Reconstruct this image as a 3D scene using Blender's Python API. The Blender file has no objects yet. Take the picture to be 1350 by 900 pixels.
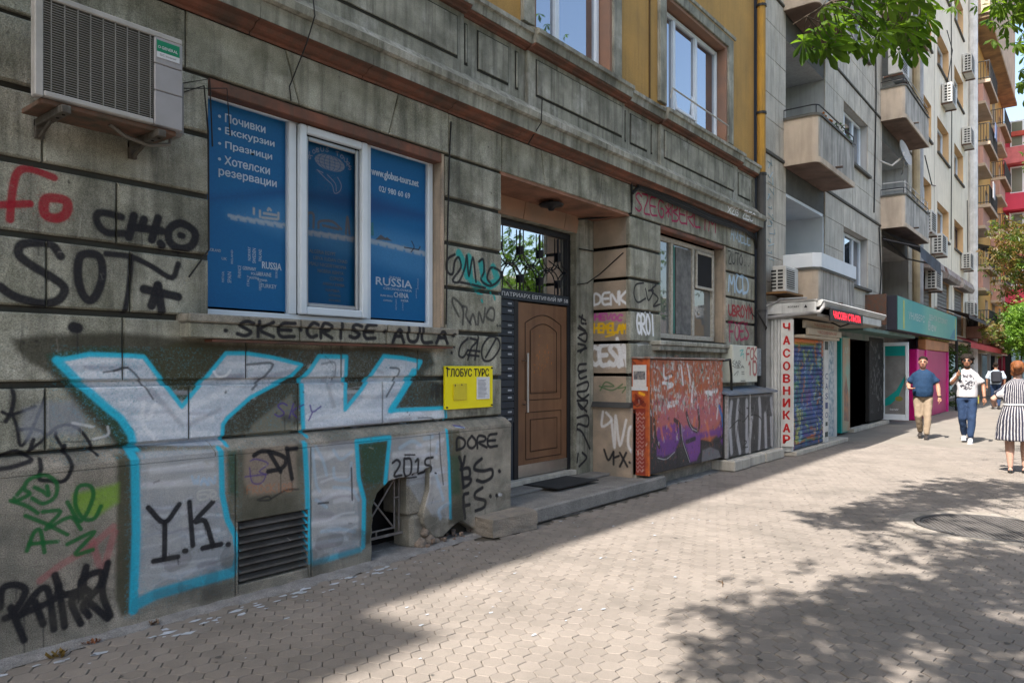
import bpy, bmesh, math, random
import numpy as np
from mathutils import Vector, Matrix
random.seed(11); RNG=np.random.default_rng(5)
sc=bpy.context.scene; COL=sc.collection
# ------------------------------------------------------------ camera, sky, sun, exposure
cam=bpy.data.cameras.new('camera'); camo=bpy.data.objects.new('camera',cam); COL.objects.link(camo); sc.camera=camo
camo.location=(0,-4.75,1.6); camo.rotation_euler=(math.radians(90),0,math.radians(38.44-90))
cam.sensor_width=36; cam.lens=25.87; cam.shift_y=.0252; cam.clip_end=2000; cam.clip_start=.05
SUN_EL=52.; SUN_OFF=2.8        # the sun stands up the street, a little behind the line of the facades
w=bpy.data.worlds.new('World'); sc.world=w; w.use_nodes=True
nt=w.node_tree; sky=nt.nodes.new('ShaderNodeTexSky'); sky.sky_type='NISHITA'; sky.sun_disc=False
sky.sun_elevation=math.radians(SUN_EL); sky.air_density=1.2; sky.dust_density=3.5; sky.ozone_density=1
bg=nt.nodes['Background']; nt.links.new(sky.outputs[0],bg.inputs[0]); bg.inputs[1].default_value=.15
# direction towards the sun: -X, slightly +Y
az=math.radians(180-SUN_OFF); tosun=Vector((math.cos(az)*math.cos(math.radians(SUN_EL)),math.sin(az)*math.cos(math.radians(SUN_EL)),math.sin(math.radians(SUN_EL))))
sky.sun_rotation=math.atan2(tosun.x,tosun.y)
sl=bpy.data.lights.new('sun','SUN'); sl.energy=5.0; sl.angle=math.radians(.55); sl.color=(1,.93,.86)
so=bpy.data.objects.new('sun',sl); COL.objects.link(so); so.rotation_euler=tosun.to_track_quat('Z','Y').to_euler()
sc.view_settings.view_transform='Standard'; sc.view_settings.look='None'; sc.view_settings.exposure=1.42; sc.view_settings.gamma=1
sc.render.resolution_x=1024; sc.render.resolution_y=682
# ------------------------------------------------------------ helpers
class MB:
    def __init__(s): s.v=[];s.f=[]
    def add(s,vs,fs):
        n=len(s.v); s.v+= [tuple(p) for p in vs]; s.f+=[tuple(i+n for i in f) for f in fs]; return s
    def box(s,x0,x1,y0,y1,z0,z1,b=0):
        if x0>x1:x0,x1=x1,x0
        if y0>y1:y0,y1=y1,y0
        if z0>z1:z0,z1=z1,z0
        if b<=0:
            return s.add([(x0,y0,z0),(x1,y0,z0),(x1,y1,z0),(x0,y1,z0),(x0,y0,z1),(x1,y0,z1),(x1,y1,z1),(x0,y1,z1)],
             [(0,3,2,1),(4,5,6,7),(0,1,5,4),(1,2,6,5),(2,3,7,6),(3,0,4,7)])
        b=min(b,(x1-x0)*.45,(y1-y0)*.45,(z1-z0)*.45)
        bm=bmesh.new(); bmesh.ops.create_cube(bm,size=1)
        for v in bm.verts: v.co=Vector(((x0+x1)/2+v.co.x*(x1-x0),(y0+y1)/2+v.co.y*(y1-y0),(z0+z1)/2+v.co.z*(z1-z0)))
        bmesh.ops.bevel(bm,geom=bm.edges[:],offset=b,segments=1,affect='EDGES'); bm.verts.index_update()
        s.add([v.co[:] for v in bm.verts],[[v.index for v in f.verts] for f in bm.faces]); bm.free(); return s
    def prism(s,poly,y0,y1,b=0,axis='y'):
        """polygon in (x,z) (CCW seen from -Y) extruded from the front y0 to the back y1, front edge chamfered by b"""
        n=len(poly); cx=sum(p[0] for p in poly)/n; cz=sum(p[1] for p in poly)/n
        if b>0:
            ins=[]
            for i in range(n):
                p0,p1,p2=poly[i-1],poly[i],poly[(i+1)%n]
                e1=Vector((p1[0]-p0[0],p1[1]-p0[1])).normalized(); e2=Vector((p2[0]-p1[0],p2[1]-p1[1])).normalized()
                nn=Vector((-e1.y-e2.y,e1.x+e2.x)); 
                if nn.length>1e-6: nn.normalize()
                ins.append((p1[0]+nn.x*b*1.3,p1[1]+nn.y*b*1.3))
        else: ins=poly
        P=lambda q,d: (q[0],d,q[1]) if axis=='y' else ((d,-q[0],q[1]) if axis=='x' else (q[0],q[1],d))
        vs=[P(q,y0) for q in ins]+([P(q,y0+(b if y1>y0 else -b)) for q in poly] if b>0 else [])+[P(q,y1) for q in poly]
        m=2 if b>0 else 1
        fs=[tuple(range(n))]
        for k in range(m):
            for i in range(n): j=(i+1)%n; fs.append((k*n+j,k*n+i,(k+1)*n+i,(k+1)*n+j))
        fs.append(tuple(m*n+i for i in reversed(range(n)))); return s.add(vs,fs)
    def tube(s,pts,r,n=8,caps=True):
        pts=[Vector(p) for p in pts]; rs=r if isinstance(r,(list,tuple)) else [r]*len(pts); vs=[]; up=None
        for i,p in enumerate(pts):
            d=(pts[min(i+1,len(pts)-1)]-pts[max(i-1,0)]).normalized()
            if up is None: up=Vector((0,0,1)) if abs(d.z)<.9 else Vector((1,0,0))
            a=d.cross(up).normalized(); bb=a.cross(d).normalized(); up=bb
            for k in range(n):
                t=2*math.pi*k/n; vs.append(p+a*(rs[i]*math.cos(t))+bb*(rs[i]*math.sin(t)))
        fs=[]
        for i in range(len(pts)-1):
            for k in range(n): j=(k+1)%n; fs.append((i*n+k,i*n+j,(i+1)*n+j,(i+1)*n+k))
        if caps: fs+= [tuple(reversed(range(n))),tuple((len(pts)-1)*n+k for k in range(n))]
        return s.add(vs,fs)
    def lathe(s,prof,c=(0,0,0),n=16):
        vs=[];
        for r,z in prof:
            for k in range(n): t=2*math.pi*k/n; vs.append((c[0]+r*math.cos(t),c[1]+r*math.sin(t),c[2]+z))
        fs=[]
        for i in range(len(prof)-1):
            for k in range(n): j=(k+1)%n; fs.append((i*n+k,i*n+j,(i+1)*n+j,(i+1)*n+k))
        fs+=[tuple(reversed(range(n))),tuple((len(prof)-1)*n+k for k in range(n))]
        return s.add(vs,fs)
    def mesh(s,name='m',smooth=False):
        m=bpy.data.meshes.new(name); m.from_pydata(s.v,[],s.f); m.validate(); 
        if smooth: m.shade_smooth()
        return m
    def build(s,name,mat,parent=None,smooth=False,**k):
        return obj(name,s.mesh(name,smooth),mat,parent,**k)
def obj(name,mesh,mat=None,parent=None,kind=None,label=None,cat=None,group=None,loc=None,rz=None):
    o=bpy.data.objects.new(name,mesh); COL.objects.link(o)
    if mat is not None and mesh is not None and not mesh.materials: mesh.materials.append(mat)
    if parent is not None: o.parent=parent
    if loc is not None: o.location=loc
    if rz is not None: o.rotation_euler=(0,0,rz)
    for a,b in (('kind',kind),('label',label),('category',cat),('group',group)):
        if b: o[a]=b
    return o
def thing(name,label,cat,loc=(0,0,0),rz=0,group=None): return obj(name,None,None,None,None,label,cat,group,loc,rz)
def kids(o): return [c for c in bpy.data.objects if c.parent is o]
def copy_tree(o,parent=None):
    c=o.copy(); COL.objects.link(c)
    if parent is not None: c.parent=parent
    for k in kids(o): copy_tree(k,c)
    return c
def text_mesh(body,w=None,h=None,face='-y',at=(0,0,0),bold=0,center=True,extrude=.001):
    cu=bpy.data.curves.new('t','FONT'); cu.body=body; cu.size=1; cu.extrude=0; cu.offset=0; cu.resolution_u=2
    o=bpy.data.objects.new('t',cu); COL.objects.link(o); bpy.context.view_layer.update()
    dg=bpy.context.evaluated_depsgraph_get(); m=bpy.data.meshes.new_from_object(o.evaluated_get(dg))
    COL.objects.unlink(o); bpy.data.objects.remove(o)
    n=len(m.vertices); co=np.zeros(n*3); m.vertices.foreach_get('co',co); co=co.reshape(-1,3)
    if n==0: return m
    mn=co.min(0); mx=co.max(0); sx=(w/(mx[0]-mn[0])) if w else None; sy=(h/(mx[1]-mn[1])) if h else None
    sx=sx or sy; sy=sy or sx
    u=(co[:,0]-(mn[0]+mx[0])/2)*sx if center else (co[:,0]-mn[0])*sx
    v=(co[:,1]-(mn[1]+mx[1])/2)*sy if center else (co[:,1]-mn[1])*sy
    if bold:
        h_=(v.max()-v.min()); fcs=[tuple(p.vertices) for p in m.polygons]; U=[];V=[];D=[];F=[]
        for i,(a,b) in enumerate(((0,0),(1,0),(-1,0),(0,.7),(0,-.7))): U.append(u+a*bold*h_); V.append(v+b*bold*h_); D.append(np.full(n,i*.0003)); F+=[tuple(q+i*n for q in f) for f in fcs]
        u=np.concatenate(U); v=np.concatenate(V); dd=np.concatenate(D); n=len(u); m=bpy.data.meshes.new('lettering'); m.from_pydata([(0,0,0)]*n,[],F)
    else: dd=0
    out=np.zeros((n,3))
    if face=='-y': out[:,0]=u; out[:,1]=-dd; out[:,2]=v
    elif face=='-x': out[:,0]=-dd; out[:,1]=-u; out[:,2]=v
    out+=np.array(at); m.vertices.foreach_set('co',out.ravel()); m.update(); return m
# ------------------------------------------------------------ materials
def _noise(nt,scale,detail=4,rough=.55,vec=None,sc3=None):
    n=nt.nodes.new('ShaderNodeTexNoise'); n.inputs['Scale'].default_value=scale; n.inputs['Detail'].default_value=detail; n.inputs['Roughness'].default_value=rough
    if vec is not None:
        if sc3:
            mp=nt.nodes.new('ShaderNodeMapping'); mp.inputs['Scale'].default_value=sc3; nt.links.new(vec,mp.inputs[0]); vec=mp.outputs[0]
        nt.links.new(vec,n.inputs['Vector'])
    return n.outputs[0]
def _ramp(nt,src,a,b,c0=(0,0,0,1),c1=(1,1,1,1)):
    r=nt.nodes.new('ShaderNodeValToRGB'); r.color_ramp.elements[0].position=a; r.color_ramp.elements[1].position=b
    r.color_ramp.elements[0].color=c0; r.color_ramp.elements[1].color=c1; nt.links.new(src,r.inputs[0]); return r.outputs[0]
def _mix(nt,fac,a,b,mode='MIX'):
    m=nt.nodes.new('ShaderNodeMix'); m.data_type='RGBA'; m.blend_type=mode
    for i,x in ((0,fac),(6,a),(7,b)):
        if hasattr(x,'is_output') : nt.links.new(x,m.inputs[i])
        elif i==0: m.inputs[0].default_value=x
        else: m.inputs[i].default_value=tuple(x)+((1,) if len(x)==3 else ())
    return m.outputs[2]
def _math(nt,op,a,b=0):
    m=nt.nodes.new('ShaderNodeMath'); m.operation=op
    for i,x in enumerate((a,b)):
        if hasattr(x,'is_output'): nt.links.new(x,m.inputs[i])
        else: m.inputs[i].default_value=x
    return m.outputs[0]
MATS={}
def mat(name,col,rough=.8,metal=0,col2=None,vs=2.5,streak=0,speck=0,bump=0,bs=60,spec=.3,paint=None,island=0,objrand=0,emit=0,pits=0,grime=0,dark=None,pale=None,sfreq=14):
    if name in MATS: return MATS[name]
    m=bpy.data.materials.new(name); m.use_nodes=True; nt=m.node_tree; b=nt.nodes['Principled BSDF']
    b.inputs['Roughness'].default_value=rough; b.inputs['Metallic'].default_value=metal; b.inputs['Specular IOR Level'].default_value=spec
    geo=nt.nodes.new('ShaderNodeNewGeometry'); pos=geo.outputs['Position']; c=None
    c2=col2 or tuple(x*.72 for x in col)
    n1=_noise(nt,vs,5,.6,pos); f=_ramp(nt,n1,.35,.66); c=_mix(nt,f,col,c2)
    if pale:
        f0=_ramp(nt,_noise(nt,1.7,7,.72,pos),.52,.68); c=_mix(nt,_math(nt,'MULTIPLY',f0,.75),c,pale)
        f0=_ramp(nt,_noise(nt,5,7,.75,pos),.54,.66); c=_mix(nt,_math(nt,'MULTIPLY',f0,.4),c,tuple(v*.42 for v in col))
    if streak:
        n2=_noise(nt,1,4,.6,pos,(sfreq,sfreq,.9)); f2=_ramp(nt,n2,.45,.7); f2=_math(nt,'MULTIPLY',f2,streak); c=_mix(nt,f2,c,dark or (.06,.06,.05))
    if grime:
        n3=_noise(nt,1.1,6,.65,pos); f3=_ramp(nt,n3,.5,.72); f3=_math(nt,'MULTIPLY',f3,grime); c=_mix(nt,f3,c,dark or (.05,.05,.042))
    if speck:
        n4=_noise(nt,160,2,.6,pos); f4=_ramp(nt,n4,.3,.7,(1-speck,)*3+(1,),(1+speck,)*3+(1,)); c=_mix(nt,1,c,f4,'MULTIPLY')
    if island or objrand:
        if objrand: oi=nt.nodes.new('ShaderNodeObjectInfo'); r=oi.outputs['Random']; k=objrand
        else: r=geo.outputs['Random Per Island']; k=island
        f5=_ramp(nt,r,0,1,(1-k,)*3+(1,),(1+k,1+k,1+k*1.05,1)); c=_mix(nt,1,c,f5,'MULTIPLY')
    if paint:
        img,axis,(u0,u1,v0,v1)=paint
        sx=nt.nodes.new('ShaderNodeSeparateXYZ'); nt.links.new(pos,sx.inputs[0])
        u=_math(nt,'DIVIDE',_math(nt,'SUBTRACT',sx.outputs[0 if axis=='x' else 1],u0),u1-u0)
        v=_math(nt,'DIVIDE',_math(nt,'SUBTRACT',sx.outputs[2],v0),v1-v0)
        cb=nt.nodes.new('ShaderNodeCombineXYZ'); nt.links.new(u,cb.inputs[0]); nt.links.new(v,cb.inputs[1])
        ti=nt.nodes.new('ShaderNodeTexImage'); ti.image=img; ti.extension='CLIP'; nt.links.new(cb.outputs[0],ti.inputs[0])
        sn=nt.nodes.new('ShaderNodeSeparateXYZ'); nt.links.new(geo.outputs['True Normal'],sn.inputs[0])
        nf=_math(nt,'LESS_THAN',sn.outputs[1 if axis=='x' else 0],-.25)
        wear=_ramp(nt,_noise(nt,70,5,.75,pos),.3,.5,(.94,.94,.94,1)); 
        a=_math(nt,'MULTIPLY',_math(nt,'MULTIPLY',ti.outputs['Alpha'],nf),wear); c=_mix(nt,a,c,ti.outputs['Color'])
    nt.links.new(c,b.inputs['Base Color'])
    if bump:
        nb=_noise(nt,bs,6,.65,pos); h=nb
        if pits:
            vo=nt.nodes.new('ShaderNodeTexVoronoi'); vo.inputs['Scale'].default_value=9; nt.links.new(pos,vo.inputs[0])
            h=_math(nt,'ADD',nb,_math(nt,'MULTIPLY',_ramp(nt,vo.outputs[0],.0,.12),pits))
        bp=nt.nodes.new('ShaderNodeBump'); bp.inputs['Strength'].default_value=bump; bp.inputs['Distance'].default_value=.02; nt.links.new(h,bp.inputs['Height']); nt.links.new(bp.outputs[0],b.inputs['Normal'])
    if emit: b.inputs['Emission Color'].default_value=tuple(col)+(1,); b.inputs['Emission Strength'].default_value=emit
    MATS[name]=m; return m
def glass_mat(name,tint=(.03,.04,.05),refl=.35,through=0.0,rough=.02,tcol=(1,1,1)):
    if name in MATS: return MATS[name]
    m=bpy.data.materials.new(name); m.use_nodes=True; nt=m.node_tree; nt.nodes.clear()
    o=nt.nodes.new('ShaderNodeOutputMaterial'); g=nt.nodes.new('ShaderNodeBsdfGlossy'); g.inputs['Roughness'].default_value=rough; g.inputs['Color'].default_value=(.9,.93,1,1)
    if through>0: d=nt.nodes.new('ShaderNodeBsdfTransparent'); d.inputs[0].default_value=tuple(tcol)+(1,)
    else: d=nt.nodes.new('ShaderNodeBsdfDiffuse'); d.inputs[0].default_value=tuple(tint)+(1,)
    lw=nt.nodes.new('ShaderNodeLayerWeight'); lw.inputs[0].default_value=.35
    f=_math(nt,'ADD',_math(nt,'MULTIPLY',lw.outputs['Fresnel'],.6),refl)
    mx=nt.nodes.new('ShaderNodeMixShader'); nt.links.new(f,mx.inputs[0]); nt.links.new(d.outputs[0],mx.inputs[1]); nt.links.new(g.outputs[0],mx.inputs[2]); nt.links.new(mx.outputs[0],o.inputs[0])
    MATS[name]=m; return m
PAINT={}
PAINT['wall']=[
(1,(0.038,0.036,0.024),0.0,0.0267,0.9,[1.478,1.761,1.652,1.788,2.074,1.817,2.515,1.788,2.966,1.758,3.557,1.754,4.349,1.784,4.774,1.752,4.843,1.628,4.716,1.559,4.716,1.49,4.973,1.452,5.014,1.203,4.529,1.238,4.177,1.209,3.417,1.159,2.789,1.118,2.697,1.074,2.262,1.084,2.112,1.056,2.029,1.127,1.898,1.275,1.793,1.416,1.668,1.56,1.564,1.626,1.5,1.694]),
(1,(0.01,0.07,0.035),0.0,0.0189,0.45,[1.652,1.67,1.898,1.719,2.238,1.707,2.462,1.419,2.789,1.674,2.437,1.319,2.103,1.057,2.074,1.1,1.985,1.247,1.814,1.438,1.692,1.591]),
(1,(0.045,0.045,0.022),0.0,0.0201,0.75,[2.214,1.687,2.421,1.76,2.789,1.738,2.462,1.394]),
(1,(0.17,0.165,0.13),0.0,0.0224,0.85,[2.956,1.103,2.978,1.184,3.315,1.401,3.34,1.303,3.315,1.088]),
(1,(0.045,0.045,0.022),0.0,0.019,0.85,[2.009,1.066,2.121,1.074,2.121,0.089,2.031,0.085,1.995,0.195]),
(1,(0.045,0.045,0.022),0.0,0.0165,0.55,[2.73,1.021,3.363,1.03,3.363,0.525,2.81,0.536,2.73,0.573]),
(1,(0.01,0.07,0.035),0.0,0.0213,0.6,[2.73,1.033,2.796,1.027,2.81,0.708,2.743,0.741]),
(1,(0.3,0.24,0.19),0.0,0.0277,0.75,[2.857,1.034,3.277,1.037,3.285,0.695,2.905,0.695,2.857,0.8]),
(1,(0.045,0.045,0.022),0.0,0.0127,0.85,[3.85,1.028,4.215,1.038,4.19,0.607,4.049,0.531,3.992,0.161,3.881,0.157,3.85,0.65]),
(1,(0.01,0.07,0.035),0.0,0.0255,0.5,[3.883,0.994,4.171,0.971,4.126,0.649,4.038,0.638,3.925,0.674]),
(1,(0.045,0.045,0.022),0.0,0.0216,0.8,[4.908,1.031,5.072,1.02,5.114,0.633,5.136,0.132,4.929,0.166]),
(1,(0.01,0.07,0.035),0.0,0.0287,0.5,[4.929,0.793,5.062,0.78,5.083,0.424,4.929,0.41]),
(1,(0.47,0.52,0.6),0.0,0.006,0.93,[1.712,1.64,1.885,1.675,2.12,1.671,2.214,1.663,2.462,1.338,2.778,1.695,2.936,1.697,3.152,1.67,3.403,1.617,3.229,1.498,2.966,1.382,2.789,1.245,2.755,1.2,2.749,1.063,2.148,1.103,2.148,1.208,2.029,1.338,1.994,1.358,1.843,1.493]),
(1,(0.47,0.52,0.6),0.0,0.0102,0.45,[2.686,1.044,2.691,0.739,2.776,0.472,2.804,0.352,2.781,0.21,2.462,0.179,2.112,0.143,2.112,0.588,2.153,1.069]),
(1,(0.47,0.52,0.6),0.0,0.0076,0.93,[3.417,1.113,3.403,1.507,3.564,1.683,3.831,1.682,3.816,1.259,4.228,1.692,4.669,1.648,4.294,1.226,4.983,1.22,4.994,1.126]),
(1,(0.47,0.52,0.6),0.0,0.0121,0.4,[3.365,1.007,3.85,1.009,3.873,0.702,3.928,0.529,3.912,0.157,3.427,0.111,3.399,0.363]),
(1,(0.47,0.52,0.6),0.0,0.0136,0.35,[4.19,1.008,4.888,1.018,4.949,0.205,4.712,0.27,4.478,0.571,4.19,0.576]),
(0,(0.72,0.73,0.76),0.0411,0.0137,0.42,[1.752,1.627,2.029,1.637]),
(0,(0.72,0.73,0.76),0.0416,0.0139,0.42,[1.814,1.55,2.097,1.562]),
(0,(0.72,0.73,0.76),0.0429,0.0143,0.42,[1.941,1.471,2.336,1.482]),
(0,(0.72,0.73,0.76),0.0438,0.0146,0.42,[2.074,1.383,2.437,1.319]),
(0,(0.72,0.73,0.76),0.0449,0.015,0.42,[2.167,1.284,2.676,1.246]),
(0,(0.72,0.73,0.76),0.045,0.015,0.42,[2.19,1.186,2.676,1.142]),
(0,(0.72,0.73,0.76),0.0469,0.0156,0.42,[2.411,1.281,2.966,1.513]),
(0,(0.72,0.73,0.76),0.0487,0.0162,0.42,[2.789,1.621,3.089,1.594]),
(0,(0.72,0.73,0.76),0.0538,0.0179,0.42,[3.486,1.594,3.778,1.6]),
(0,(0.72,0.73,0.76),0.0536,0.0179,0.42,[3.451,1.419,3.778,1.381]),
(0,(0.72,0.73,0.76),0.055,0.0183,0.42,[3.451,1.215,4.177,1.189]),
(0,(0.72,0.73,0.76),0.0573,0.0191,0.42,[3.894,1.253,4.349,1.495]),
(0,(0.72,0.73,0.76),0.0581,0.0194,0.42,[4.013,1.374,4.438,1.593]),
(0,(0.72,0.73,0.76),0.061,0.0203,0.42,[4.349,1.18,4.912,1.165]),
(0,(0.72,0.73,0.76),0.0543,0.0181,0.42,[3.447,0.931,3.812,0.921]),
(0,(0.72,0.73,0.76),0.0544,0.0181,0.42,[3.447,0.643,3.85,0.614]),
(0,(0.72,0.73,0.76),0.0544,0.0181,0.42,[3.427,0.416,3.85,0.382]),
(0,(0.72,0.73,0.76),0.0453,0.0151,0.42,[2.215,0.951,2.62,0.948]),
(0,(0.72,0.73,0.76),0.0451,0.015,0.42,[2.168,0.862,2.62,0.836]),
(0,(0.72,0.73,0.76),0.0603,0.0201,0.42,[4.258,0.855,4.617,0.849]),
(0,(0.12,0.1,0.13),0.0324,0.0139,0.35,[1.856,1.595,2.074,1.586]),
(0,(0.12,0.1,0.13),0.0347,0.0149,0.35,[2.262,1.449,2.462,1.217]),
(0,(0.12,0.1,0.13),0.0361,0.0155,0.35,[2.515,1.214,2.732,1.306]),
(0,(0.12,0.1,0.13),0.042,0.018,0.35,[3.629,1.504,3.703,1.292]),
(0,(0.12,0.1,0.13),0.0452,0.0194,0.35,[3.933,1.127,4.529,1.144]),
(0,(0.12,0.1,0.13),0.0392,0.0168,0.35,[3.027,1.512,3.315,1.566]),
(0,(0.12,0.1,0.13),0.0372,0.016,0.35,[2.732,1.516,2.906,1.541]),
(2,(0.02,0.42,0.6),0.0308,0.0072,0.95,[1.712,1.64,1.793,1.654,1.885,1.675,2.12,1.671,2.214,1.663,2.321,1.521,2.462,1.338,2.622,1.517,2.778,1.695,2.936,1.697,3.152,1.67,3.403,1.617,3.315,1.537,3.229,1.498,2.966,1.382,2.789,1.245,2.755,1.2,2.749,1.063]),
(2,(0.02,0.42,0.6),0.0511,0.0116,0.95,[1.712,1.64,1.843,1.496,1.994,1.349,2.074,1.279,2.134,1.18,2.153,1.093]),
(2,(0.02,0.42,0.6),0.0381,0.0089,0.95,[3.417,1.078,3.4,1.507,3.486,1.582,3.564,1.683,3.831,1.682,3.816,1.41,3.816,1.259,3.973,1.406,4.228,1.692,4.438,1.68,4.669,1.648,4.529,1.459,4.294,1.226,4.529,1.225,4.983,1.22,4.994,1.126]),
(2,(0.02,0.42,0.6),0.0663,0.0133,0.95,[4.575,1.56,4.438,1.375,4.314,1.234]),
(2,(0.02,0.42,0.6),0.0425,0.0085,0.95,[2.683,1.044,2.691,0.739,2.73,0.558,2.787,0.444,2.804,0.31,2.776,0.201]),
(2,(0.02,0.42,0.6),0.0752,0.015,0.9,[2.764,0.193,2.462,0.179,2.238,0.168,2.121,0.136]),
(2,(0.02,0.42,0.6),0.0574,0.012,0.95,[2.112,1.075,2.121,0.586,2.103,0.103]),
(2,(0.02,0.42,0.6),0.0467,0.0117,0.95,[3.358,1.025,3.379,0.709,3.392,0.365,3.406,0.133]),
(2,(0.02,0.42,0.6),0.0445,0.0102,0.95,[3.92,0.15,3.928,0.529,3.873,0.702,3.85,1.003,4.206,1.007,4.181,0.831,4.156,0.637]),
(2,(0.02,0.42,0.6),0.0484,0.0182,0.7,[3.434,0.116,3.625,0.123,3.889,0.131]),
(2,(0.02,0.42,0.6),0.0355,0.0085,0.95,[4.898,1.024,4.929,0.723,4.949,0.219]),
(0,(0.72,0.73,0.76),0.0178,0.0137,0.3,[1.827,1.606,1.917,1.557]),
(0,(0.012,0.012,0.016),0.0117,0.0038,0.75,[1.971,1.569,2.034,1.577,2.115,1.598]),
(0,(0.012,0.012,0.016),0.0134,0.0038,0.75,[2.029,1.577,2.111,1.595,2.195,1.513,2.272,1.395]),
(0,(0.012,0.012,0.016),0.0187,0.0044,0.7,[2.95,1.618,3.155,1.619,2.984,1.441]),
(0,(0.012,0.012,0.016),0.0182,0.0048,0.45,[3.591,1.623,3.715,1.635,3.715,1.504]),
(0,(0.012,0.012,0.016),0.0198,0.0052,0.7,[4.302,1.595,4.402,1.582,4.377,1.508,4.261,1.35]),
(0,(0.012,0.012,0.016),0.0182,0.0055,0.6,[4.635,1.146,4.798,1.137,4.873,1.094]),
(0,(0.72,0.73,0.76),0.0291,0.0097,0.5,[2.214,1.378,2.2,1.272,2.233,1.193,2.291,1.13]),
(0,(0.72,0.73,0.76),0.0292,0.0097,0.5,[2.282,1.356,2.243,1.27]),
(0,(0.72,0.73,0.76),0.019,0.0042,0.7,[2.688,1.569,2.721,1.532,2.778,1.542,2.812,1.579]),
(0,(0.06,0.03,0.22),0.0128,0.0045,0.85,[3.274,1.314,3.265,1.319,3.246,1.33,3.225,1.33,3.201,1.319,3.198,1.307,3.215,1.292,3.231,1.277,3.247,1.261,3.243,1.248,3.219,1.236,3.199,1.235,3.18,1.246,3.17,1.252]),
(0,(0.06,0.03,0.22),0.013,0.0046,0.85,[3.292,1.217,3.331,1.323]),
(0,(0.06,0.03,0.22),0.0131,0.0046,0.85,[3.418,1.313,3.389,1.301,3.335,1.277,3.327,1.25,3.361,1.22,3.377,1.204]),
(0,(0.06,0.03,0.22),0.0133,0.0047,0.85,[3.477,1.305,3.482,1.29,3.491,1.26,3.515,1.257,3.556,1.281,3.577,1.293]),
(0,(0.06,0.03,0.22),0.0133,0.0047,0.85,[3.496,1.245,3.465,1.191]),
(0,(0.012,0.012,0.016),0.0591,0.0171,0.55,[3.253,1.221,3.29,1.208]),
(0,(0.012,0.012,0.016),0.0676,0.009,0.99,[1.8,1.835,1.821,1.832]),
(0,(0.012,0.012,0.016),0.0521,0.0078,0.99,[1.732,2.247,1.685,2.308,1.614,2.31,1.531,2.288,1.519,2.229,1.588,2.173,1.679,2.124,1.752,2.064,1.725,1.995,1.652,1.965,1.563,1.976,1.488,1.999,1.427,2.043]),
(0,(0.012,0.012,0.016),0.0518,0.0069,0.99,[1.884,2.28,1.835,2.252,1.825,2.145,1.848,2.042,1.891,1.999,1.934,2.048,1.963,2.159,1.948,2.265,1.884,2.28]),
(0,(0.012,0.012,0.016),0.0388,0.0073,0.99,[1.985,2.292,2.136,2.29,2.262,2.245,2.394,2.184,2.437,2.28]),
(0,(0.012,0.012,0.016),0.038,0.0071,0.99,[2.136,2.295,2.12,2.095,2.097,1.951]),
(0,(0.012,0.012,0.016),0.0587,0.0073,0.99,[2.303,2.126,2.262,1.993]),
(0,(0.012,0.012,0.016),0.059,0.0074,0.99,[2.303,2.126,2.328,1.964]),
(0,(0.012,0.012,0.016),0.059,0.0074,0.99,[2.214,2.095,2.437,2.063]),
(0,(0.012,0.012,0.016),0.0498,0.0093,0.99,[2.074,2.531,2.014,2.54,1.941,2.533,1.934,2.478,1.985,2.424,2.09,2.431]),
(0,(0.012,0.012,0.016),0.054,0.0072,0.99,[2.151,2.552,2.12,2.412]),
(0,(0.012,0.012,0.016),0.0547,0.0072,0.99,[2.214,2.537,2.198,2.487]),
(0,(0.012,0.012,0.016),0.0554,0.0073,0.99,[2.303,2.56,2.262,2.415]),
(0,(0.012,0.012,0.016),0.0549,0.0073,0.99,[2.136,2.478,2.328,2.481]),
(0,(0.012,0.012,0.016),0.057,0.0075,0.99,[2.454,2.55,2.377,2.497,2.381,2.415,2.454,2.382,2.532,2.418,2.55,2.505,2.454,2.55]),
(0,(0.012,0.012,0.016),0.0436,0.004,0.99,[2.449,2.47,2.466,2.469]),
(0,(0.012,0.012,0.016),0.0558,0.0039,0.99,[2.319,2.398,2.328,2.388]),
(0,(0.25,0.008,0.02),0.043,0.0052,0.92,[1.698,2.7,1.575,2.725,1.513,2.691,1.488,2.579,1.476,2.422]),
(0,(0.25,0.008,0.02),0.0426,0.0051,0.92,[1.427,2.495,1.575,2.527]),
(0,(0.25,0.008,0.02),0.056,0.0053,0.92,[1.698,2.582,1.65,2.558,1.652,2.479,1.712,2.466,1.762,2.504,1.766,2.572,1.698,2.582]),
(0,(0.012,0.012,0.016),0.0256,0.0042,0.99,[1.489,1.47,1.495,1.424,1.482,1.349,1.456,1.298]),
(0,(0.012,0.012,0.016),0.0197,0.0043,0.99,[1.44,1.351,1.485,1.334,1.602,1.374]),
(0,(0.012,0.012,0.016),0.0199,0.0043,0.99,[1.489,1.334,1.512,1.257,1.528,1.157,1.572,1.215,1.651,1.419]),
(0,(0.012,0.012,0.016),0.02,0.0043,0.99,[1.512,1.249,1.585,1.248,1.64,1.225,1.651,1.193,1.575,1.126]),
(0,(0.012,0.012,0.016),0.0208,0.0045,0.99,[1.668,1.212,1.718,1.251,1.775,1.26,1.834,1.228,1.887,1.151,1.917,1.071]),
(0,(0.012,0.012,0.016),0.0205,0.0044,0.99,[1.707,1.221,1.71,1.189,1.761,1.098]),
(0,(0.012,0.012,0.016),0.0097,0.0036,0.7,[1.753,1.162,1.834,1.155,1.917,1.157,1.995,1.176]),
(1,(0.25,0.27,0.32),0.0,0.0264,0.55,[1.545,1.362,1.654,1.403,1.797,1.398,1.871,1.282,1.812,1.189,1.71,1.213,1.558,1.177,1.525,1.256]),
(0,(0.72,0.73,0.76),0.0161,0.0068,0.5,[1.797,1.27,1.909,1.239]),
(0,(0.72,0.73,0.76),0.0165,0.007,0.5,[1.917,1.165,1.995,1.184,1.995,1.234]),
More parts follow.
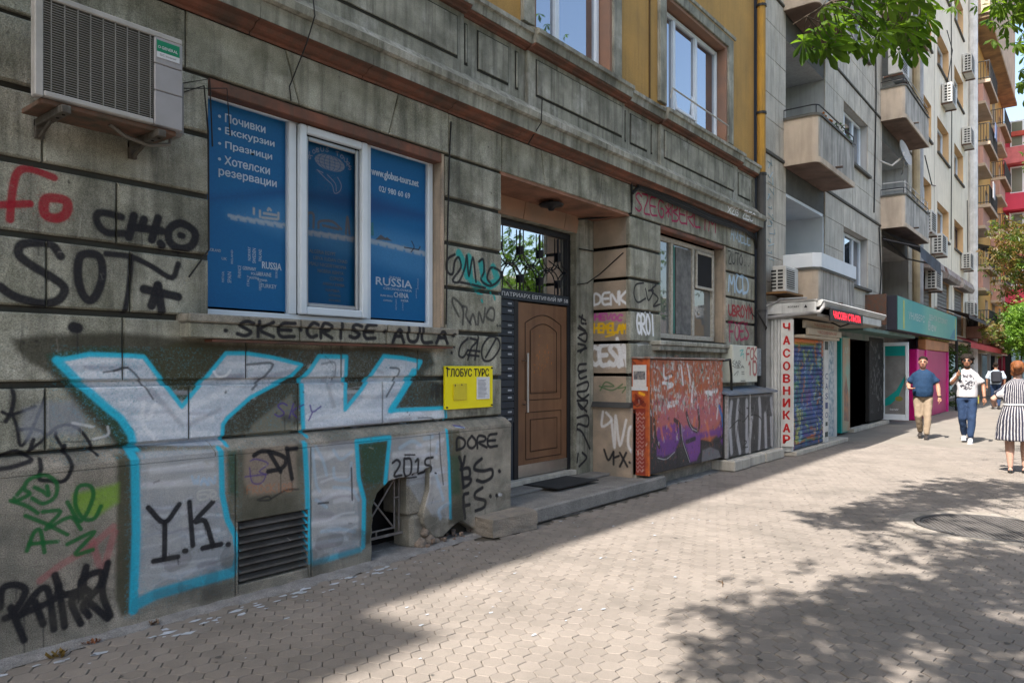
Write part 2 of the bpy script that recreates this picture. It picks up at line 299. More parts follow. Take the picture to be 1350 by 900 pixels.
(0,(0.012,0.012,0.016),0.0241,0.0042,0.99,[1.397,1.045,1.473,1.051,1.572,1.079,1.505,1.13,1.427,1.108]),
(0,(0.012,0.012,0.016),0.0246,0.0043,0.99,[1.592,1.184,1.572,1.125]),
(0,(0.012,0.012,0.016),0.0251,0.0044,0.99,[1.613,1.075,1.585,0.979,1.633,0.958,1.717,0.948,1.759,1.037,1.753,1.14]),
(1,(0.18,0.36,0.01),0.0,0.023,0.75,[1.759,0.865,2.015,0.896,2.015,0.781,1.877,0.705,1.759,0.755]),
(0,(0.4,0.08,0.1),0.0417,0.009,0.45,[1.592,0.402,1.702,0.47,1.847,0.535,1.984,0.639]),
(0,(0.4,0.08,0.1),0.0428,0.0093,0.45,[1.862,0.58,1.922,0.407,1.991,0.605]),
(0,(0.01,0.12,0.03),0.0244,0.0034,0.93,[1.448,0.87,1.526,0.829,1.579,0.783]),
(0,(0.01,0.12,0.03),0.0247,0.0035,0.93,[1.519,0.949,1.461,0.868,1.539,0.894,1.512,0.928,1.539,0.977,1.619,0.99,1.674,0.938,1.667,0.862,1.606,0.832,1.552,0.87]),
(0,(0.01,0.12,0.03),0.0249,0.0035,0.93,[1.565,0.928,1.606,0.9,1.633,0.874,1.626,0.928]),
(0,(0.01,0.12,0.03),0.0249,0.0035,0.93,[1.519,0.777,1.619,0.716,1.731,0.635]),
(0,(0.01,0.12,0.03),0.0253,0.0036,0.93,[1.606,0.786,1.695,0.773,1.619,0.685,1.745,0.734,1.803,0.654]),
(0,(0.01,0.12,0.03),0.0259,0.0036,0.93,[1.731,0.822,1.803,0.701,1.869,0.826,1.854,0.899,1.788,0.9,1.774,0.8,1.817,0.714,1.877,0.705,1.914,0.771]),
(0,(0.01,0.12,0.03),0.0247,0.0035,0.93,[1.526,0.582,1.559,0.673,1.592,0.682,1.613,0.557]),
(0,(0.01,0.12,0.03),0.0249,0.0035,0.93,[1.539,0.617,1.681,0.605]),
(0,(0.01,0.12,0.03),0.0258,0.0036,0.93,[1.731,0.58,1.877,0.625,1.774,0.517,1.869,0.522]),
(0,(0.012,0.012,0.016),0.0407,0.0076,0.99,[1.422,0.235,1.461,0.254,1.519,0.358,1.473,0.406,1.41,0.399,1.397,0.3]),
(0,(0.012,0.012,0.016),0.0409,0.0077,0.99,[1.448,0.287,1.512,0.091]),
(0,(0.012,0.012,0.016),0.0418,0.0078,0.99,[1.493,0.231,1.579,0.344,1.633,0.331,1.661,0.11]),
(0,(0.012,0.012,0.016),0.0421,0.0079,0.99,[1.512,0.241,1.661,0.279,1.688,0.349]),
(0,(0.012,0.012,0.016),0.043,0.0081,0.99,[1.667,0.415,1.702,0.299,1.788,0.294,1.752,0.24,1.803,0.102]),
(0,(0.012,0.012,0.016),0.0418,0.0078,0.99,[1.565,0.287,1.606,0.155]),
(0,(0.012,0.012,0.016),0.0427,0.008,0.99,[1.695,0.286,1.717,0.11]),
(0,(0.012,0.012,0.016),0.0434,0.0081,0.99,[1.731,0.292,1.788,0.279,1.832,0.427,1.803,0.259]),
(0,(0.012,0.012,0.016),0.0439,0.0082,0.99,[1.862,0.261,1.803,0.338,1.847,0.376,1.914,0.377,1.907,0.298,1.817,0.208,1.847,0.137]),
(0,(0.012,0.012,0.016),0.0446,0.0084,0.99,[1.953,0.425,1.922,0.262,1.968,0.105]),
(0,(0.012,0.012,0.016),0.0443,0.0083,0.99,[1.847,0.217,1.953,0.093]),
(0,(0.012,0.012,0.016),0.0351,0.0039,0.99,[2.194,0.721,2.296,0.612,2.393,0.713]),
(0,(0.012,0.012,0.016),0.0351,0.004,0.99,[2.299,0.611,2.296,0.38]),
(0,(0.012,0.012,0.016),0.0352,0.004,0.99,[2.227,0.38,2.384,0.376]),
(0,(0.012,0.012,0.016),0.0362,0.0041,0.99,[2.461,0.717,2.484,0.43]),
(0,(0.012,0.012,0.016),0.0368,0.0041,0.99,[2.625,0.697,2.502,0.587,2.568,0.576,2.625,0.403]),
(0,(0.012,0.012,0.016),0.037,0.0042,0.99,[2.552,0.399,2.683,0.401]),
(0,(0.012,0.012,0.016),0.0359,0.004,0.99,[2.427,0.406,2.438,0.403]),
(0,(0.012,0.012,0.016),0.0377,0.0042,0.99,[2.733,0.39,2.739,0.389]),
(0,(0.35,0.5,0.65),0.0182,0.0041,0.7,[2.478,0.883,2.483,0.869,2.492,0.841,2.498,0.836,2.501,0.855,2.506,0.854,2.514,0.834,2.519,0.838,2.522,0.864,2.524,0.877]),
(0,(0.35,0.5,0.65),0.0183,0.0041,0.7,[2.54,0.822,2.544,0.835,2.553,0.86,2.565,0.859,2.578,0.831,2.584,0.816]),
(0,(0.35,0.5,0.65),0.0183,0.0041,0.7,[2.547,0.842,2.574,0.839]),
(0,(0.35,0.5,0.65),0.0185,0.0042,0.7,[2.595,0.815,2.595,0.829,2.594,0.856,2.605,0.854,2.627,0.825,2.639,0.823,2.64,0.85,2.64,0.864]),
(0,(0.5,0.5,0.48),0.0147,0.0041,0.7,[2.625,0.775,2.526,0.779,2.526,0.725,2.587,0.726,2.577,0.754,2.526,0.756]),
(0,(0.5,0.5,0.48),0.0148,0.0042,0.7,[2.615,0.731,2.644,0.736,2.635,0.765,2.606,0.75,2.625,0.711,2.654,0.716]),
(0,(0.012,0.012,0.016),0.0339,0.0056,0.99,[2.933,0.978,3.003,1.003,3.119,0.973,3.193,0.927,3.163,0.866,3.046,0.853]),
(0,(0.012,0.012,0.016),0.034,0.0056,0.99,[3.053,0.992,3.149,0.842]),
(0,(0.012,0.012,0.016),0.0346,0.0057,0.99,[3.201,1.005,3.246,0.778]),
(0,(0.012,0.012,0.016),0.0347,0.0057,0.99,[3.216,0.997,3.285,0.997]),
(0,(0.06,0.03,0.22),0.0115,0.0044,0.7,[2.905,0.943,2.947,0.951,3.046,0.91,2.975,0.861,3.025,0.83,2.989,0.777,2.919,0.792,2.898,0.894]),
(0,(0.06,0.03,0.22),0.0115,0.0044,0.7,[2.864,0.836,3.032,0.836]),
(0,(0.012,0.012,0.016),0.0155,0.0044,0.7,[2.961,0.662,3.046,0.675,3.061,0.648,2.975,0.654]),
(0,(0.012,0.012,0.016),0.0159,0.0045,0.7,[3.075,0.658,3.193,0.7,3.3,0.693]),
(0,(0.6,0.15,0.02),0.0089,0.0081,0.3,[2.878,0.717,2.878,0.731,2.878,0.759,2.887,0.772,2.905,0.771,2.914,0.77]),
(0,(0.6,0.15,0.02),0.0089,0.0081,0.3,[2.878,0.745,2.903,0.743]),
(0,(0.6,0.15,0.02),0.0089,0.0082,0.3,[2.924,0.713,2.924,0.727,2.924,0.755,2.932,0.766,2.949,0.761,2.956,0.753,2.954,0.744,2.946,0.739,2.931,0.738,2.933,0.731,2.951,0.717,2.961,0.71]),
(0,(0.6,0.15,0.02),0.009,0.0083,0.3,[2.989,0.764,2.985,0.759,2.976,0.748,2.973,0.737,2.973,0.726,2.978,0.717,2.985,0.711,2.993,0.71,3,0.715,3.005,0.723,3.006,0.735,3.002,0.746,2.993,0.758,2.989,0.764]),
(0,(0.6,0.15,0.02),0.0091,0.0083,0.3,[3.054,0.751,3.05,0.753,3.041,0.758,3.032,0.755,3.024,0.745,3.02,0.734,3.021,0.722,3.025,0.713,3.033,0.707,3.041,0.706,3.05,0.709,3.054,0.711]),
(0,(0.6,0.15,0.02),0.0091,0.0084,0.3,[3.065,0.701,3.065,0.759]),
(0,(0.6,0.15,0.02),0.0091,0.0084,0.3,[3.1,0.756,3.092,0.749,3.074,0.734,3.075,0.72,3.095,0.706,3.104,0.698]),
(0,(0.6,0.15,0.02),0.0092,0.0084,0.3,[3.134,0.696,3.134,0.754]),
(0,(0.6,0.15,0.02),0.0093,0.0085,0.3,[3.163,0.693,3.163,0.708,3.163,0.737,3.172,0.749,3.19,0.743,3.198,0.735,3.196,0.725,3.187,0.72,3.171,0.72,3.173,0.712,3.193,0.697,3.203,0.69]),
(0,(0.6,0.15,0.02),0.0093,0.0086,0.3,[3.213,0.689,3.213,0.704,3.213,0.733,3.221,0.747,3.235,0.744,3.243,0.739,3.245,0.732,3.238,0.726,3.222,0.722,3.223,0.716,3.242,0.71,3.25,0.702,3.247,0.694,3.238,0.689,3.222,0.689,3.213,0.689]),
(0,(0.35,0.5,0.65),0.0275,0.0088,0.5,[3.427,0.985,3.459,0.726,3.491,0.655]),
(0,(0.35,0.5,0.65),0.0277,0.0089,0.5,[3.459,0.996,3.524,0.881,3.558,0.769]),
(0,(0.35,0.5,0.65),0.0285,0.0092,0.5,[3.625,0.954,3.693,0.879,3.799,0.925]),
(0,(0.35,0.5,0.65),0.0285,0.0092,0.5,[3.625,0.816,3.642,0.732,3.781,0.715,3.799,0.84]),
(0,(0.35,0.5,0.65),0.0287,0.0092,0.5,[3.625,0.665,3.799,0.628,3.871,0.534]),
(0,(0.35,0.5,0.65),0.0277,0.0089,0.5,[3.459,0.592,3.558,0.523]),
(0,(0.35,0.5,0.65),0.0284,0.0091,0.5,[3.508,0.341,3.693,0.329,3.835,0.283]),
(0,(0.012,0.012,0.016),0.0173,0.0049,0.8,[3.799,0.798,3.808,0.542]),
(0,(0.012,0.012,0.016),0.0167,0.0048,0.8,[3.483,0.561,3.574,0.555]),
(0,(0.012,0.012,0.016),0.0234,0.0053,0.99,[4.238,0.794,4.251,0.8,4.278,0.813,4.301,0.808,4.322,0.785,4.308,0.749,4.261,0.7,4.264,0.676,4.315,0.677,4.341,0.677]),
(0,(0.012,0.012,0.016),0.0237,0.0053,0.99,[4.371,0.815,4.37,0.778,4.368,0.705,4.387,0.667,4.429,0.665,4.452,0.7,4.456,0.773,4.436,0.811,4.392,0.814,4.371,0.815]),
(0,(0.012,0.012,0.016),0.0241,0.0054,0.99,[4.506,0.778,4.515,0.784,4.532,0.798,4.539,0.768,4.534,0.696,4.531,0.66]),
(0,(0.012,0.012,0.016),0.0245,0.0055,0.99,[4.719,0.794,4.695,0.793,4.649,0.793,4.624,0.778,4.622,0.749,4.64,0.732,4.679,0.726,4.698,0.709,4.694,0.68,4.67,0.663,4.624,0.658,4.602,0.656]),
(0,(0.012,0.012,0.016),0.0155,0.0054,0.99,[4.338,0.633,4.579,0.63]),
(0,(0.012,0.012,0.016),0.0155,0.0054,0.99,[4.378,0.848,4.497,0.837]),
(0,(0.012,0.012,0.016),0.0161,0.0056,0.99,[4.748,0.652,4.762,0.647]),
(0,(0.012,0.012,0.016),0.0175,0.0035,0.7,[4.803,1.006,4.817,0.773,4.853,0.536]),
(0,(0.35,0.5,0.65),0.0372,0.0105,0.5,[4.765,0.838,4.783,0.922]),
(0,(0.35,0.5,0.65),0.0374,0.0105,0.5,[4.765,0.62,4.853,0.401]),
(0,(0.35,0.5,0.65),0.0375,0.0106,0.5,[4.924,0.354,4.8,0.311,4.817,0.235]),
(0,(0.35,0.5,0.65),0.0358,0.0101,0.5,[4.323,0.913,4.465,0.959,4.563,0.916]),
(0,(0.35,0.5,0.65),0.0367,0.0103,0.5,[4.612,0.971,4.714,0.976]),
(0,(0.012,0.012,0.016),0.0283,0.0058,0.99,[5.033,0.833,5.033,0.863,5.033,0.922,5.055,0.947,5.101,0.937,5.132,0.922,5.148,0.9,5.148,0.878,5.132,0.854,5.101,0.84,5.055,0.835,5.033,0.833]),
(0,(0.012,0.012,0.016),0.0288,0.0059,0.99,[5.243,0.948,5.228,0.936,5.198,0.913,5.184,0.889,5.188,0.865,5.203,0.846,5.23,0.833,5.256,0.832,5.284,0.844,5.299,0.862,5.302,0.886,5.289,0.911,5.258,0.936,5.243,0.948]),
(0,(0.012,0.012,0.016),0.0293,0.006,0.99,[5.324,0.824,5.324,0.855,5.324,0.916,5.355,0.942,5.418,0.931,5.446,0.915,5.439,0.894,5.407,0.882,5.352,0.88,5.359,0.865,5.428,0.835,5.464,0.82]),
(0,(0.012,0.012,0.016),0.0298,0.0061,0.99,[5.614,0.942,5.58,0.941,5.512,0.939,5.478,0.908,5.478,0.849,5.513,0.82,5.585,0.821,5.622,0.821]),
(0,(0.012,0.012,0.016),0.0298,0.0061,0.99,[5.478,0.882,5.593,0.879]),
(0,(0.012,0.012,0.016),0.0361,0.0065,0.99,[5.07,0.761,5.116,0.68,5.144,0.76]),
(0,(0.012,0.012,0.016),0.0361,0.0065,0.99,[5.098,0.682,5.126,0.477]),
(0,(0.012,0.012,0.016),0.0364,0.0066,0.99,[5.088,0.646,5.201,0.646,5.211,0.568,5.116,0.56,5.23,0.54,5.201,0.493,5.126,0.471]),
(0,(0.012,0.012,0.016),0.0373,0.0067,0.99,[5.387,0.717,5.298,0.674,5.288,0.624,5.417,0.597,5.539,0.597,5.539,0.524,5.417,0.492,5.318,0.517]),
(0,(0.012,0.012,0.016),0.0363,0.0066,0.99,[5.192,0.411,5.126,0.388,5.148,0.182]),
(0,(0.012,0.012,0.016),0.0364,0.0066,0.99,[5.126,0.3,5.211,0.3]),
(0,(0.012,0.012,0.016),0.0371,0.0067,0.99,[5.397,0.436,5.298,0.403,5.298,0.352,5.437,0.306,5.417,0.244,5.298,0.229]),
(0,(0.012,0.012,0.016),0.0384,0.0069,0.99,[5.653,0.571,5.664,0.563]),
(0,(0.012,0.012,0.016),0.0378,0.0068,0.99,[5.514,0.342,5.522,0.334]),
(0,(0.012,0.012,0.016),0.0382,0.0069,0.99,[5.611,0.335,5.622,0.327]),
(0,(0.72,0.73,0.76),0.0302,0.0062,0.93,[5.653,0.336,5.685,0.329]),
(0,(0.35,0.5,0.65),0.018,0.0058,0.9,[5.042,1.049,5.144,1.032]),
(0,(0.06,0.03,0.22),0.0154,0.0058,0.9,[5.033,1.058,5.107,1.045,5.135,1.031]),
(0,(0.012,0.012,0.016),0.0281,0.0032,0.99,[2.907,1.904,2.893,1.908,2.866,1.916,2.839,1.913,2.812,1.9,2.812,1.887,2.839,1.875,2.866,1.863,2.893,1.85,2.893,1.837,2.866,1.821,2.838,1.818,2.808,1.825,2.793,1.829]),
(0,(0.012,0.012,0.016),0.0285,0.0033,0.99,[2.952,1.815,2.952,1.92]),
(0,(0.012,0.012,0.016),0.0289,0.0033,0.99,[3.065,1.92,3.036,1.906,2.98,1.877,2.983,1.851,3.046,1.828,3.078,1.817]),
(0,(0.012,0.012,0.016),0.0295,0.0034,0.99,[3.244,1.92,3.212,1.919,3.15,1.916,3.119,1.89,3.119,1.842,3.151,1.819,3.217,1.823,3.251,1.824]),
(0,(0.012,0.012,0.016),0.0295,0.0034,0.99,[3.119,1.869,3.224,1.869]),
(0,(0.012,0.012,0.016),0.0305,0.0035,0.99,[3.451,1.92,3.44,1.924,3.418,1.932,3.395,1.925,3.373,1.902,3.364,1.878,3.366,1.855,3.377,1.838,3.397,1.827,3.418,1.826,3.44,1.835,3.451,1.839]),
(0,(0.012,0.012,0.016),0.0311,0.0036,0.99,[3.489,1.822,3.489,1.851,3.489,1.909,3.512,1.934,3.558,1.925,3.579,1.911,3.573,1.891,3.55,1.879,3.509,1.876,3.514,1.862,3.566,1.837,3.592,1.824]),
(0,(0.012,0.012,0.016),0.0317,0.0037,0.99,[3.678,1.826,3.678,1.94]),
(0,(0.012,0.012,0.016),0.0323,0.0037,0.99,[3.872,1.925,3.859,1.929,3.834,1.937,3.809,1.934,3.785,1.92,3.785,1.906,3.809,1.893,3.834,1.88,3.859,1.867,3.859,1.852,3.834,1.836,3.808,1.832,3.78,1.84,3.767,1.844]),
(0,(0.012,0.012,0.016),0.0329,0.0038,0.99,[4.024,1.943,3.996,1.942,3.941,1.938,3.914,1.91,3.914,1.856,3.943,1.831,4,1.835,4.029,1.837]),
(0,(0.012,0.012,0.016),0.0329,0.0038,0.99,[3.914,1.886,4.006,1.887]),
(0,(0.012,0.012,0.016),0.0343,0.004,0.99,[4.222,1.809,4.238,1.842,4.269,1.907,4.3,1.907,4.332,1.843,4.348,1.81]),
(0,(0.012,0.012,0.016),0.0343,0.004,0.99,[4.247,1.861,4.322,1.862]),
(0,(0.012,0.012,0.016),0.035,0.004,0.99,[4.389,1.939,4.391,1.914,4.394,1.862,4.41,1.83,4.439,1.818,4.469,1.818,4.498,1.831,4.515,1.863,4.518,1.914,4.52,1.94]),
(0,(0.012,0.012,0.016),0.0357,0.0041,0.99,[4.563,1.94,4.563,1.908,4.563,1.844,4.593,1.814,4.655,1.818,4.686,1.82]),
(0,(0.012,0.012,0.016),0.0366,0.0042,0.99,[4.744,1.814,4.762,1.846,4.797,1.909,4.833,1.909,4.869,1.847,4.887,1.816]),
(0,(0.012,0.012,0.016),0.0366,0.0042,0.99,[4.773,1.865,4.858,1.865]),
(0,(0.012,0.012,0.016),0.0296,0.0042,0.99,[2.703,1.847,2.71,1.847]),
(0,(0.012,0.012,0.016),0.0324,0.0046,0.99,[3.301,1.877,3.309,1.877]),
(0,(0.012,0.012,0.016),0.0362,0.0052,0.99,[4.121,1.895,4.131,1.895]),
(0,(0.012,0.012,0.016),0.0401,0.0057,0.99,[4.96,1.893,4.972,1.893]),
(0,(0.012,0.012,0.016),0.0249,0.0058,0.99,[5.297,1.877,5.196,1.806,5.169,1.715,5.229,1.694,5.297,1.763]),
(0,(0.012,0.012,0.016),0.0252,0.0059,0.99,[5.331,1.878,5.435,1.858,5.348,1.787,5.297,1.672]),
(0,(0.012,0.012,0.016),0.0254,0.0059,0.99,[5.453,1.905,5.4,1.672]),
(0,(0.012,0.012,0.016),0.0253,0.0059,0.99,[5.297,1.763,5.47,1.754]),
(0,(0.012,0.012,0.016),0.0253,0.0059,0.99,[5.29,1.717,5.456,1.708]),
(0,(0.012,0.012,0.016),0.026,0.0061,0.99,[5.614,1.898,5.506,1.79,5.524,1.673,5.651,1.674,5.781,1.795,5.744,1.89,5.614,1.898]),
(0,(0.012,0.012,0.016),0.026,0.0061,0.99,[5.725,1.89,5.56,1.697]),
(0,(0.012,0.012,0.016),0.0245,0.0057,0.99,[5.097,1.793,5.104,1.788]),
(0,(0.012,0.012,0.016),0.0244,0.0057,0.99,[5.065,1.736,5.071,1.732]),
(0,(0.012,0.012,0.016),0.0265,0.0062,0.99,[5.8,1.7,5.808,1.695]),
(0,(0.012,0.012,0.016),0.0269,0.0079,0.8,[5.167,2.082,5.083,2.192,5.097,2.25,5.224,2.162,5.224,2.007]),
(0,(0.012,0.012,0.016),0.0273,0.008,0.8,[5.224,2.182,5.282,2.166,5.268,2.087,5.341,2.013]),
(0,(0.012,0.012,0.016),0.0275,0.0081,0.8,[5.326,2.032,5.37,2.112,5.415,2.016]),
(0,(0.012,0.012,0.016),0.0279,0.0082,0.8,[5.445,2.017,5.46,2.137,5.521,2.041,5.552,2.183]),
(0,(0.012,0.012,0.016),0.0284,0.0084,0.8,[5.629,2.188,5.567,2.103,5.677,2.069,5.692,2.171,5.629,2.188]),
(0,(0.012,0.012,0.016),0.0287,0.0085,0.8,[5.74,2.021,5.747,2.017]),
(0,(0.012,0.012,0.016),0.0288,0.0085,0.8,[5.782,2.022,5.789,2.019]),
(0,(0,0.28,0.27),0.0852,0.0087,0.9,[5.167,2.678,5.224,2.608,5.282,2.478]),
(0,(0,0.28,0.27),0.0866,0.0089,0.9,[5.311,2.656,5.341,2.444,5.46,2.396]),
(0,(0,0.28,0.27),0.088,0.009,0.9,[5.49,2.617,5.552,2.424]),
(0,(0,0.28,0.27),0.0895,0.0092,0.9,[5.677,2.597,5.74,2.481,5.614,2.409]),
(0,(0,0.28,0.27),0.0285,0.0061,0.93,[5.677,2.353,5.702,2.284]),
(0,(0,0.28,0.27),0.0279,0.006,0.93,[5.445,2.325,5.506,2.324]),
(0,(0,0.28,0.27),0.0279,0.006,0.93,[5.499,2.259,5.509,2.244]),
(0,(0.012,0.012,0.016),0.027,0.0058,0.99,[5.111,2.662,5.014,2.603,5.014,2.489,5.083,2.477,5.111,2.595,5.167,2.64,5.196,2.546,5.083,2.42,5.167,2.409,5.253,2.552,5.282,2.672,5.311,2.48,5.37,2.663,5.415,2.431]),
(0,(0.012,0.012,0.016),0.0283,0.0061,0.99,[5.46,2.634,5.521,2.661,5.536,2.542,5.49,2.458,5.629,2.41,5.773,2.484,5.789,2.568,5.645,2.594,5.583,2.487,5.645,2.432]),
(0,(0.012,0.012,0.016),0.0275,0.0059,0.99,[5.167,2.409,5.37,2.398,5.552,2.383]),
(0,(0.012,0.012,0.016),0.0315,0.0108,0.35,[5.216,1.186,5.206,1.19,5.185,1.196,5.165,1.195,5.144,1.184,5.144,1.174,5.165,1.164,5.185,1.154,5.206,1.143,5.206,1.133,5.185,1.121,5.164,1.118,5.141,1.125,5.13,1.128]),
(0,(0.012,0.012,0.016),0.0319,0.011,0.35,[5.243,1.114,5.246,1.135,5.25,1.177,5.262,1.183,5.28,1.154,5.299,1.153,5.318,1.183,5.329,1.176,5.334,1.134,5.336,1.113]),
(0,(0.012,0.012,0.016),0.0323,0.0111,0.35,[5.451,1.195,5.428,1.194,5.383,1.193,5.36,1.172,5.36,1.133,5.384,1.114,5.432,1.115,5.456,1.116]),
(0,(0.012,0.012,0.016),0.0322,0.0111,0.35,[5.36,1.155,5.436,1.153]),
(0,(0.012,0.012,0.016),0.0327,0.0113,0.35,[5.48,1.194,5.486,1.173,5.498,1.132,5.51,1.125,5.522,1.154,5.535,1.154,5.547,1.125,5.559,1.131,5.572,1.172,5.578,1.192]),
(0,(0.012,0.012,0.016),0.0433,0.0104,0.4,[4.813,1.333,4.815,1.369,4.818,1.438,4.825,1.448,4.837,1.4,4.849,1.399,4.861,1.446,4.869,1.435,4.872,1.369,4.873,1.336]),
(0,(0.012,0.012,0.016),0.0437,0.0105,0.4,[4.889,1.337,4.889,1.37,4.889,1.434,4.903,1.433,4.932,1.37,4.947,1.37,4.949,1.431,4.95,1.461]),
(0,(0.012,0.012,0.016),0.0348,0.0072,0.99,[8.123,2.266,8.275,2.218]),
(0,(0.012,0.012,0.016),0.0349,0.0072,0.99,[8.199,2.284,8.173,2.185,8.291,2.177]),
(0,(0.012,0.012,0.016),0.0347,0.0071,0.99,[8.097,2.112,8.275,2.078,8.123,2.141]),
(0,(0.012,0.012,0.016),0.0348,0.0072,0.99,[8.123,2.016,8.301,2.051,8.275,1.938,8.097,1.988]),
(0,(0.012,0.012,0.016),0.0348,0.0071,0.99,[8.097,1.905,8.275,1.881,8.148,1.795]),
(0,(0.012,0.012,0.016),0.0348,0.0072,0.99,[8.087,1.808,8.301,1.854]),
(0,(0.012,0.012,0.016),0.0348,0.0072,0.99,[8.291,1.643,8.123,1.629,8.107,1.546,8.291,1.559,8.123,1.518,8.148,1.449,8.301,1.475]),
(0,(0.012,0.012,0.016),0.0349,0.0072,0.99,[8.048,1.353,8.327,1.404,8.301,1.292,8.072,1.27,8.199,1.183,8.353,1.234]),
(0,(0.012,0.012,0.016),0.0348,0.0072,0.99,[8.048,1.161,8.327,1.151,8.199,1.044,8.097,1.131,8.301,1.011]),
(0,(0.012,0.012,0.016),0.0348,0.0071,0.99,[8.072,0.939,8.327,0.954,8.327,0.813,8.097,0.855,8.048,0.748]),
(0,(0.012,0.012,0.016),0.0348,0.0072,0.99,[8.048,0.803,8.199,0.737,8.379,0.513]),
(0,(0.012,0.012,0.016),0.0345,0.0071,0.99,[8.097,0.468,8.072,0.36]),
(0,(0.012,0.012,0.016),0.0348,0.0072,0.99,[8.199,0.473,8.301,0.393,8.123,0.3]),
(0,(0.012,0.012,0.016),0.0283,0.0091,0.99,[8.822,2.727,8.61,2.683,8.558,2.551,8.662,2.456,8.876,2.523]),
(0,(0.012,0.012,0.016),0.0289,0.0093,0.99,[8.876,2.654,8.959,2.503,9.098,2.646,8.959,2.634]),
(0,(0.012,0.012,0.016),0.0294,0.0094,0.99,[9.183,2.733,9.042,2.641,9.24,2.55,9.098,2.433,9.298,2.473]),
(0,(0.72,0.73,0.76),0.041,0.008,1.0,[8.719,2.277,8.703,2.287,8.672,2.306,8.649,2.281,8.636,2.213,8.642,2.146,8.669,2.078,8.697,2.051,8.725,2.064,8.736,2.098,8.731,2.153,8.716,2.181,8.693,2.18,8.681,2.18]),
(0,(0.72,0.73,0.76),0.0414,0.0081,1.0,[8.765,2.043,8.758,2.112,8.745,2.251,8.766,2.311,8.821,2.293,8.848,2.258,8.847,2.208,8.823,2.179,8.776,2.172,8.785,2.137,8.851,2.073,8.884,2.041]),
(0,(0.72,0.73,0.76),0.0418,0.0082,1.0,[8.929,2.331,8.918,2.301,8.897,2.242,8.89,2.184,8.898,2.127,8.916,2.084,8.943,2.055,8.968,2.054,8.989,2.083,8.999,2.128,8.996,2.187,8.979,2.245,8.946,2.302,8.929,2.331]),
(0,(0.72,0.73,0.76),0.0423,0.0083,1.0,[9.092,2.038,9.064,2.338]),
(0,(0.3,0.006,0.07),0.0261,0.008,1.0,[8.766,3.874,8.743,3.882,8.699,3.9,8.658,3.892,8.619,3.859,8.622,3.829,8.666,3.801,8.711,3.773,8.756,3.745,8.759,3.712,8.72,3.675,8.677,3.666,8.63,3.683,8.606,3.691]),
(0,(0.3,0.006,0.07),0.0265,0.0082,1.0,[8.787,3.913,8.835,3.915,8.932,3.918,8.937,3.855,8.851,3.725,8.856,3.662,8.951,3.665,8.999,3.667]),
(0,(0.3,0.006,0.07),0.027,0.0083,1.0,[9.187,3.929,9.139,3.924,9.044,3.913,9.002,3.848,9.01,3.728,9.063,3.672,9.16,3.682,9.21,3.687]),
(0,(0.3,0.006,0.07),0.0269,0.0083,1.0,[9.005,3.794,9.164,3.8]),
(0,(0.3,0.006,0.07),0.0275,0.0085,1.0,[9.401,3.899,9.375,3.908,9.322,3.925,9.279,3.901,9.246,3.835,9.249,3.772,9.288,3.709,9.332,3.685,9.382,3.7,9.407,3.732,9.405,3.784,9.384,3.809,9.342,3.807,9.322,3.806]),
(0,(0.3,0.006,0.07),0.0279,0.0086,1.0,[9.549,3.725,9.545,3.905]),
(0,(0.3,0.006,0.07),0.0279,0.0086,1.0,[9.475,3.761,9.621,3.869]),
(0,(0.3,0.006,0.07),0.0279,0.0086,1.0,[9.472,3.863,9.623,3.766]),
(0,(0.3,0.006,0.07),0.0283,0.0087,1.0,[9.673,3.69,9.672,3.755,9.671,3.884,9.709,3.947,9.786,3.943,9.831,3.926,9.842,3.894,9.803,3.864,9.715,3.838,9.723,3.815,9.827,3.797,9.871,3.768,9.854,3.729,9.802,3.704,9.716,3.695,9.673,3.69]),
(0,(0.3,0.006,0.07),0.0289,0.0089,1.0,[10.129,3.967,10.074,3.961,9.965,3.95,9.91,3.883,9.908,3.76,9.963,3.704,10.076,3.714,10.133,3.719]),
(0,(0.3,0.006,0.07),0.0288,0.0089,1.0,[9.909,3.828,10.091,3.835]),
(0,(0.3,0.006,0.07),0.0294,0.0091,1.0,[10.151,3.707,10.153,3.772,10.158,3.903,10.213,3.96,10.319,3.945,10.365,3.914,10.351,3.868,10.296,3.839,10.202,3.829,10.212,3.797,10.326,3.742,10.384,3.715]),
(0,(0.3,0.006,0.07),0.0299,0.0092,1.0,[10.419,3.979,10.415,3.913,10.407,3.781,10.457,3.721,10.566,3.731,10.621,3.736]),
(0,(0.3,0.006,0.07),0.0305,0.0094,1.0,[10.788,3.729,10.815,3.995]),
(0,(0.3,0.006,0.07),0.0311,0.0096,1.0,[10.935,3.734,10.949,3.801,10.978,3.935,11.013,3.956,11.054,3.864,11.107,3.866,11.173,3.962,11.204,3.943,11.198,3.81,11.195,3.743]),
(0,(0.72,0.73,0.76),0.0187,0.0101,1.0,[11.319,4.064,11.453,4.163]),
(0,(0.72,0.73,0.76),0.0187,0.0101,1.0,[11.319,4.156,11.453,4.066]),
(0,(0.72,0.73,0.76),0.0189,0.0102,1.0,[11.467,4.164,11.501,4.165,11.569,4.169,11.569,4.143,11.501,4.091,11.501,4.066,11.569,4.067,11.604,4.067]),
(0,(0.72,0.73,0.76),0.0191,0.0103,1.0,[11.743,4.161,11.726,4.164,11.691,4.171,11.661,4.16,11.637,4.133,11.637,4.107,11.661,4.081,11.691,4.071,11.726,4.077,11.743,4.091,11.743,4.112,11.729,4.123,11.701,4.122,11.687,4.122]),
(0,(0.72,0.73,0.76),0.0194,0.0105,1.0,[11.928,4.186,11.965,4.188,12.037,4.192,12.037,4.162,11.965,4.101,11.965,4.072,12.037,4.073,12.074,4.073]),
(0,(0.72,0.73,0.76),0.0196,0.0106,1.0,[12.23,4.201,12.194,4.198,12.124,4.191,12.089,4.16,12.089,4.102,12.126,4.075,12.2,4.08,12.237,4.082]),
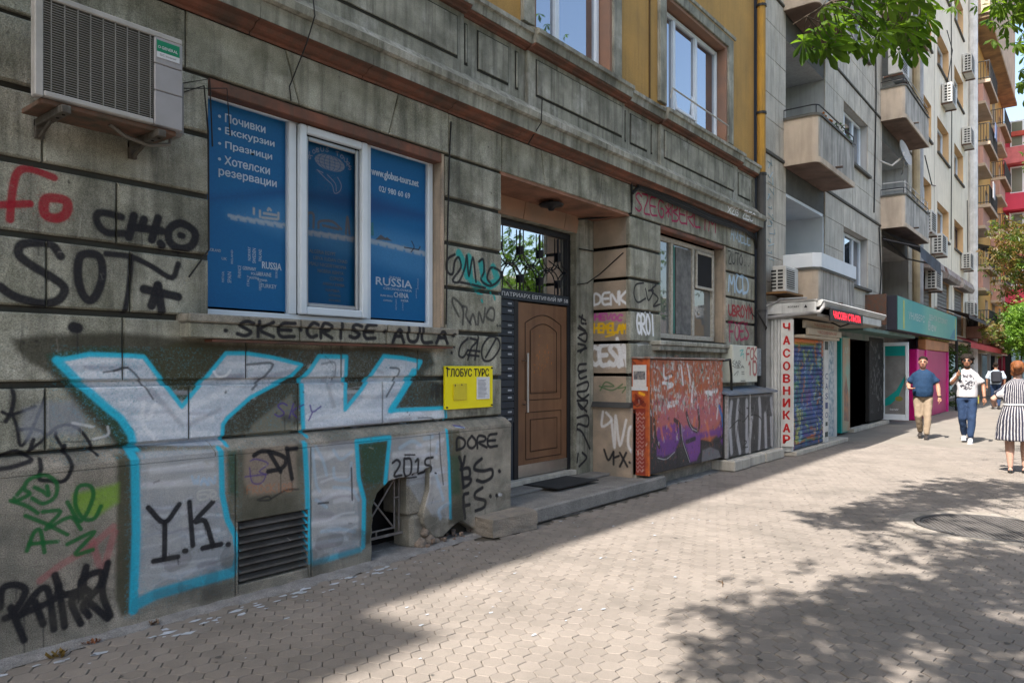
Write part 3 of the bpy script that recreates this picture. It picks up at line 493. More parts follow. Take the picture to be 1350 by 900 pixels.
(0,(0.72,0.73,0.76),0.0196,0.0106,1.0,[12.089,4.134,12.207,4.137]),
(0,(0.72,0.73,0.76),0.0199,0.0107,1.0,[12.396,4.19,12.379,4.194,12.345,4.202,12.311,4.192,12.277,4.165,12.262,4.139,12.265,4.114,12.282,4.095,12.313,4.083,12.345,4.082,12.379,4.092,12.396,4.097]),
(0,(0.35,0.5,0.65),0.0234,0.0101,0.8,[11.831,3.721,11.847,3.778,11.881,3.891,11.914,3.891,11.945,3.778,11.959,3.721]),
(0,(0.35,0.5,0.65),0.0234,0.0101,0.8,[11.857,3.811,11.936,3.812]),
(0,(0.35,0.5,0.65),0.0237,0.0102,0.8,[11.972,3.721,11.974,3.778,11.978,3.892,12.01,3.893,12.068,3.779,12.102,3.779,12.112,3.895,12.117,3.952]),
(0,(0.35,0.5,0.65),0.0239,0.0103,0.8,[12.254,3.92,12.237,3.929,12.203,3.946,12.172,3.925,12.144,3.866,12.14,3.808,12.16,3.75,12.186,3.727,12.221,3.739,12.24,3.768,12.244,3.815,12.233,3.838,12.205,3.838,12.192,3.838]),
(0,(0.35,0.5,0.65),0.0241,0.0104,0.8,[12.421,3.959,12.386,3.955,12.318,3.948,12.279,3.888,12.268,3.777,12.297,3.724,12.366,3.73,12.4,3.733]),
(0,(0.35,0.5,0.65),0.0241,0.0104,0.8,[12.274,3.838,12.385,3.84]),
(0,(0.35,0.5,0.65),0.0243,0.0105,0.8,[12.443,3.959,12.435,3.9,12.42,3.781,12.444,3.724,12.507,3.73,12.539,3.733]),
(0,(0.35,0.5,0.65),0.0246,0.0106,0.8,[12.744,3.966,12.708,3.962,12.637,3.954,12.592,3.893,12.574,3.778,12.6,3.724,12.672,3.73,12.708,3.733]),
(0,(0.35,0.5,0.65),0.0246,0.0106,0.8,[12.584,3.842,12.7,3.843]),
(0,(0.012,0.012,0.016),0.0233,0.01,0.99,[11.708,3.513,11.742,3.513,11.812,3.515,11.812,3.464,11.742,3.359,11.742,3.307,11.812,3.311,11.848,3.313]),
(0,(0.012,0.012,0.016),0.0235,0.0101,0.99,[11.869,3.516,11.871,3.476,11.874,3.395,11.892,3.346,11.924,3.328,11.956,3.33,11.989,3.351,12.007,3.401,12.01,3.48,12.012,3.519]),
(0,(0.012,0.012,0.016),0.0238,0.0103,0.99,[12.034,3.52,12.18,3.523]),
(0,(0.012,0.012,0.016),0.0238,0.0103,0.99,[12.106,3.521,12.106,3.329]),
(0,(0.012,0.012,0.016),0.024,0.0104,0.99,[12.276,3.525,12.26,3.506,12.226,3.467,12.211,3.429,12.215,3.392,12.232,3.364,12.261,3.347,12.291,3.349,12.321,3.369,12.338,3.397,12.342,3.434,12.327,3.471,12.293,3.507,12.276,3.525]),
(0,(0.012,0.012,0.016),0.0243,0.0105,0.99,[12.442,3.348,12.458,3.357]),
(0,(0.012,0.012,0.016),0.0245,0.0106,0.99,[12.619,3.359,12.635,3.367]),
(0,(0.35,0.5,0.65),0.0468,0.0101,0.85,[11.732,2.86,11.739,2.932,11.751,3.077,11.783,3.1,11.836,3,11.889,3.002,11.939,3.108,11.972,3.087,11.992,2.937,12.002,2.862]),
(0,(0.35,0.5,0.65),0.0477,0.0103,0.85,[12.286,3.134,12.254,3.144,12.192,3.164,12.133,3.141,12.076,3.077,12.053,3.015,12.063,2.954,12.096,2.909,12.153,2.879,12.213,2.875,12.275,2.9,12.305,2.912]),
(0,(0.35,0.5,0.65),0.0486,0.0105,0.85,[12.367,2.865,12.359,2.945,12.344,3.105,12.385,3.176,12.485,3.157,12.557,3.119,12.6,3.063,12.608,3.001,12.581,2.933,12.516,2.891,12.417,2.874,12.367,2.865]),
(0,(0.25,0.008,0.02),0.042,0.0101,0.9,[11.732,2.62,11.734,2.588,11.738,2.524,11.758,2.484,11.794,2.468,11.83,2.467,11.866,2.484,11.885,2.526,11.888,2.594,11.89,2.628]),
(0,(0.25,0.008,0.02),0.0424,0.0102,0.9,[11.905,2.459,11.904,2.501,11.903,2.586,11.93,2.628,11.987,2.626,12.019,2.614,12.028,2.593,12,2.573,11.936,2.555,11.942,2.54,12.02,2.527,12.053,2.506,12.041,2.48,12.003,2.464,11.938,2.46,11.905,2.459]),
(0,(0.25,0.008,0.02),0.0429,0.0103,0.9,[12.082,2.457,12.081,2.502,12.078,2.592,12.113,2.632,12.188,2.622,12.222,2.6,12.215,2.566,12.178,2.547,12.112,2.541,12.121,2.518,12.206,2.477,12.249,2.456]),
(0,(0.25,0.008,0.02),0.0434,0.0104,0.9,[12.338,2.65,12.32,2.63,12.284,2.59,12.269,2.551,12.275,2.513,12.296,2.484,12.331,2.465,12.365,2.465,12.398,2.485,12.416,2.514,12.418,2.554,12.398,2.593,12.358,2.631,12.338,2.65]),
(0,(0.25,0.008,0.02),0.0439,0.0105,0.9,[12.436,2.655,12.459,2.631,12.505,2.582,12.549,2.583,12.588,2.636,12.608,2.663]),
(0,(0.25,0.008,0.02),0.0439,0.0105,0.9,[12.529,2.557,12.535,2.454]),
(0,(0.25,0.008,0.02),0.0444,0.0107,0.9,[12.638,2.453,12.638,2.506,12.639,2.612,12.66,2.629,12.701,2.555,12.737,2.555,12.766,2.633,12.79,2.617,12.808,2.507,12.817,2.452]),
(0,(0.3,0.006,0.07),0.0421,0.0101,0.85,[11.79,2.03,11.79,2.11,11.79,2.27,11.838,2.352,11.935,2.355,11.984,2.356]),
(0,(0.3,0.006,0.07),0.0421,0.0101,0.85,[11.79,2.19,11.925,2.197]),
(0,(0.3,0.006,0.07),0.0427,0.0103,0.85,[12.102,2.36,12.08,2.328,12.035,2.264,12.016,2.201,12.02,2.139,12.043,2.093,12.082,2.065,12.122,2.067,12.162,2.1,12.185,2.148,12.19,2.209,12.17,2.27,12.125,2.33,12.102,2.36]),
(0,(0.3,0.006,0.07),0.0433,0.0104,0.85,[12.417,2.369,12.368,2.364,12.271,2.353,12.223,2.276,12.223,2.131,12.274,2.066,12.376,2.08,12.428,2.087]),
(0,(0.3,0.006,0.07),0.0433,0.0104,0.85,[12.223,2.211,12.386,2.219]),
(0,(0.3,0.006,0.07),0.044,0.0105,0.85,[12.649,2.332,12.625,2.342,12.577,2.362,12.53,2.354,12.483,2.315,12.483,2.28,12.53,2.248,12.577,2.216,12.625,2.184,12.625,2.146,12.577,2.102,12.527,2.09,12.475,2.108,12.449,2.118]),
(0,(0.5,0.5,0.48),0.0397,0.0082,0.5,[8.673,1.894,8.876,1.927,9.087,1.918]),
(0,(0.012,0.012,0.016),0.0346,0.0108,0.99,[12.66,2.698,12.798,2.536,13.084,2.483,13.279,2.634,13.181,2.663]),
]
PAINT['side']=[
(0,(0.72,0.73,0.76),0.0334,0.0074,1.0,[0.554,2.439,0.554,2.479,0.554,2.557,0.534,2.59,0.493,2.578,0.466,2.558,0.452,2.53,0.452,2.5,0.466,2.469,0.493,2.45,0.534,2.443,0.554,2.439]),
(0,(0.72,0.73,0.76),0.034,0.0075,1.0,[0.314,2.594,0.341,2.592,0.395,2.589,0.422,2.549,0.422,2.474,0.393,2.437,0.337,2.44,0.308,2.441]),
(0,(0.72,0.73,0.76),0.034,0.0075,1.0,[0.422,2.515,0.331,2.514]),
(0,(0.72,0.73,0.76),0.0346,0.0076,1.0,[0.292,2.433,0.292,2.473,0.292,2.554,0.265,2.553,0.212,2.471,0.184,2.471,0.181,2.552,0.18,2.593]),
(0,(0.72,0.73,0.76),0.035,0.0077,1.0,[0.163,2.43,0.163,2.593]),
(0,(0.72,0.73,0.76),0.0353,0.0078,1.0,[0.065,2.592,0.089,2.57,0.139,2.525,0.136,2.484,0.081,2.446,0.054,2.427]),
(0,(0.45,0.06,0.3),0.0333,0.0073,0.8,[0.538,2.24,0.538,2.325]),
(0,(0.45,0.06,0.3),0.0336,0.0074,0.8,[0.469,2.235,0.466,2.319]),
(0,(0.45,0.06,0.3),0.0334,0.0074,0.8,[0.538,2.282,0.467,2.277]),
(0,(0.45,0.06,0.3),0.0338,0.0075,0.8,[0.381,2.313,0.397,2.313,0.431,2.314,0.449,2.294,0.451,2.254,0.434,2.233,0.4,2.233,0.383,2.233]),
(0,(0.45,0.06,0.3),0.0338,0.0075,0.8,[0.45,2.276,0.394,2.272]),
(0,(0.45,0.06,0.3),0.0342,0.0075,0.8,[0.359,2.311,0.352,2.289,0.339,2.246,0.322,2.245,0.3,2.285,0.289,2.306]),
(0,(0.45,0.06,0.3),0.0346,0.0076,0.8,[0.237,2.302,0.246,2.294,0.264,2.278,0.273,2.262,0.273,2.245,0.267,2.232,0.254,2.223,0.241,2.222,0.227,2.229,0.217,2.241,0.213,2.258,0.217,2.275,0.23,2.293,0.237,2.302]),
(0,(0.45,0.06,0.3),0.035,0.0077,0.8,[0.122,2.28,0.129,2.284,0.144,2.291,0.16,2.287,0.178,2.272,0.188,2.256,0.189,2.239,0.183,2.226,0.171,2.217,0.157,2.215,0.141,2.22,0.133,2.222]),
(0,(0.7,0.42,0.01),0.0332,0.0073,1.0,[0.554,2.07,0.554,2.184]),
(0,(0.7,0.42,0.01),0.0335,0.0074,1.0,[0.484,2.067,0.484,2.183]),
(0,(0.7,0.42,0.01),0.0334,0.0074,1.0,[0.554,2.127,0.484,2.125]),
(0,(0.7,0.42,0.01),0.0337,0.0074,1.0,[0.414,2.182,0.43,2.181,0.464,2.179,0.48,2.15,0.48,2.094,0.463,2.067,0.428,2.069,0.41,2.069]),
(0,(0.7,0.42,0.01),0.0336,0.0074,1.0,[0.48,2.125,0.424,2.123]),
(0,(0.7,0.42,0.01),0.034,0.0075,1.0,[0.407,2.063,0.405,2.093,0.402,2.153,0.393,2.161,0.379,2.119,0.365,2.119,0.352,2.161,0.343,2.151,0.339,2.091,0.338,2.06]),
(0,(0.7,0.42,0.01),0.0343,0.0076,1.0,[0.269,2.181,0.285,2.18,0.318,2.177,0.334,2.147,0.334,2.089,0.317,2.061,0.283,2.062,0.266,2.063]),
(0,(0.7,0.42,0.01),0.0343,0.0076,1.0,[0.334,2.121,0.279,2.119]),
(0,(0.7,0.42,0.01),0.0346,0.0076,1.0,[0.262,2.181,0.262,2.15,0.262,2.088,0.247,2.057,0.216,2.059,0.201,2.06]),
(0,(0.7,0.42,0.01),0.035,0.0077,1.0,[0.191,2.053,0.183,2.085,0.166,2.148,0.149,2.148,0.132,2.083,0.124,2.05]),
(0,(0.7,0.42,0.01),0.035,0.0077,1.0,[0.178,2.104,0.137,2.103]),
(0,(0.7,0.42,0.01),0.0354,0.0078,1.0,[0.12,2.05,0.119,2.082,0.115,2.147,0.107,2.157,0.094,2.111,0.08,2.111,0.067,2.156,0.059,2.146,0.055,2.08,0.054,2.047]),
(0,(0.7,0.42,0.01),0.0263,0.0076,0.93,[0.373,2.009,0.244,2.033]),
(0,(0.72,0.73,0.76),0.0628,0.0073,0.9,[0.498,1.85,0.515,1.858,0.549,1.874,0.579,1.854,0.605,1.801,0.612,1.751,0.602,1.703,0.582,1.666,0.551,1.641,0.522,1.637,0.494,1.656,0.48,1.666]),
(0,(0.72,0.73,0.76),0.064,0.0075,0.9,[0.346,1.908,0.379,1.9,0.446,1.885,0.473,1.815,0.461,1.689,0.422,1.628,0.356,1.634,0.324,1.637]),
(0,(0.72,0.73,0.76),0.0639,0.0075,0.9,[0.468,1.759,0.358,1.764]),
(0,(0.72,0.73,0.76),0.0653,0.0076,0.9,[0.193,1.88,0.208,1.89,0.24,1.909,0.271,1.898,0.3,1.858,0.298,1.823,0.266,1.792,0.234,1.758,0.203,1.723,0.202,1.683,0.23,1.641,0.261,1.632,0.295,1.654,0.312,1.665]),
(0,(0.72,0.73,0.76),0.0666,0.0078,0.9,[0.166,1.618,0.152,1.696,0.121,1.855,0.088,1.858,0.054,1.697,0.038,1.615]),
(0,(0.72,0.73,0.76),0.0666,0.0078,0.9,[0.143,1.743,0.064,1.746]),
(0,(0.72,0.73,0.76),0.0537,0.0077,0.93,[0.196,1.976,0.116,1.629]),
(0,(0.01,0.12,0.03),0.0182,0.0075,0.8,[0.455,1.29,0.373,1.404,0.244,1.35,0.406,1.348]),
(0,(0.01,0.12,0.03),0.0186,0.0077,0.8,[0.471,1.347,0.276,1.294,0.116,1.38,0.18,1.324,0.022,1.354]),
(0,(0.01,0.12,0.03),0.019,0.0078,0.8,[0.116,1.269,0.007,1.409]),
(0,(0.72,0.73,0.76),0.0365,0.0113,0.7,[0.406,1.01,0.422,0.812,0.276,0.903,0.357,0.998]),
(0,(0.72,0.73,0.76),0.0374,0.0115,0.7,[0.276,0.903,0.228,0.543,0.212,0.962,0.148,0.576,0.054,0.913]),
(0,(0.72,0.73,0.76),0.0386,0.0119,0.7,[-0.07,0.836,0.007,0.805,0.022,0.585,-0.07,0.454]),
(0,(0.012,0.012,0.016),0.0315,0.0076,0.99,[0.389,0.504,0.324,0.369,0.244,0.486]),
(0,(0.012,0.012,0.016),0.0318,0.0076,0.99,[0.244,0.486,0.244,0.319]),
(0,(0.012,0.012,0.016),0.032,0.0077,0.99,[0.244,0.403,0.164,0.437]),
(0,(0.012,0.012,0.016),0.0325,0.0078,0.99,[0.148,0.479,0.038,0.309]),
(0,(0.012,0.012,0.016),0.0324,0.0078,0.99,[0.054,0.486,0.148,0.299]),
(0,(0.012,0.012,0.016),0.0329,0.0079,0.99,[0.007,0.366,0.001,0.361]),
]
PAINT['cab']=[
(1,(0.02,0.02,0.022),0.0,0.0112,0.97,[8.518,1.726,10.99,1.778,11.003,0.182,8.518,0.195]),
(1,(0.36,0.09,0.035),0.0,0.0342,0.85,[8.541,1.704,10.924,1.751,10.924,0.97,10.667,0.572,10.418,0.49,10.119,0.513,9.889,0.725,9.613,0.648,8.992,0.603,8.61,0.721]),
(1,(0.36,0.1,0.13),0.0,0.0909,0.75,[8.751,1.153,9.347,1.224,10.178,1.2,10.924,1.23,10.924,0.814,10.297,0.599,9.833,0.729,9.452,0.754,8.751,0.799]),
(1,(0.12,0.03,0.2),0.0,0.0342,0.95,[8.727,0.801,9.347,0.853,9.559,0.747,10.003,0.645,10.667,0.675,10.924,0.814,10.977,0.341,10.859,0.429,10.667,0.572,10.09,0.565,10.061,0.371,9.722,0.282,9.452,0.66,9.244,0.445,8.895,0.409,8.727,0.447]),
(1,(0.15,0.04,0.22),0.0,0.0229,0.8,[9.559,0.794,10.061,0.714,10.061,0.371,9.946,0.26,9.722,0.259]),
(0,(0.6,0.15,0.02),0.0565,0.0318,0.6,[8.846,0.793,8.895,0.655]),
(0,(0.6,0.15,0.02),0.0575,0.0323,0.6,[9.042,0.848,9.142,0.751]),
(0,(0.6,0.15,0.02),0.061,0.0343,0.6,[9.889,0.87,9.833,0.729]),
(0,(0.6,0.15,0.02),0.0632,0.0356,0.6,[10.297,0.798,10.418,0.49]),
(0,(0.6,0.15,0.02),0.058,0.0327,0.6,[9.193,1.481,9.244,1.181]),
(0,(0.6,0.15,0.02),0.0552,0.0311,0.6,[8.61,1.53,8.587,1.203]),
(0,(0.6,0.15,0.02),0.0601,0.0338,0.6,[9.613,1.453,9.722,1.07]),
(0,(0.55,0.12,0.02),0.0256,0.0064,0.85,[9.068,1.646,9.04,1.653,9.011,1.658]),
(0,(0.45,0.45,0.44),0.0144,0.0068,0.85,[9.769,1.528,9.771,1.52,9.772,1.515]),
(0,(0.03,0.03,0.03),0.02,0.0071,0.85,[10.336,1.162,10.372,1.13,10.408,1.109]),
(0,(0.55,0.55,0.56),0.0184,0.0071,0.85,[10.405,1.178,10.387,1.146,10.369,1.125]),
(0,(0.03,0.03,0.03),0.0164,0.0074,0.85,[10.816,1.132,10.826,1.108,10.836,1.091]),
(0,(0.55,0.12,0.02),0.021,0.0068,0.85,[9.667,1.6,9.701,1.571,9.736,1.552]),
(0,(0.5,0.5,0.5),0.0431,0.0073,0.85,[10.765,1.139,10.772,1.105,10.778,1.082]),
(0,(0.55,0.12,0.02),0.0268,0.0072,0.85,[10.513,1.374,10.495,1.362,10.476,1.354]),
(0,(0.45,0.45,0.44),0.0132,0.0064,0.85,[9.062,1.55,9.031,1.531,8.999,1.518]),
(0,(0.55,0.12,0.02),0.0322,0.0065,0.85,[9.163,1.38,9.138,1.359,9.113,1.345]),
(0,(0.12,0.03,0.02),0.0292,0.0063,0.85,[8.719,1.162,8.704,1.155,8.689,1.151]),
(0,(0.2,0.32,0.26),0.0193,0.0071,0.85,[10.252,1.504,10.237,1.473,10.223,1.453]),
(0,(0.2,0.32,0.26),0.0321,0.007,0.85,[10.154,1.534,10.133,1.527,10.111,1.523]),
(0,(0.5,0.5,0.5),0.0219,0.0064,0.85,[8.946,1.429,8.917,1.396,8.889,1.374]),
(0,(0.03,0.03,0.03),0.0126,0.0065,0.85,[9.174,1.293,9.159,1.259,9.144,1.236]),
(0,(0.45,0.45,0.44),0.0328,0.0071,0.85,[10.324,1.443,10.351,1.438,10.378,1.434]),
(0,(0.55,0.55,0.56),0.019,0.0064,0.85,[8.974,1.438,8.981,1.439,8.988,1.44]),
(0,(0.55,0.12,0.02),0.0179,0.0069,0.85,[9.825,1.479,9.847,1.471,9.87,1.466]),
(0,(0.55,0.55,0.56),0.0243,0.0065,0.85,[9.184,1.65,9.164,1.655,9.143,1.659]),
(0,(0.12,0.03,0.02),0.0386,0.0063,0.85,[8.697,1.605,8.704,1.59,8.711,1.58]),
(0,(0.5,0.5,0.5),0.0164,0.0069,0.85,[9.848,1.507,9.85,1.479,9.853,1.461]),
(0,(0.55,0.12,0.02),0.0183,0.0066,0.85,[9.446,1.089,9.442,1.075,9.437,1.066]),
(0,(0.12,0.03,0.02),0.0374,0.0064,0.85,[9.032,1.438,9.055,1.424,9.079,1.414]),
(0,(0.55,0.55,0.56),0.0262,0.0062,0.85,[8.65,1.555,8.667,1.545,8.685,1.538]),
(0,(0.03,0.03,0.03),0.0284,0.0065,0.85,[9.123,1.509,9.157,1.5,9.192,1.493]),
(0,(0.45,0.45,0.44),0.0365,0.0072,0.85,[10.654,1.272,10.613,1.263,10.573,1.257]),
(0,(0.2,0.32,0.26),0.0391,0.0067,0.85,[9.493,1.124,9.525,1.116,9.557,1.11]),
(0,(0.12,0.03,0.02),0.0226,0.0069,0.85,[10.028,1.19,10.021,1.189,10.015,1.188]),
(0,(0.03,0.03,0.03),0.0426,0.0071,0.85,[10.391,1.178,10.43,1.182,10.47,1.185]),
(0,(0.12,0.03,0.02),0.0199,0.0074,0.85,[10.844,1.052,10.835,1.031,10.825,1.017]),
(0,(0.62,0.62,0.64),0.0428,0.0086,0.9,[8.919,1.618,8.943,1.461,9.142,1.481]),
(0,(0.62,0.62,0.64),0.0429,0.0086,0.9,[8.895,1.394,9.193,1.366,9.042,1.324]),
(0,(0.62,0.62,0.64),0.0478,0.0096,0.9,[10.267,1.235,10.667,1.237]),
(0,(0.62,0.62,0.64),0.0475,0.0095,0.9,[10.297,1.222,10.48,1.191]),
(0,(0.62,0.62,0.64),0.0435,0.0087,0.9,[9.067,1.119,9.347,1.131]),
(0,(0.62,0.62,0.64),0.0434,0.0087,0.9,[9.042,1.075,9.295,1.087]),
(0,(0.62,0.62,0.64),0.0444,0.0089,0.9,[9.452,1.595,9.505,1.361]),
(0,(0.62,0.62,0.64),0.0452,0.009,0.9,[9.64,1.643,9.722,1.452,9.722,1.357]),
(0,(0.62,0.62,0.64),0.0455,0.0091,0.9,[9.833,1.379,9.777,1.116]),
(0,(0.01,0.01,0.012),0.0604,0.0084,0.95,[8.657,1.047,8.68,0.716,8.798,0.552]),
(0,(0.01,0.01,0.012),0.064,0.0089,0.95,[9.244,0.882,9.399,0.804,9.452,0.613,9.694,0.285]),
(0,(0.01,0.01,0.012),0.066,0.0091,0.95,[9.613,0.956,9.722,0.784,9.946,0.685,10.032,0.765,10.003,1.01]),
(0,(0.01,0.01,0.012),0.0693,0.0096,0.95,[10.119,0.513,10.541,0.455,10.924,0.554]),
(0,(0.01,0.01,0.012),0.0655,0.0091,0.95,[9.889,0.58,9.613,0.554]),
(0,(0.4,0.4,0.42),0.0119,0.0053,0.93,[8.751,0.412,8.992,0.373,9.244,0.445]),
(0,(0.4,0.4,0.42),0.0126,0.0057,0.93,[9.64,0.907,9.777,0.744,9.946,0.685]),
(0,(0.4,0.4,0.42),0.0124,0.0056,0.93,[9.452,0.8,9.505,0.562,9.722,0.259]),
(1,(0.13,0.13,0.14),0.0,0.0179,0.95,[10.149,0.388,10.418,0.414,10.73,0.337,10.827,0.212,10.119,0.219]),
(0,(0.02,0.15,0.4),0.0708,0.0123,0.93,[10.762,1.003,10.859,0.843,10.892,0.712]),
(0,(0.5,0.5,0.5),0.0377,0.0097,0.93,[10.699,0.98,10.667,0.828]),
(0,(0.4,0.1,0.02),0.0193,0.0071,0.7,[10.296,0.842,10.305,0.828]),
(0,(0.02,0.02,0.02),0.0102,0.0067,0.7,[9.575,0.761,9.554,0.736]),
(0,(0.4,0.1,0.02),0.0115,0.0062,0.7,[8.59,0.432,8.6,0.421]),
(0,(0.4,0.1,0.02),0.0091,0.0064,0.7,[9.02,1.097,9.024,1.075]),
(0,(0.3,0.05,0.03),0.0131,0.0068,0.7,[9.787,0.401,9.769,0.382]),
]
PAINT['cabside']=[
(1,(0.18,0.02,0.015),0.0,0.005,0.9,[-0.035,1.068,-0.201,1.074,-0.201,0.205,-0.035,0.212]),
(0,(0.5,0.3,0.3),0.0112,0.005,0.7,[-0.067,1.004,-0.091,0.978,-0.116,1.014,-0.148,0.985,-0.172,1.008]),
(0,(0.5,0.3,0.3),0.0112,0.005,0.7,[-0.067,0.951,-0.091,0.926,-0.116,0.962,-0.148,0.933,-0.172,0.956]),
(0,(0.5,0.3,0.3),0.0112,0.005,0.7,[-0.067,0.898,-0.091,0.873,-0.116,0.909,-0.148,0.88,-0.172,0.903]),
(0,(0.5,0.3,0.3),0.0112,0.005,0.7,[-0.067,0.846,-0.091,0.821,-0.116,0.857,-0.148,0.828,-0.172,0.851]),
(0,(0.5,0.3,0.3),0.0112,0.005,0.7,[-0.067,0.793,-0.091,0.768,-0.116,0.805,-0.148,0.776,-0.172,0.799]),
(0,(0.5,0.3,0.3),0.0112,0.005,0.7,[-0.067,0.741,-0.091,0.716,-0.116,0.752,-0.148,0.723,-0.172,0.747]),
(0,(0.5,0.3,0.3),0.0112,0.005,0.7,[-0.067,0.688,-0.091,0.663,-0.116,0.7,-0.148,0.671,-0.172,0.694]),
(0,(0.5,0.3,0.3),0.0112,0.005,0.7,[-0.067,0.635,-0.091,0.611,-0.116,0.647,-0.148,0.619,-0.172,0.642]),
(0,(0.5,0.3,0.3),0.0112,0.005,0.7,[-0.067,0.583,-0.091,0.558,-0.116,0.595,-0.148,0.566,-0.172,0.59]),
(0,(0.5,0.3,0.3),0.0112,0.005,0.7,[-0.067,0.53,-0.091,0.506,-0.116,0.542,-0.148,0.514,-0.172,0.538]),
(0,(0.5,0.3,0.3),0.0112,0.005,0.7,[-0.067,0.478,-0.091,0.453,-0.116,0.49,-0.148,0.462,-0.172,0.485]),
(0,(0.5,0.3,0.3),0.0112,0.005,0.7,[-0.067,0.425,-0.091,0.401,-0.116,0.437,-0.148,0.409,-0.172,0.433]),
(0,(0.5,0.3,0.3),0.0112,0.005,0.7,[-0.067,0.372,-0.091,0.348,-0.116,0.385,-0.148,0.357,-0.172,0.381]),
(0,(0.5,0.3,0.3),0.0112,0.005,0.7,[-0.067,0.32,-0.091,0.296,-0.116,0.333,-0.148,0.305,-0.172,0.328]),
(0,(0.5,0.3,0.3),0.0112,0.005,0.7,[-0.067,0.267,-0.091,0.243,-0.116,0.28,-0.148,0.252,-0.172,0.276]),
(0,(0.02,0.02,0.02),0.0199,0.008,0.7,[-0.005,1.684,-0.054,1.639,-0.03,1.596]),
(0,(0.02,0.02,0.02),0.0202,0.0081,0.7,[-0.091,1.705,-0.153,1.683]),
(0,(0.02,0.02,0.02),0.0201,0.008,0.7,[-0.005,1.155,-0.079,1.092,-0.177,1.16]),
(0,(0.12,0.01,0.01),0.0672,0.0081,0.8,[-0.054,1.223,-0.177,1.117]),
(0,(0.12,0.01,0.01),0.0668,0.008,0.8,[-0.03,1.134,-0.128,1.181]),
(0,(0.8,0.4,0.02),0.036,0.0081,0.93,[-0.116,1.268,-0.177,1.247]),
]
PAINT['cabb']=[
(1,(0.02,0.02,0.022),0.0,0.0133,0.8,[10.943,1.127,13.094,1.087,13.094,0.132,10.943,0.166]),
(0,(0.33,0.33,0.35),0.1064,0.0189,0.92,[11.11,1.043,11.043,0.758,11.11,0.281]),
(0,(0.33,0.33,0.35),0.1086,0.0193,0.92,[11.386,1.059,11.316,0.636,11.457,0.25]),
(0,(0.33,0.33,0.35),0.1112,0.0198,0.92,[11.746,1.046,11.746,0.717,11.746,0.251]),
(0,(0.33,0.33,0.35),0.1123,0.0199,0.92,[11.97,0.76,11.82,0.245]),
(0,(0.33,0.33,0.35),0.1155,0.0205,0.92,[12.319,1.054,12.359,0.796,12.319,0.201]),
(0,(0.33,0.33,0.35),0.1176,0.0209,0.92,[12.602,0.784,12.643,0.201]),
(0,(0.33,0.33,0.35),0.1197,0.0213,0.92,[12.895,1.034,12.938,0.855]),
(0,(0.33,0.33,0.35),0.1197,0.0213,0.92,[12.895,0.71,12.938,0.264]),
(0,(0.01,0.01,0.01),0.023,0.0065,0.93,[11.043,0.653,11.386,0.765,11.6,0.726,11.82,0.823]),
(0,(0.01,0.01,0.01),0.0228,0.0064,0.93,[11.386,0.765,11.247,0.269]),
(0,(0.01,0.01,0.01),0.0241,0.0068,0.93,[11.82,0.796,12.124,0.808,12.439,0.677,12.359,0.197]),
(0,(0.01,0.01,0.01),0.0239,0.0067,0.93,[11.97,0.76,12.085,0.473,12.047,0.197]),
(0,(0.01,0.01,0.01),0.0251,0.0071,0.93,[12.685,0.779,13.024,0.747]),
(0,(0.01,0.01,0.01),0.0248,0.007,0.93,[12.768,0.775,12.602,1.015]),
(0,(0.01,0.01,0.01),0.0233,0.0066,0.93,[11.6,0.427,11.746,0.388,11.6,0.318,11.783,0.303]),
(0,(0.01,0.01,0.01),0.0236,0.0066,0.93,[11.746,0.937,12.047,0.924]),
(0,(0.01,0.01,0.01),0.0236,0.0066,0.93,[11.895,0.985,11.895,0.889]),
(0,(0.01,0.01,0.01),0.023,0.0065,0.93,[11.457,1.084,11.386,0.925,11.6,0.834]),
]
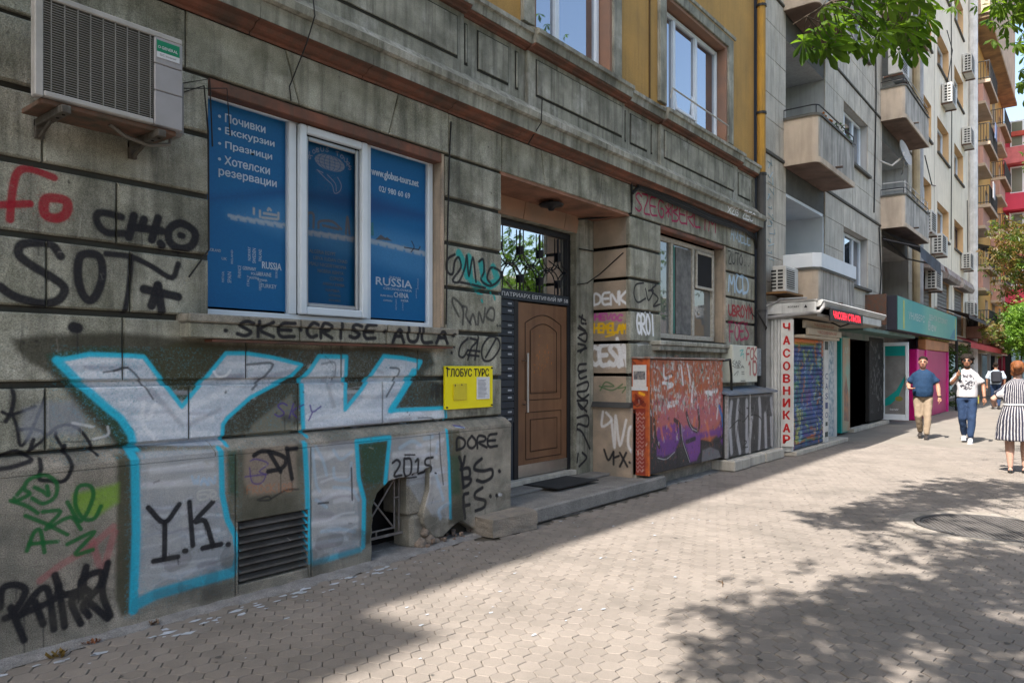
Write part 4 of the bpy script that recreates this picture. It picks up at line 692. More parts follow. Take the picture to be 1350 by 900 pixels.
PAINT['box']=[
(1,(0.38,0.42,0.4),0.0,0.0128,0.3,[11.394,1.966,11.714,1.968,11.714,1.342,11.394,1.352]),
(0,(0.25,0.008,0.02),0.0352,0.0106,0.93,[12.01,1.721,12.01,1.77,12.01,1.868,12.046,1.919,12.12,1.922,12.157,1.924]),
(0,(0.25,0.008,0.02),0.0352,0.0106,0.93,[12.01,1.819,12.113,1.823]),
(0,(0.25,0.008,0.02),0.0356,0.0107,0.93,[12.307,1.902,12.29,1.909,12.256,1.922,12.222,1.908,12.189,1.866,12.174,1.826,12.178,1.787,12.194,1.757,12.224,1.739,12.256,1.738,12.29,1.754,12.307,1.762]),
(0,(0.25,0.008,0.02),0.0358,0.0107,0.93,[12.322,1.733,12.322,1.933]),
(0,(0.25,0.008,0.02),0.036,0.0108,0.93,[12.46,1.94,12.425,1.91,12.356,1.852,12.36,1.802,12.437,1.76,12.476,1.739]),
(0,(0.25,0.008,0.02),0.0472,0.0106,0.93,[12.108,1.651,12.122,1.661,12.151,1.683,12.165,1.64,12.165,1.534,12.165,1.481]),
(0,(0.25,0.008,0.02),0.0479,0.0108,0.93,[12.299,1.694,12.299,1.641,12.299,1.534,12.338,1.48,12.416,1.479,12.456,1.533,12.456,1.641,12.416,1.695,12.338,1.694,12.299,1.694]),
(0,(0.012,0.012,0.016),0.0141,0.0101,0.99,[11.394,1.648,11.394,1.716]),
(0,(0.012,0.012,0.016),0.0141,0.0102,0.99,[11.484,1.713,11.462,1.704,11.417,1.687,11.419,1.67,11.469,1.653,11.494,1.645]),
(0,(0.012,0.012,0.016),0.0142,0.0102,0.99,[11.52,1.644,11.532,1.661,11.558,1.694,11.583,1.693,11.608,1.658,11.621,1.64]),
(0,(0.012,0.012,0.016),0.0142,0.0102,0.99,[11.54,1.67,11.601,1.668]),
(0,(0.012,0.012,0.016),0.0143,0.0103,0.99,[11.647,1.64,11.647,1.657,11.647,1.691,11.67,1.705,11.717,1.698,11.737,1.689,11.732,1.677,11.709,1.671,11.667,1.67,11.673,1.662,11.724,1.644,11.75,1.636]),
(0,(0.012,0.012,0.016),0.0141,0.0102,0.99,[11.394,1.587,11.394,1.599,11.394,1.623,11.427,1.623,11.494,1.598,11.529,1.598,11.533,1.623,11.535,1.635]),
(0,(0.012,0.012,0.016),0.0143,0.0103,0.99,[11.57,1.584,11.57,1.597,11.57,1.623,11.595,1.635,11.645,1.634,11.674,1.63,11.681,1.623,11.656,1.618,11.599,1.613,11.604,1.609,11.672,1.604,11.701,1.597,11.69,1.59,11.656,1.585,11.599,1.585,11.57,1.584]),
(0,(0.012,0.012,0.016),0.0145,0.0104,0.99,[11.75,1.582,11.769,1.596,11.805,1.622,11.842,1.622,11.879,1.595,11.898,1.581]),
(0,(0.012,0.012,0.016),0.0145,0.0104,0.99,[11.78,1.604,11.868,1.603]),
(0,(0.012,0.012,0.016),0.0142,0.0102,0.99,[11.464,1.473,11.642,1.54,11.606,1.472]),
(0,(0.012,0.012,0.016),0.0145,0.0104,0.99,[11.787,1.525,11.898,1.525]),
(0,(0.012,0.012,0.016),0.0145,0.0104,0.99,[11.787,1.489,11.898,1.489]),
(0,(0,0.28,0.27),0.0231,0.0104,0.9,[11.714,1.869,11.86,1.886,11.75,1.815]),
(0,(0,0.28,0.27),0.0231,0.0104,0.9,[11.736,1.787,11.875,1.822,11.875,1.756]),
(0,(0.012,0.012,0.016),0.0174,0.0104,0.99,[11.75,1.379,11.95,1.377]),
]
PAINT['shut']=[
(1,(0.02,0.05,0.16),0.0,0.0159,0.97,[13.487,2.113,15.467,2.153,15.467,0.129,13.433,0.184]),
(0,(0.6,0.15,0.02),0.0815,0.0159,0.93,[13.508,2.085,15.467,2.114]),
(0,(0.6,0.15,0.02),0.0859,0.0168,0.93,[15.401,2.132,15.401,1.86]),
(0,(0.7,0.42,0.01),0.0403,0.0236,0.93,[13.508,2.026,15.009,2.037]),
(0,(0.01,0.12,0.03),0.0411,0.0241,0.93,[13.508,1.984,15.138,1.998,15.242,1.628]),
(0,(0.01,0.01,0.05),0.0178,0.0126,0.8,[14.11,1.706,14.222,1.78]),
(0,(0.03,0.06,0.3),0.0178,0.0128,0.8,[14.546,0.444,14.522,0.525]),
(0,(0.3,0.4,0.1),0.0357,0.0123,0.8,[13.736,1.268,13.886,1.242]),
(0,(0.02,0.2,0.1),0.0312,0.0129,0.8,[14.546,1.857,14.721,1.944]),
(0,(0.03,0.06,0.3),0.0374,0.0132,0.8,[15.034,1.474,15.061,1.462]),
(0,(0.02,0.2,0.1),0.0403,0.0129,0.8,[14.718,1.79,14.671,1.78]),
(0,(0.03,0.06,0.3),0.0331,0.0122,0.8,[13.692,1.848,13.703,1.799]),
(0,(0.1,0.04,0.2),0.0272,0.0127,0.8,[14.346,0.434,14.452,0.391]),
(0,(0.02,0.2,0.1),0.0335,0.0124,0.8,[13.981,1.022,13.927,1.032]),
(0,(0.02,0.2,0.1),0.032,0.0129,0.8,[14.591,1.838,14.686,1.905]),
(0,(0.01,0.01,0.05),0.0191,0.0127,0.8,[14.386,1.892,14.406,1.839]),
(0,(0.1,0.04,0.2),0.0392,0.0131,0.8,[14.961,1.388,14.992,1.396]),
(0,(0.2,0.35,0.4),0.043,0.0131,0.8,[15,0.355,14.835,0.323]),
(0,(0.01,0.01,0.05),0.0454,0.0125,0.8,[14.087,1.012,14.013,1.035]),
(0,(0.2,0.35,0.4),0.0298,0.013,0.8,[14.695,1.925,14.736,1.927]),
(0,(0.01,0.01,0.05),0.0246,0.0124,0.8,[13.939,1.485,13.902,1.419]),
(0,(0.02,0.2,0.1),0.0253,0.0122,0.8,[13.72,1.229,13.601,1.244]),
(0,(0.1,0.04,0.2),0.0414,0.0128,0.8,[14.49,0.785,14.447,0.837]),
(0,(0.01,0.01,0.05),0.0239,0.0122,0.8,[13.724,1.703,13.719,1.687]),
(0,(0.2,0.35,0.4),0.0351,0.0125,0.8,[14.011,1.942,14.048,1.976]),
(0,(0.02,0.2,0.1),0.0389,0.0123,0.8,[13.791,0.573,13.871,0.576]),
(0,(0.01,0.01,0.05),0.0471,0.0132,0.8,[15.056,0.339,15.015,0.361]),
(0,(0,0.16,0.2),0.0225,0.0123,0.8,[13.756,0.934,13.919,0.938]),
(0,(0,0.16,0.2),0.0156,0.0122,0.8,[13.766,0.987,13.651,1.061]),
(0,(0.3,0.4,0.1),0.0235,0.0126,0.8,[14.176,1.911,14.133,1.886]),
(0,(0.2,0.35,0.4),0.0218,0.0134,0.8,[15.212,0.932,15.349,0.832]),
(0,(0,0.16,0.2),0.0215,0.0127,0.8,[14.347,1.159,14.436,1.112]),
(0,(0.02,0.2,0.1),0.0172,0.0128,0.8,[14.368,0.815,14.53,0.802]),
(0,(0,0.16,0.2),0.0425,0.0123,0.8,[13.824,1.077,13.757,1.053]),
(0,(0.02,0.2,0.1),0.0285,0.0122,0.8,[13.737,0.598,13.627,0.557]),
(0,(0.35,0.5,0.65),0.0158,0.0077,0.93,[13.984,1.948,13.76,1.555,13.815,1.057]),
(0,(0.35,0.5,0.65),0.0162,0.0079,0.93,[14.333,1.882,14.274,1.189]),
(0,(0.35,0.5,0.65),0.0166,0.0081,0.93,[14.392,1.112,15.009,1.399,15.138,1.13,14.392,1.112]),
(0,(0.35,0.5,0.65),0.0168,0.0082,0.93,[14.634,0.845,15.268,0.549]),
(0,(0.35,0.5,0.65),0.0163,0.008,0.93,[13.595,0.784,15.268,1.011]),
(0,(0.35,0.5,0.65),0.0161,0.0079,0.93,[13.871,1.447,14.512,1.553]),
(0,(0.5,0.3,0.02),0.0545,0.0305,0.8,[13.508,0.927,13.649,0.57,13.76,0.209]),
(0,(0.45,0.12,0.03),0.0484,0.0189,0.9,[13.815,0.418,13.815,0.205,14.512,0.259,14.883,0.194]),
(0,(0.45,0.12,0.03),0.0497,0.0195,0.9,[14.634,0.287,14.82,0.274]),
(0,(0.01,0.12,0.03),0.0488,0.0318,0.7,[13.487,0.266,15.401,0.193]),
]
PAINT['poster']=[
(1,(0.008,0.14,0.32),0.0,0.0,1,[2.69,3.569,4.98,3.852,4.98,1.844,2.69,1.887]),
(1,(0.015,0.05,0.17),0.0,0.0729,0.7,[2.758,2.794,3.382,2.941,4.236,2.927,4.9,2.979,4.9,3.036,4.236,3.085,3.328,2.966]),
(1,(0.1,0.3,0.5),0.0,0.0855,0.55,[2.898,2.709,3.382,2.882,4.236,2.822,4.9,2.808,4.9,2.41,4.236,2.507,3.382,2.6]),
(1,(0.004,0.15,0.34),0.0,0.1451,0.8,[2.713,2.508,3.069,2.422,3.607,2.34,4.9,2.353,4.9,1.842,2.69,1.781]),
(0,(0.5,0.5,0.48),0.0256,0.008,0.75,[2.898,2.698,2.951,2.693]),
(0,(0.5,0.5,0.48),0.0192,0.008,0.6,[2.917,2.679,2.958,2.677]),
(0,(0.5,0.5,0.48),0.0258,0.0081,0.75,[2.97,2.699,3.024,2.694]),
(0,(0.5,0.5,0.48),0.0194,0.0081,0.6,[2.99,2.679,3.031,2.677]),
(0,(0.5,0.5,0.48),0.0261,0.0082,0.75,[3.044,2.699,3.099,2.694]),
(0,(0.5,0.5,0.48),0.0196,0.0082,0.6,[3.064,2.68,3.106,2.677]),
(0,(0.5,0.5,0.48),0.0264,0.0083,0.75,[3.119,2.7,3.175,2.695]),
(0,(0.5,0.5,0.48),0.0198,0.0083,0.6,[3.139,2.68,3.183,2.678]),
(0,(0.5,0.5,0.48),0.0267,0.0083,0.75,[3.196,2.7,3.253,2.695]),
(0,(0.5,0.5,0.48),0.0201,0.0084,0.6,[3.217,2.681,3.261,2.678]),
(0,(0.5,0.5,0.48),0.027,0.0084,0.75,[3.275,2.701,3.333,2.696]),
(0,(0.5,0.5,0.48),0.0203,0.0085,0.6,[3.296,2.681,3.341,2.678]),
(0,(0.5,0.5,0.48),0.0273,0.0085,0.75,[3.355,2.702,3.415,2.696]),
(0,(0.5,0.5,0.48),0.0205,0.0085,0.6,[3.377,2.681,3.423,2.679]),
(0,(0.5,0.5,0.48),0.028,0.0088,0.75,[3.544,2.682,3.607,2.677]),
(0,(0.5,0.5,0.48),0.021,0.0088,0.6,[3.567,2.661,3.616,2.659]),
(0,(0.5,0.5,0.48),0.0283,0.0088,0.75,[3.622,2.683,3.687,2.678]),
(0,(0.5,0.5,0.48),0.0213,0.0089,0.6,[3.645,2.662,3.695,2.66]),
(0,(0.5,0.5,0.48),0.0286,0.0089,0.75,[3.701,2.685,3.767,2.679]),
(0,(0.5,0.5,0.48),0.0215,0.009,0.6,[3.725,2.663,3.777,2.661]),
(0,(0.5,0.5,0.48),0.0289,0.009,0.75,[3.783,2.686,3.85,2.68]),
(0,(0.5,0.5,0.48),0.0217,0.0091,0.6,[3.807,2.664,3.859,2.662]),
(0,(0.5,0.5,0.48),0.0292,0.0091,0.75,[3.866,2.687,3.934,2.682]),
(0,(0.5,0.5,0.48),0.022,0.0092,0.6,[3.89,2.665,3.944,2.663]),
(0,(0.5,0.5,0.48),0.0295,0.0092,0.75,[3.95,2.688,4.021,2.683]),
(0,(0.5,0.5,0.48),0.0222,0.0093,0.6,[3.976,2.666,4.03,2.664]),
(0,(0.5,0.5,0.48),0.0299,0.0093,0.75,[4.037,2.69,4.109,2.684]),
(0,(0.5,0.5,0.48),0.0225,0.0094,0.6,[4.063,2.668,4.119,2.665]),
(0,(0.5,0.5,0.48),0.0305,0.0095,0.75,[4.209,2.7,4.284,2.695]),
(0,(0.5,0.5,0.48),0.0229,0.0096,0.6,[4.236,2.678,4.295,2.675]),
(0,(0.5,0.5,0.48),0.0309,0.0097,0.75,[4.306,2.696,4.383,2.69]),
(0,(0.5,0.5,0.48),0.0232,0.0097,0.6,[4.334,2.673,4.394,2.67]),
(0,(0.5,0.5,0.48),0.0313,0.0098,0.75,[4.406,2.691,4.485,2.685]),
(0,(0.5,0.5,0.48),0.0235,0.0098,0.6,[4.434,2.668,4.495,2.665]),
(0,(0.5,0.5,0.48),0.0316,0.0099,0.75,[4.508,2.686,4.588,2.68]),
(0,(0.5,0.5,0.48),0.0238,0.0099,0.6,[4.537,2.663,4.6,2.66]),
(0,(0.5,0.5,0.48),0.032,0.01,0.75,[4.612,2.682,4.695,2.675]),
(0,(0.5,0.5,0.48),0.0241,0.01,0.6,[4.642,2.658,4.706,2.655]),
(0,(0.5,0.5,0.48),0.0324,0.0101,0.75,[4.719,2.677,4.804,2.67]),
(0,(0.5,0.5,0.48),0.0244,0.0102,0.6,[4.75,2.652,4.816,2.649]),
(0,(0.5,0.5,0.48),0.0329,0.0103,0.75,[4.829,2.671,4.916,2.665]),
(0,(0.5,0.5,0.48),0.0247,0.0103,0.6,[4.86,2.647,4.928,2.644]),
(0,(0.45,0.42,0.38),0.02,0.0022,0.93,[3.183,2.76,3.288,2.763]),
(0,(0.45,0.42,0.38),0.02,0.0022,0.93,[3.217,2.789,3.227,2.804,3.243,2.793]),
(0,(0.45,0.42,0.38),0.0198,0.0022,0.93,[3.15,2.727,3.15,2.773]),
(0,(0.45,0.42,0.38),0.0203,0.0023,0.93,[3.309,2.741,3.309,2.781]),
(0,(0.45,0.42,0.38),0.0197,0.0022,0.93,[3.099,2.742,3.099,2.782]),
(0,(0.45,0.42,0.38),0.02,0.0022,0.93,[3.17,2.726,3.301,2.733]),
(0,(0.2,0.16,0.13),0.0211,0.0029,0.85,[3.578,2.723,3.578,2.82,3.631,2.824,3.631,2.719]),
(0,(0.2,0.16,0.13),0.0216,0.003,0.85,[3.681,2.726,3.69,2.777,3.816,2.796,3.909,2.748]),
(0,(0.2,0.16,0.13),0.0216,0.003,0.85,[3.725,2.75,3.878,2.743]),
(0,(0.2,0.16,0.13),0.0221,0.0031,0.85,[3.957,2.717,3.973,2.859,3.995,2.722]),
(1,(0.12,0.08,0.05),0.0,0.0019,0.9,[4.278,2.71,4.34,2.763,4.428,2.727]),
(1,(0.1,0.07,0.05),0.0,0.0019,0.9,[4.375,2.72,4.41,2.752,4.475,2.723]),
(0,(0.03,0.02,0.02),0.0108,0.0013,0.93,[4.622,2.687,4.801,2.688]),
(0,(0.03,0.02,0.02),0.0108,0.0013,0.93,[4.713,2.755,4.743,2.703,4.705,2.654]),
(0,(0.03,0.02,0.02),0.0109,0.0014,0.93,[4.801,2.688,4.821,2.718]),
(0,(0.05,0.2,0.15),0.0076,0.0032,0.93,[4.223,2.846,4.236,2.743]),
(0,(0.05,0.2,0.15),0.0076,0.0032,0.93,[4.233,2.848,4.243,2.744]),
(0,(0.05,0.2,0.15),0.0076,0.0032,0.93,[4.243,2.85,4.25,2.745]),
(0,(0.05,0.2,0.15),0.0076,0.0032,0.93,[4.253,2.851,4.257,2.746]),
(1,(0.38,0.38,0.42),0.0,0.0024,0.85,[3.947,3.271,3.935,3.245,3.901,3.223,3.85,3.209,3.792,3.205,3.734,3.211,3.685,3.227,3.654,3.249,3.642,3.274,3.654,3.299,3.685,3.32,3.734,3.334,3.792,3.339,3.85,3.334,3.901,3.319,3.935,3.297,3.947,3.271]),
(0,(0.008,0.14,0.32),0.0052,0.0012,0.93,[3.792,3.339,3.751,3.334,3.717,3.32,3.694,3.299,3.687,3.273,3.694,3.248,3.717,3.226,3.751,3.211,3.792,3.205]),
(0,(0.008,0.14,0.32),0.0053,0.0012,0.93,[3.792,3.339,3.771,3.334,3.754,3.32,3.743,3.298,3.739,3.273,3.743,3.247,3.754,3.225,3.771,3.211,3.792,3.205]),
(0,(0.008,0.14,0.32),0.0053,0.0012,0.93,[3.792,3.339,3.792,3.334,3.792,3.32,3.792,3.298,3.792,3.272,3.792,3.247,3.792,3.225,3.792,3.21,3.792,3.205]),
(0,(0.008,0.14,0.32),0.0053,0.0012,0.93,[3.792,3.339,3.812,3.334,3.83,3.32,3.841,3.298,3.845,3.272,3.841,3.246,3.83,3.224,3.812,3.21,3.792,3.205]),
(0,(0.008,0.14,0.32),0.0053,0.0012,0.93,[3.792,3.339,3.833,3.334,3.868,3.319,3.891,3.297,3.9,3.271,3.891,3.245,3.868,3.224,3.833,3.209,3.792,3.205]),
(0,(0.008,0.14,0.32),0.0034,0.0012,0.93,[3.657,3.3,3.931,3.298]),
(0,(0.008,0.14,0.32),0.0034,0.0012,0.93,[3.657,3.274,3.931,3.271]),
(0,(0.008,0.14,0.32),0.0034,0.0012,0.93,[3.657,3.247,3.931,3.243]),
(0,(0.4,0.37,0.42),0.0072,0.0018,0.93,[3.681,3.18,3.755,3.133,3.816,3.096,3.841,3.033,3.894,3.06,3.909,3.114,3.872,3.169]),
(0,(0.4,0.37,0.42),0.0071,0.0018,0.93,[3.666,3.189,3.725,3.177]),
(0,(0.4,0.37,0.42),0.0072,0.0018,0.93,[3.77,3.169,3.847,3.114,3.859,3.054]),
(0,(0.45,0.42,0.46),0.0061,0.0018,0.93,[3.605,3.288,3.602,3.289,3.594,3.291,3.588,3.288,3.583,3.28,3.583,3.272,3.588,3.265,3.594,3.262,3.602,3.264,3.605,3.268,3.605,3.274,3.602,3.277,3.596,3.277,3.594,3.277]),
(0,(0.45,0.42,0.46),0.0061,0.0018,0.93,[3.594,3.319,3.594,3.311,3.594,3.296,3.601,3.289,3.614,3.29,3.621,3.291]),
(0,(0.45,0.42,0.46),0.0061,0.0018,0.93,[3.636,3.345,3.632,3.342,3.626,3.335,3.623,3.328,3.624,3.322,3.627,3.318,3.633,3.315,3.639,3.315,3.644,3.319,3.648,3.324,3.649,3.33,3.646,3.336,3.639,3.342,3.636,3.345]),
(0,(0.45,0.42,0.46),0.0061,0.0018,0.93,[3.658,3.333,3.658,3.341,3.658,3.356,3.663,3.364,3.673,3.364,3.679,3.362,3.68,3.358,3.675,3.355,3.663,3.351,3.665,3.348,3.679,3.346,3.685,3.343,3.682,3.338,3.675,3.335,3.663,3.333,3.658,3.333]),
(0,(0.45,0.42,0.46),0.0062,0.0018,0.93,[3.702,3.379,3.702,3.373,3.703,3.36,3.707,3.352,3.713,3.349,3.72,3.35,3.727,3.353,3.731,3.362,3.731,3.375,3.732,3.381]),
(0,(0.45,0.42,0.46),0.0062,0.0018,0.93,[3.78,3.384,3.777,3.385,3.77,3.387,3.763,3.386,3.756,3.381,3.756,3.377,3.763,3.374,3.77,3.371,3.777,3.367,3.777,3.363,3.77,3.358,3.763,3.357,3.755,3.359,3.751,3.359]),
(0,(0.45,0.42,0.46),0.0063,0.0018,0.93,[3.854,3.38,3.885,3.382]),
(0,(0.45,0.42,0.46),0.0063,0.0018,0.93,[3.869,3.381,3.869,3.349]),
(0,(0.45,0.42,0.46),0.0063,0.0018,0.93,[3.916,3.367,3.912,3.364,3.905,3.357,3.902,3.35,3.903,3.343,3.906,3.339,3.913,3.336,3.919,3.336,3.925,3.34,3.929,3.345,3.93,3.352,3.927,3.358,3.919,3.364,3.916,3.367]),
(0,(0.45,0.42,0.46),0.0064,0.0018,0.93,[3.939,3.346,3.94,3.339,3.94,3.326,3.944,3.318,3.952,3.315,3.959,3.315,3.966,3.319,3.97,3.328,3.971,3.341,3.971,3.348]),
(0,(0.45,0.42,0.46),0.0064,0.0018,0.93,[3.968,3.287,3.968,3.295,3.968,3.312,3.975,3.319,3.99,3.318,3.996,3.314,3.994,3.308,3.987,3.304,3.974,3.303,3.976,3.299,3.992,3.292,4,3.289]),
(0,(0.45,0.42,0.46),0.0064,0.0018,0.93,[4.015,3.288,4.012,3.289,4.004,3.291,3.997,3.289,3.99,3.285,3.99,3.281,3.997,3.278,4.004,3.274,4.012,3.27,4.012,3.266,4.004,3.261,3.997,3.26,3.989,3.262,3.985,3.263]),
]
# ------------------------------------------------------------ sprayed paint as an image in wall metres (built in memory)
def paint_image(name,key,bounds,ppm,extra=()):
    u0,u1,v0,v1=bounds; W=int((u1-u0)*ppm); H=int((v1-v0)*ppm)
    rgb=np.zeros((H,W,3),np.float32); al=np.zeros((H,W),np.float32)
    us=u0+(np.arange(W)+.5)/ppm; vs=v0+(np.arange(H)+.5)/ppm
    rn=RNG.random((H//3+3,W//3+3)).astype(np.float32); rn=np.repeat(np.repeat(rn,3,0),3,1)[:H,:W]
    fine=RNG.random((H,W)).astype(np.float32); noise=.35*rn+.65*fine
    lw=RNG.random((H//22+3,W//22+3)); yy=np.arange(H)/22; xx=np.arange(W)/22; y0_=yy.astype(int); x0_=xx.astype(int); fy=(yy-y0_)[:,None]; fx=(xx-x0_)[None]
    low=lw[y0_][:,x0_]*(1-fy)*(1-fx)+lw[y0_+1][:,x0_]*fy*(1-fx)+lw[y0_][:,x0_+1]*(1-fy)*fx+lw[y0_+1][:,x0_+1]*fy*fx
    for kind,col,w,soft,op,c in list(PAINT.get(key,[]))+list(extra):
        p=np.array(c).reshape(-1,2)
        if kind==0 and len(p)>2:
            e=np.vstack([2*p[0]-p[1],p,2*p[-1]-p[-2]]) if np.hypot(*(p[0]-p[-1]))>.01 else np.vstack([p[-2],p,p[1]]); o_=[]
            for i in range(1,len(e)-2):
                for t in (0,.25,.5,.75): o_.append(.5*(2*e[i]+(e[i+1]-e[i-1])*t+(2*e[i-1]-5*e[i]+4*e[i+1]-e[i+2])*t*t+(3*e[i]-e[i-1]-3*e[i+1]+e[i+2])*t**3))
            o_.append(e[-2]); p=np.array(o_)
        soft=max(soft,1.0/ppm); m=w/2+soft*2
        a0=max(int((p[:,0].min()-m-u0)*ppm),0); a1=min(int((p[:,0].max()+m-u0)*ppm)+1,W)
        b0=max(int((p[:,1].min()-m-v0)*ppm),0); b1=min(int((p[:,1].max()+m-v0)*ppm)+1,H)
        if a1<=a0 or b1<=b0: continue
        X,Y=np.meshgrid(us[a0:a1],vs[b0:b1]); d=np.full(X.shape,1e9)
        q=np.vstack([p,p[:1]]) if kind==1 else p
        for i in range(len(q)-1):
            ax,ay=q[i]; bx,by=q[i+1]; L=(bx-ax)**2+(by-ay)**2+1e-12
            t=np.clip(((X-ax)*(bx-ax)+(Y-ay)*(by-ay))/L,0,1); d=np.minimum(d,np.hypot(X-ax-t*(bx-ax),Y-ay-t*(by-ay)))
        if kind==1:
            ins=np.zeros(X.shape,bool)
            for i in range(len(q)-1):
                x1,y1=q[i]; x2,y2=q[i+1]; c1=((y1>Y)!=(y2>Y)); ins^=c1&(X<(x2-x1)*(Y-y1)/((y2-y1) if y2!=y1 else 1e-9)+x1)
            d=np.where(ins,-d,d)
        else: d=d-w/2
        if kind==0 and w>.012: soft=max(soft,min(.12*w,.008))
        a=np.clip(.5-d/(2*soft),0,1); a=a*a*(3-2*a); nz=noise[b0:b1,a0:a1]
        if kind==0: a=a*(.97+.03*low[b0:b1,a0:a1]); 
        if kind!=1 and w>.02: a=np.maximum(a,.30*np.clip(1-d/(.5*w),0,1)**2)
        a=np.clip(a-(1-a)*(nz-.4)*(.2 if kind==1 else .6)*(a<.97),0,1)*op*(.93+.1*nz)
        a=a[...,None]; R=rgb[b0:b1,a0:a1]; A=al[b0:b1,a0:a1]
        na=a[...,0]+A*(1-a[...,0]); cc=np.array(col,np.float32)*(.88+.24*nz[...,None])
        R[:]=np.where(na[...,None]>1e-4,(cc*a+R*(A*(1-a[...,0]))[...,None])/np.maximum(na[...,None],1e-4),R); A[:]=na
    al=np.where(al>.9,1-(1-al)*.6,al); out=np.ones((H,W,4),np.float32); s=np.where(rgb<.0031,rgb*12.92,1.055*np.power(np.maximum(rgb,1e-6),1/2.4)-.055)
    out[...,:3]=np.clip(s,0,1); out[...,3]=np.clip(al,0,1)
    im=bpy.data.images.new(name,W,H,alpha=True); im.alpha_mode='CHANNEL_PACKED'; im.pixels.foreach_set(out.ravel()); im.update(); im.pack(); return im
def flecks(key,x0,x1,z0,z1,n,cols,w0,w1,dx,dz,al=.85,kind=0,curve=0):
    L=PAINT.setdefault(key,[])
    for i in range(n):
        x=random.uniform(x0,x1); z=random.uniform(z0,z1); a=random.gauss(0,dx); b=random.gauss(0,dz)
        p=[x,z,x+a*.5+random.gauss(0,curve),z+b*.5+random.gauss(0,curve),x+a,z+b]; L.append((kind,random.choice(cols),random.uniform(w0,w1),.002,al*random.uniform(.6,1),p))
flecks('wall',.7,12.9,1.1,4.2,260,[(.02,.02,.018),(.03,.028,.022)],.006,.016,.002,.002,.9)          # drilled holes and pits
flecks('wall',.7,12.9,1.1,4.2,170,[(.45,.44,.4),(.38,.36,.32)],.002,.007,.01,.05,.5)               # chips and pale drips
flecks('wall',.7,12.9,.1,1.0,200,[(.4,.37,.33),(.05,.045,.04)],.004,.014,.02,.02,.5)
flecks('wall',.7,12.9,1.2,4.2,60,[(.42,.4,.36)],.001,.003,.25,.08,.35)
flecks('wall',1.0,5.8,.05,.35,60,[(.06,.055,.045)],.05,.16,.15,.03,.35)
flecks('cab',8.55,10.88,1.0,1.69,620,[(.35,.36,.36),(.3,.12,.12),(.5,.5,.5),(.3,.34,.32),(.42,.1,.02),(.02,.02,.02),(.2,.06,.03),(.16,.28,.22),(.45,.44,.42)],.008,.035,.015,.05,.8,curve=.012)
flecks('cab',8.55,10.88,.6,1.15,260,[(.5,.14,.03),(.25,.06,.12),(.03,.02,.02),(.15,.05,.2),(.35,.1,.05),(.4,.38,.4)],.006,.028,.012,.04,.7,curve=.012)
flecks('cab',8.55,10.88,.22,.7,160,[(.2,.06,.03),(.01,.01,.01),(.1,.04,.15),(.3,.1,.04)],.005,.02,.012,.03,.6,curve=.01)
flecks('cabb',10.98,12.9,.22,1.14,120,[(.03,.03,.03),(.35,.35,.36),(.2,.2,.2)],.004,.016,.01,.06,.6)
flecks('cabside',-.235,0,.2,1.7,60,[(.03,.02,.02),(.4,.1,.02),(.5,.45,.4)],.004,.02,.01,.03,.7)
flecks('shut',13.6,15.4,.15,1.95,190,[(.0,.13,.17),(.02,.05,.26),(.02,.05,.26),(.08,.03,.16),(.16,.3,.36),(.02,.16,.1),(.01,.01,.03),(.01,.01,.03),(.3,.36,.08),(.35,.12,.02)],.02,.10,.09,.16,.85,curve=.06)
flecks('box',11.42,12.5,1.35,1.95,40,[(.1,.1,.1),(.25,.24,.2)],.003,.01,.01,.03,.6)
def inpoly(x,z,c):
    ins=False; n=len(c)//2
    for i in range(n):
        x1,y1,x2,y2=c[2*i],c[2*i+1],c[(2*i+2)%(2*n)],c[(2*i+3)%(2*n)]
        if (y1>z)!=(y2>z) and x<(x2-x1)*(z-y1)/(y2-y1)+x1: ins=not ins
    return ins
new=[]; done=0
for e in PAINT['wall']:
    new.append(e)
    if e[0]==1 and abs(e[1][2]-.6)<.01 and e[1][0]<.5:      # brushed filling of the big letters
        c=e[5]; xs_=c[::2]; zs_=c[1::2]; strong=e[4]>.8
        for i in range(150 if strong else 60):
            x=random.uniform(min(xs_),max(xs_)); z=random.uniform(min(zs_),max(zs_)); L=random.uniform(.05,.22)
            if inpoly(x-L,z,c) and inpoly(x+L,z,c): new.append((0,random.choice([(.62,.66,.72),(.7,.72,.78),(.3,.34,.42),(.4,.38,.45),(.2,.2,.24),(.5,.56,.66)]),random.uniform(.01,.04),.01,random.uniform(.15,.5),[x-L,z+random.gauss(0,.012),x,z+random.gauss(0,.015),x+L,z+random.gauss(0,.012)]))
PAINT['wall']=new
for e in list(PAINT['wall']):                               # paint runs under the fat black strokes
    if e[0]==0 and e[1][0]<.02 and e[2]>.03 and random.random()<.5:
        k=random.randrange(len(e[5])//2); x,z=e[5][2*k],e[5][2*k+1]; L=random.uniform(.04,.16); PAINT['wall'].append((0,e[1],.007,.002,.75,[x,z,x+.002,z-L]))
for i in range(26):                                          # hairline cracks
    x=random.uniform(.9,12.5); z=random.choice([1.0,1.5,1.93,2.35,2.76,3.6])+random.uniform(-.1,.3); p=[x,z]
    for k in range(random.randint(3,8)): x+=random.gauss(0,.025); z+=random.uniform(-.07,-.01); p+=[x,z]
    PAINT['wall'].append((0,(.03,.028,.024),random.uniform(.0015,.004),.001,.8,p))
WB=(.6,13.6,0,4.6); IW=paint_image('facade_paint','wall',WB,185)
SB=(-.15,.65,0,2.7); IS=paint_image('pier_paint','side',SB,150)
CB=(8.4,11.1,.1,1.9); IC=paint_image('cabinet_paint','cab',CB,150)
DB=(-.3,.1,.1,1.8); ID=paint_image('cabinet_side_paint','cabside',DB,150)
GB=(10.8,13.3,.1,1.3); IG=paint_image('grey_cabinet_paint','cabb',GB,120)
XB=(11.2,12.7,1.2,2.1); IX=paint_image('box_paint','box',XB,120)
HB=(13.35,15.65,0,2.3); IH=paint_image('shutter_paint','shut',HB,100)
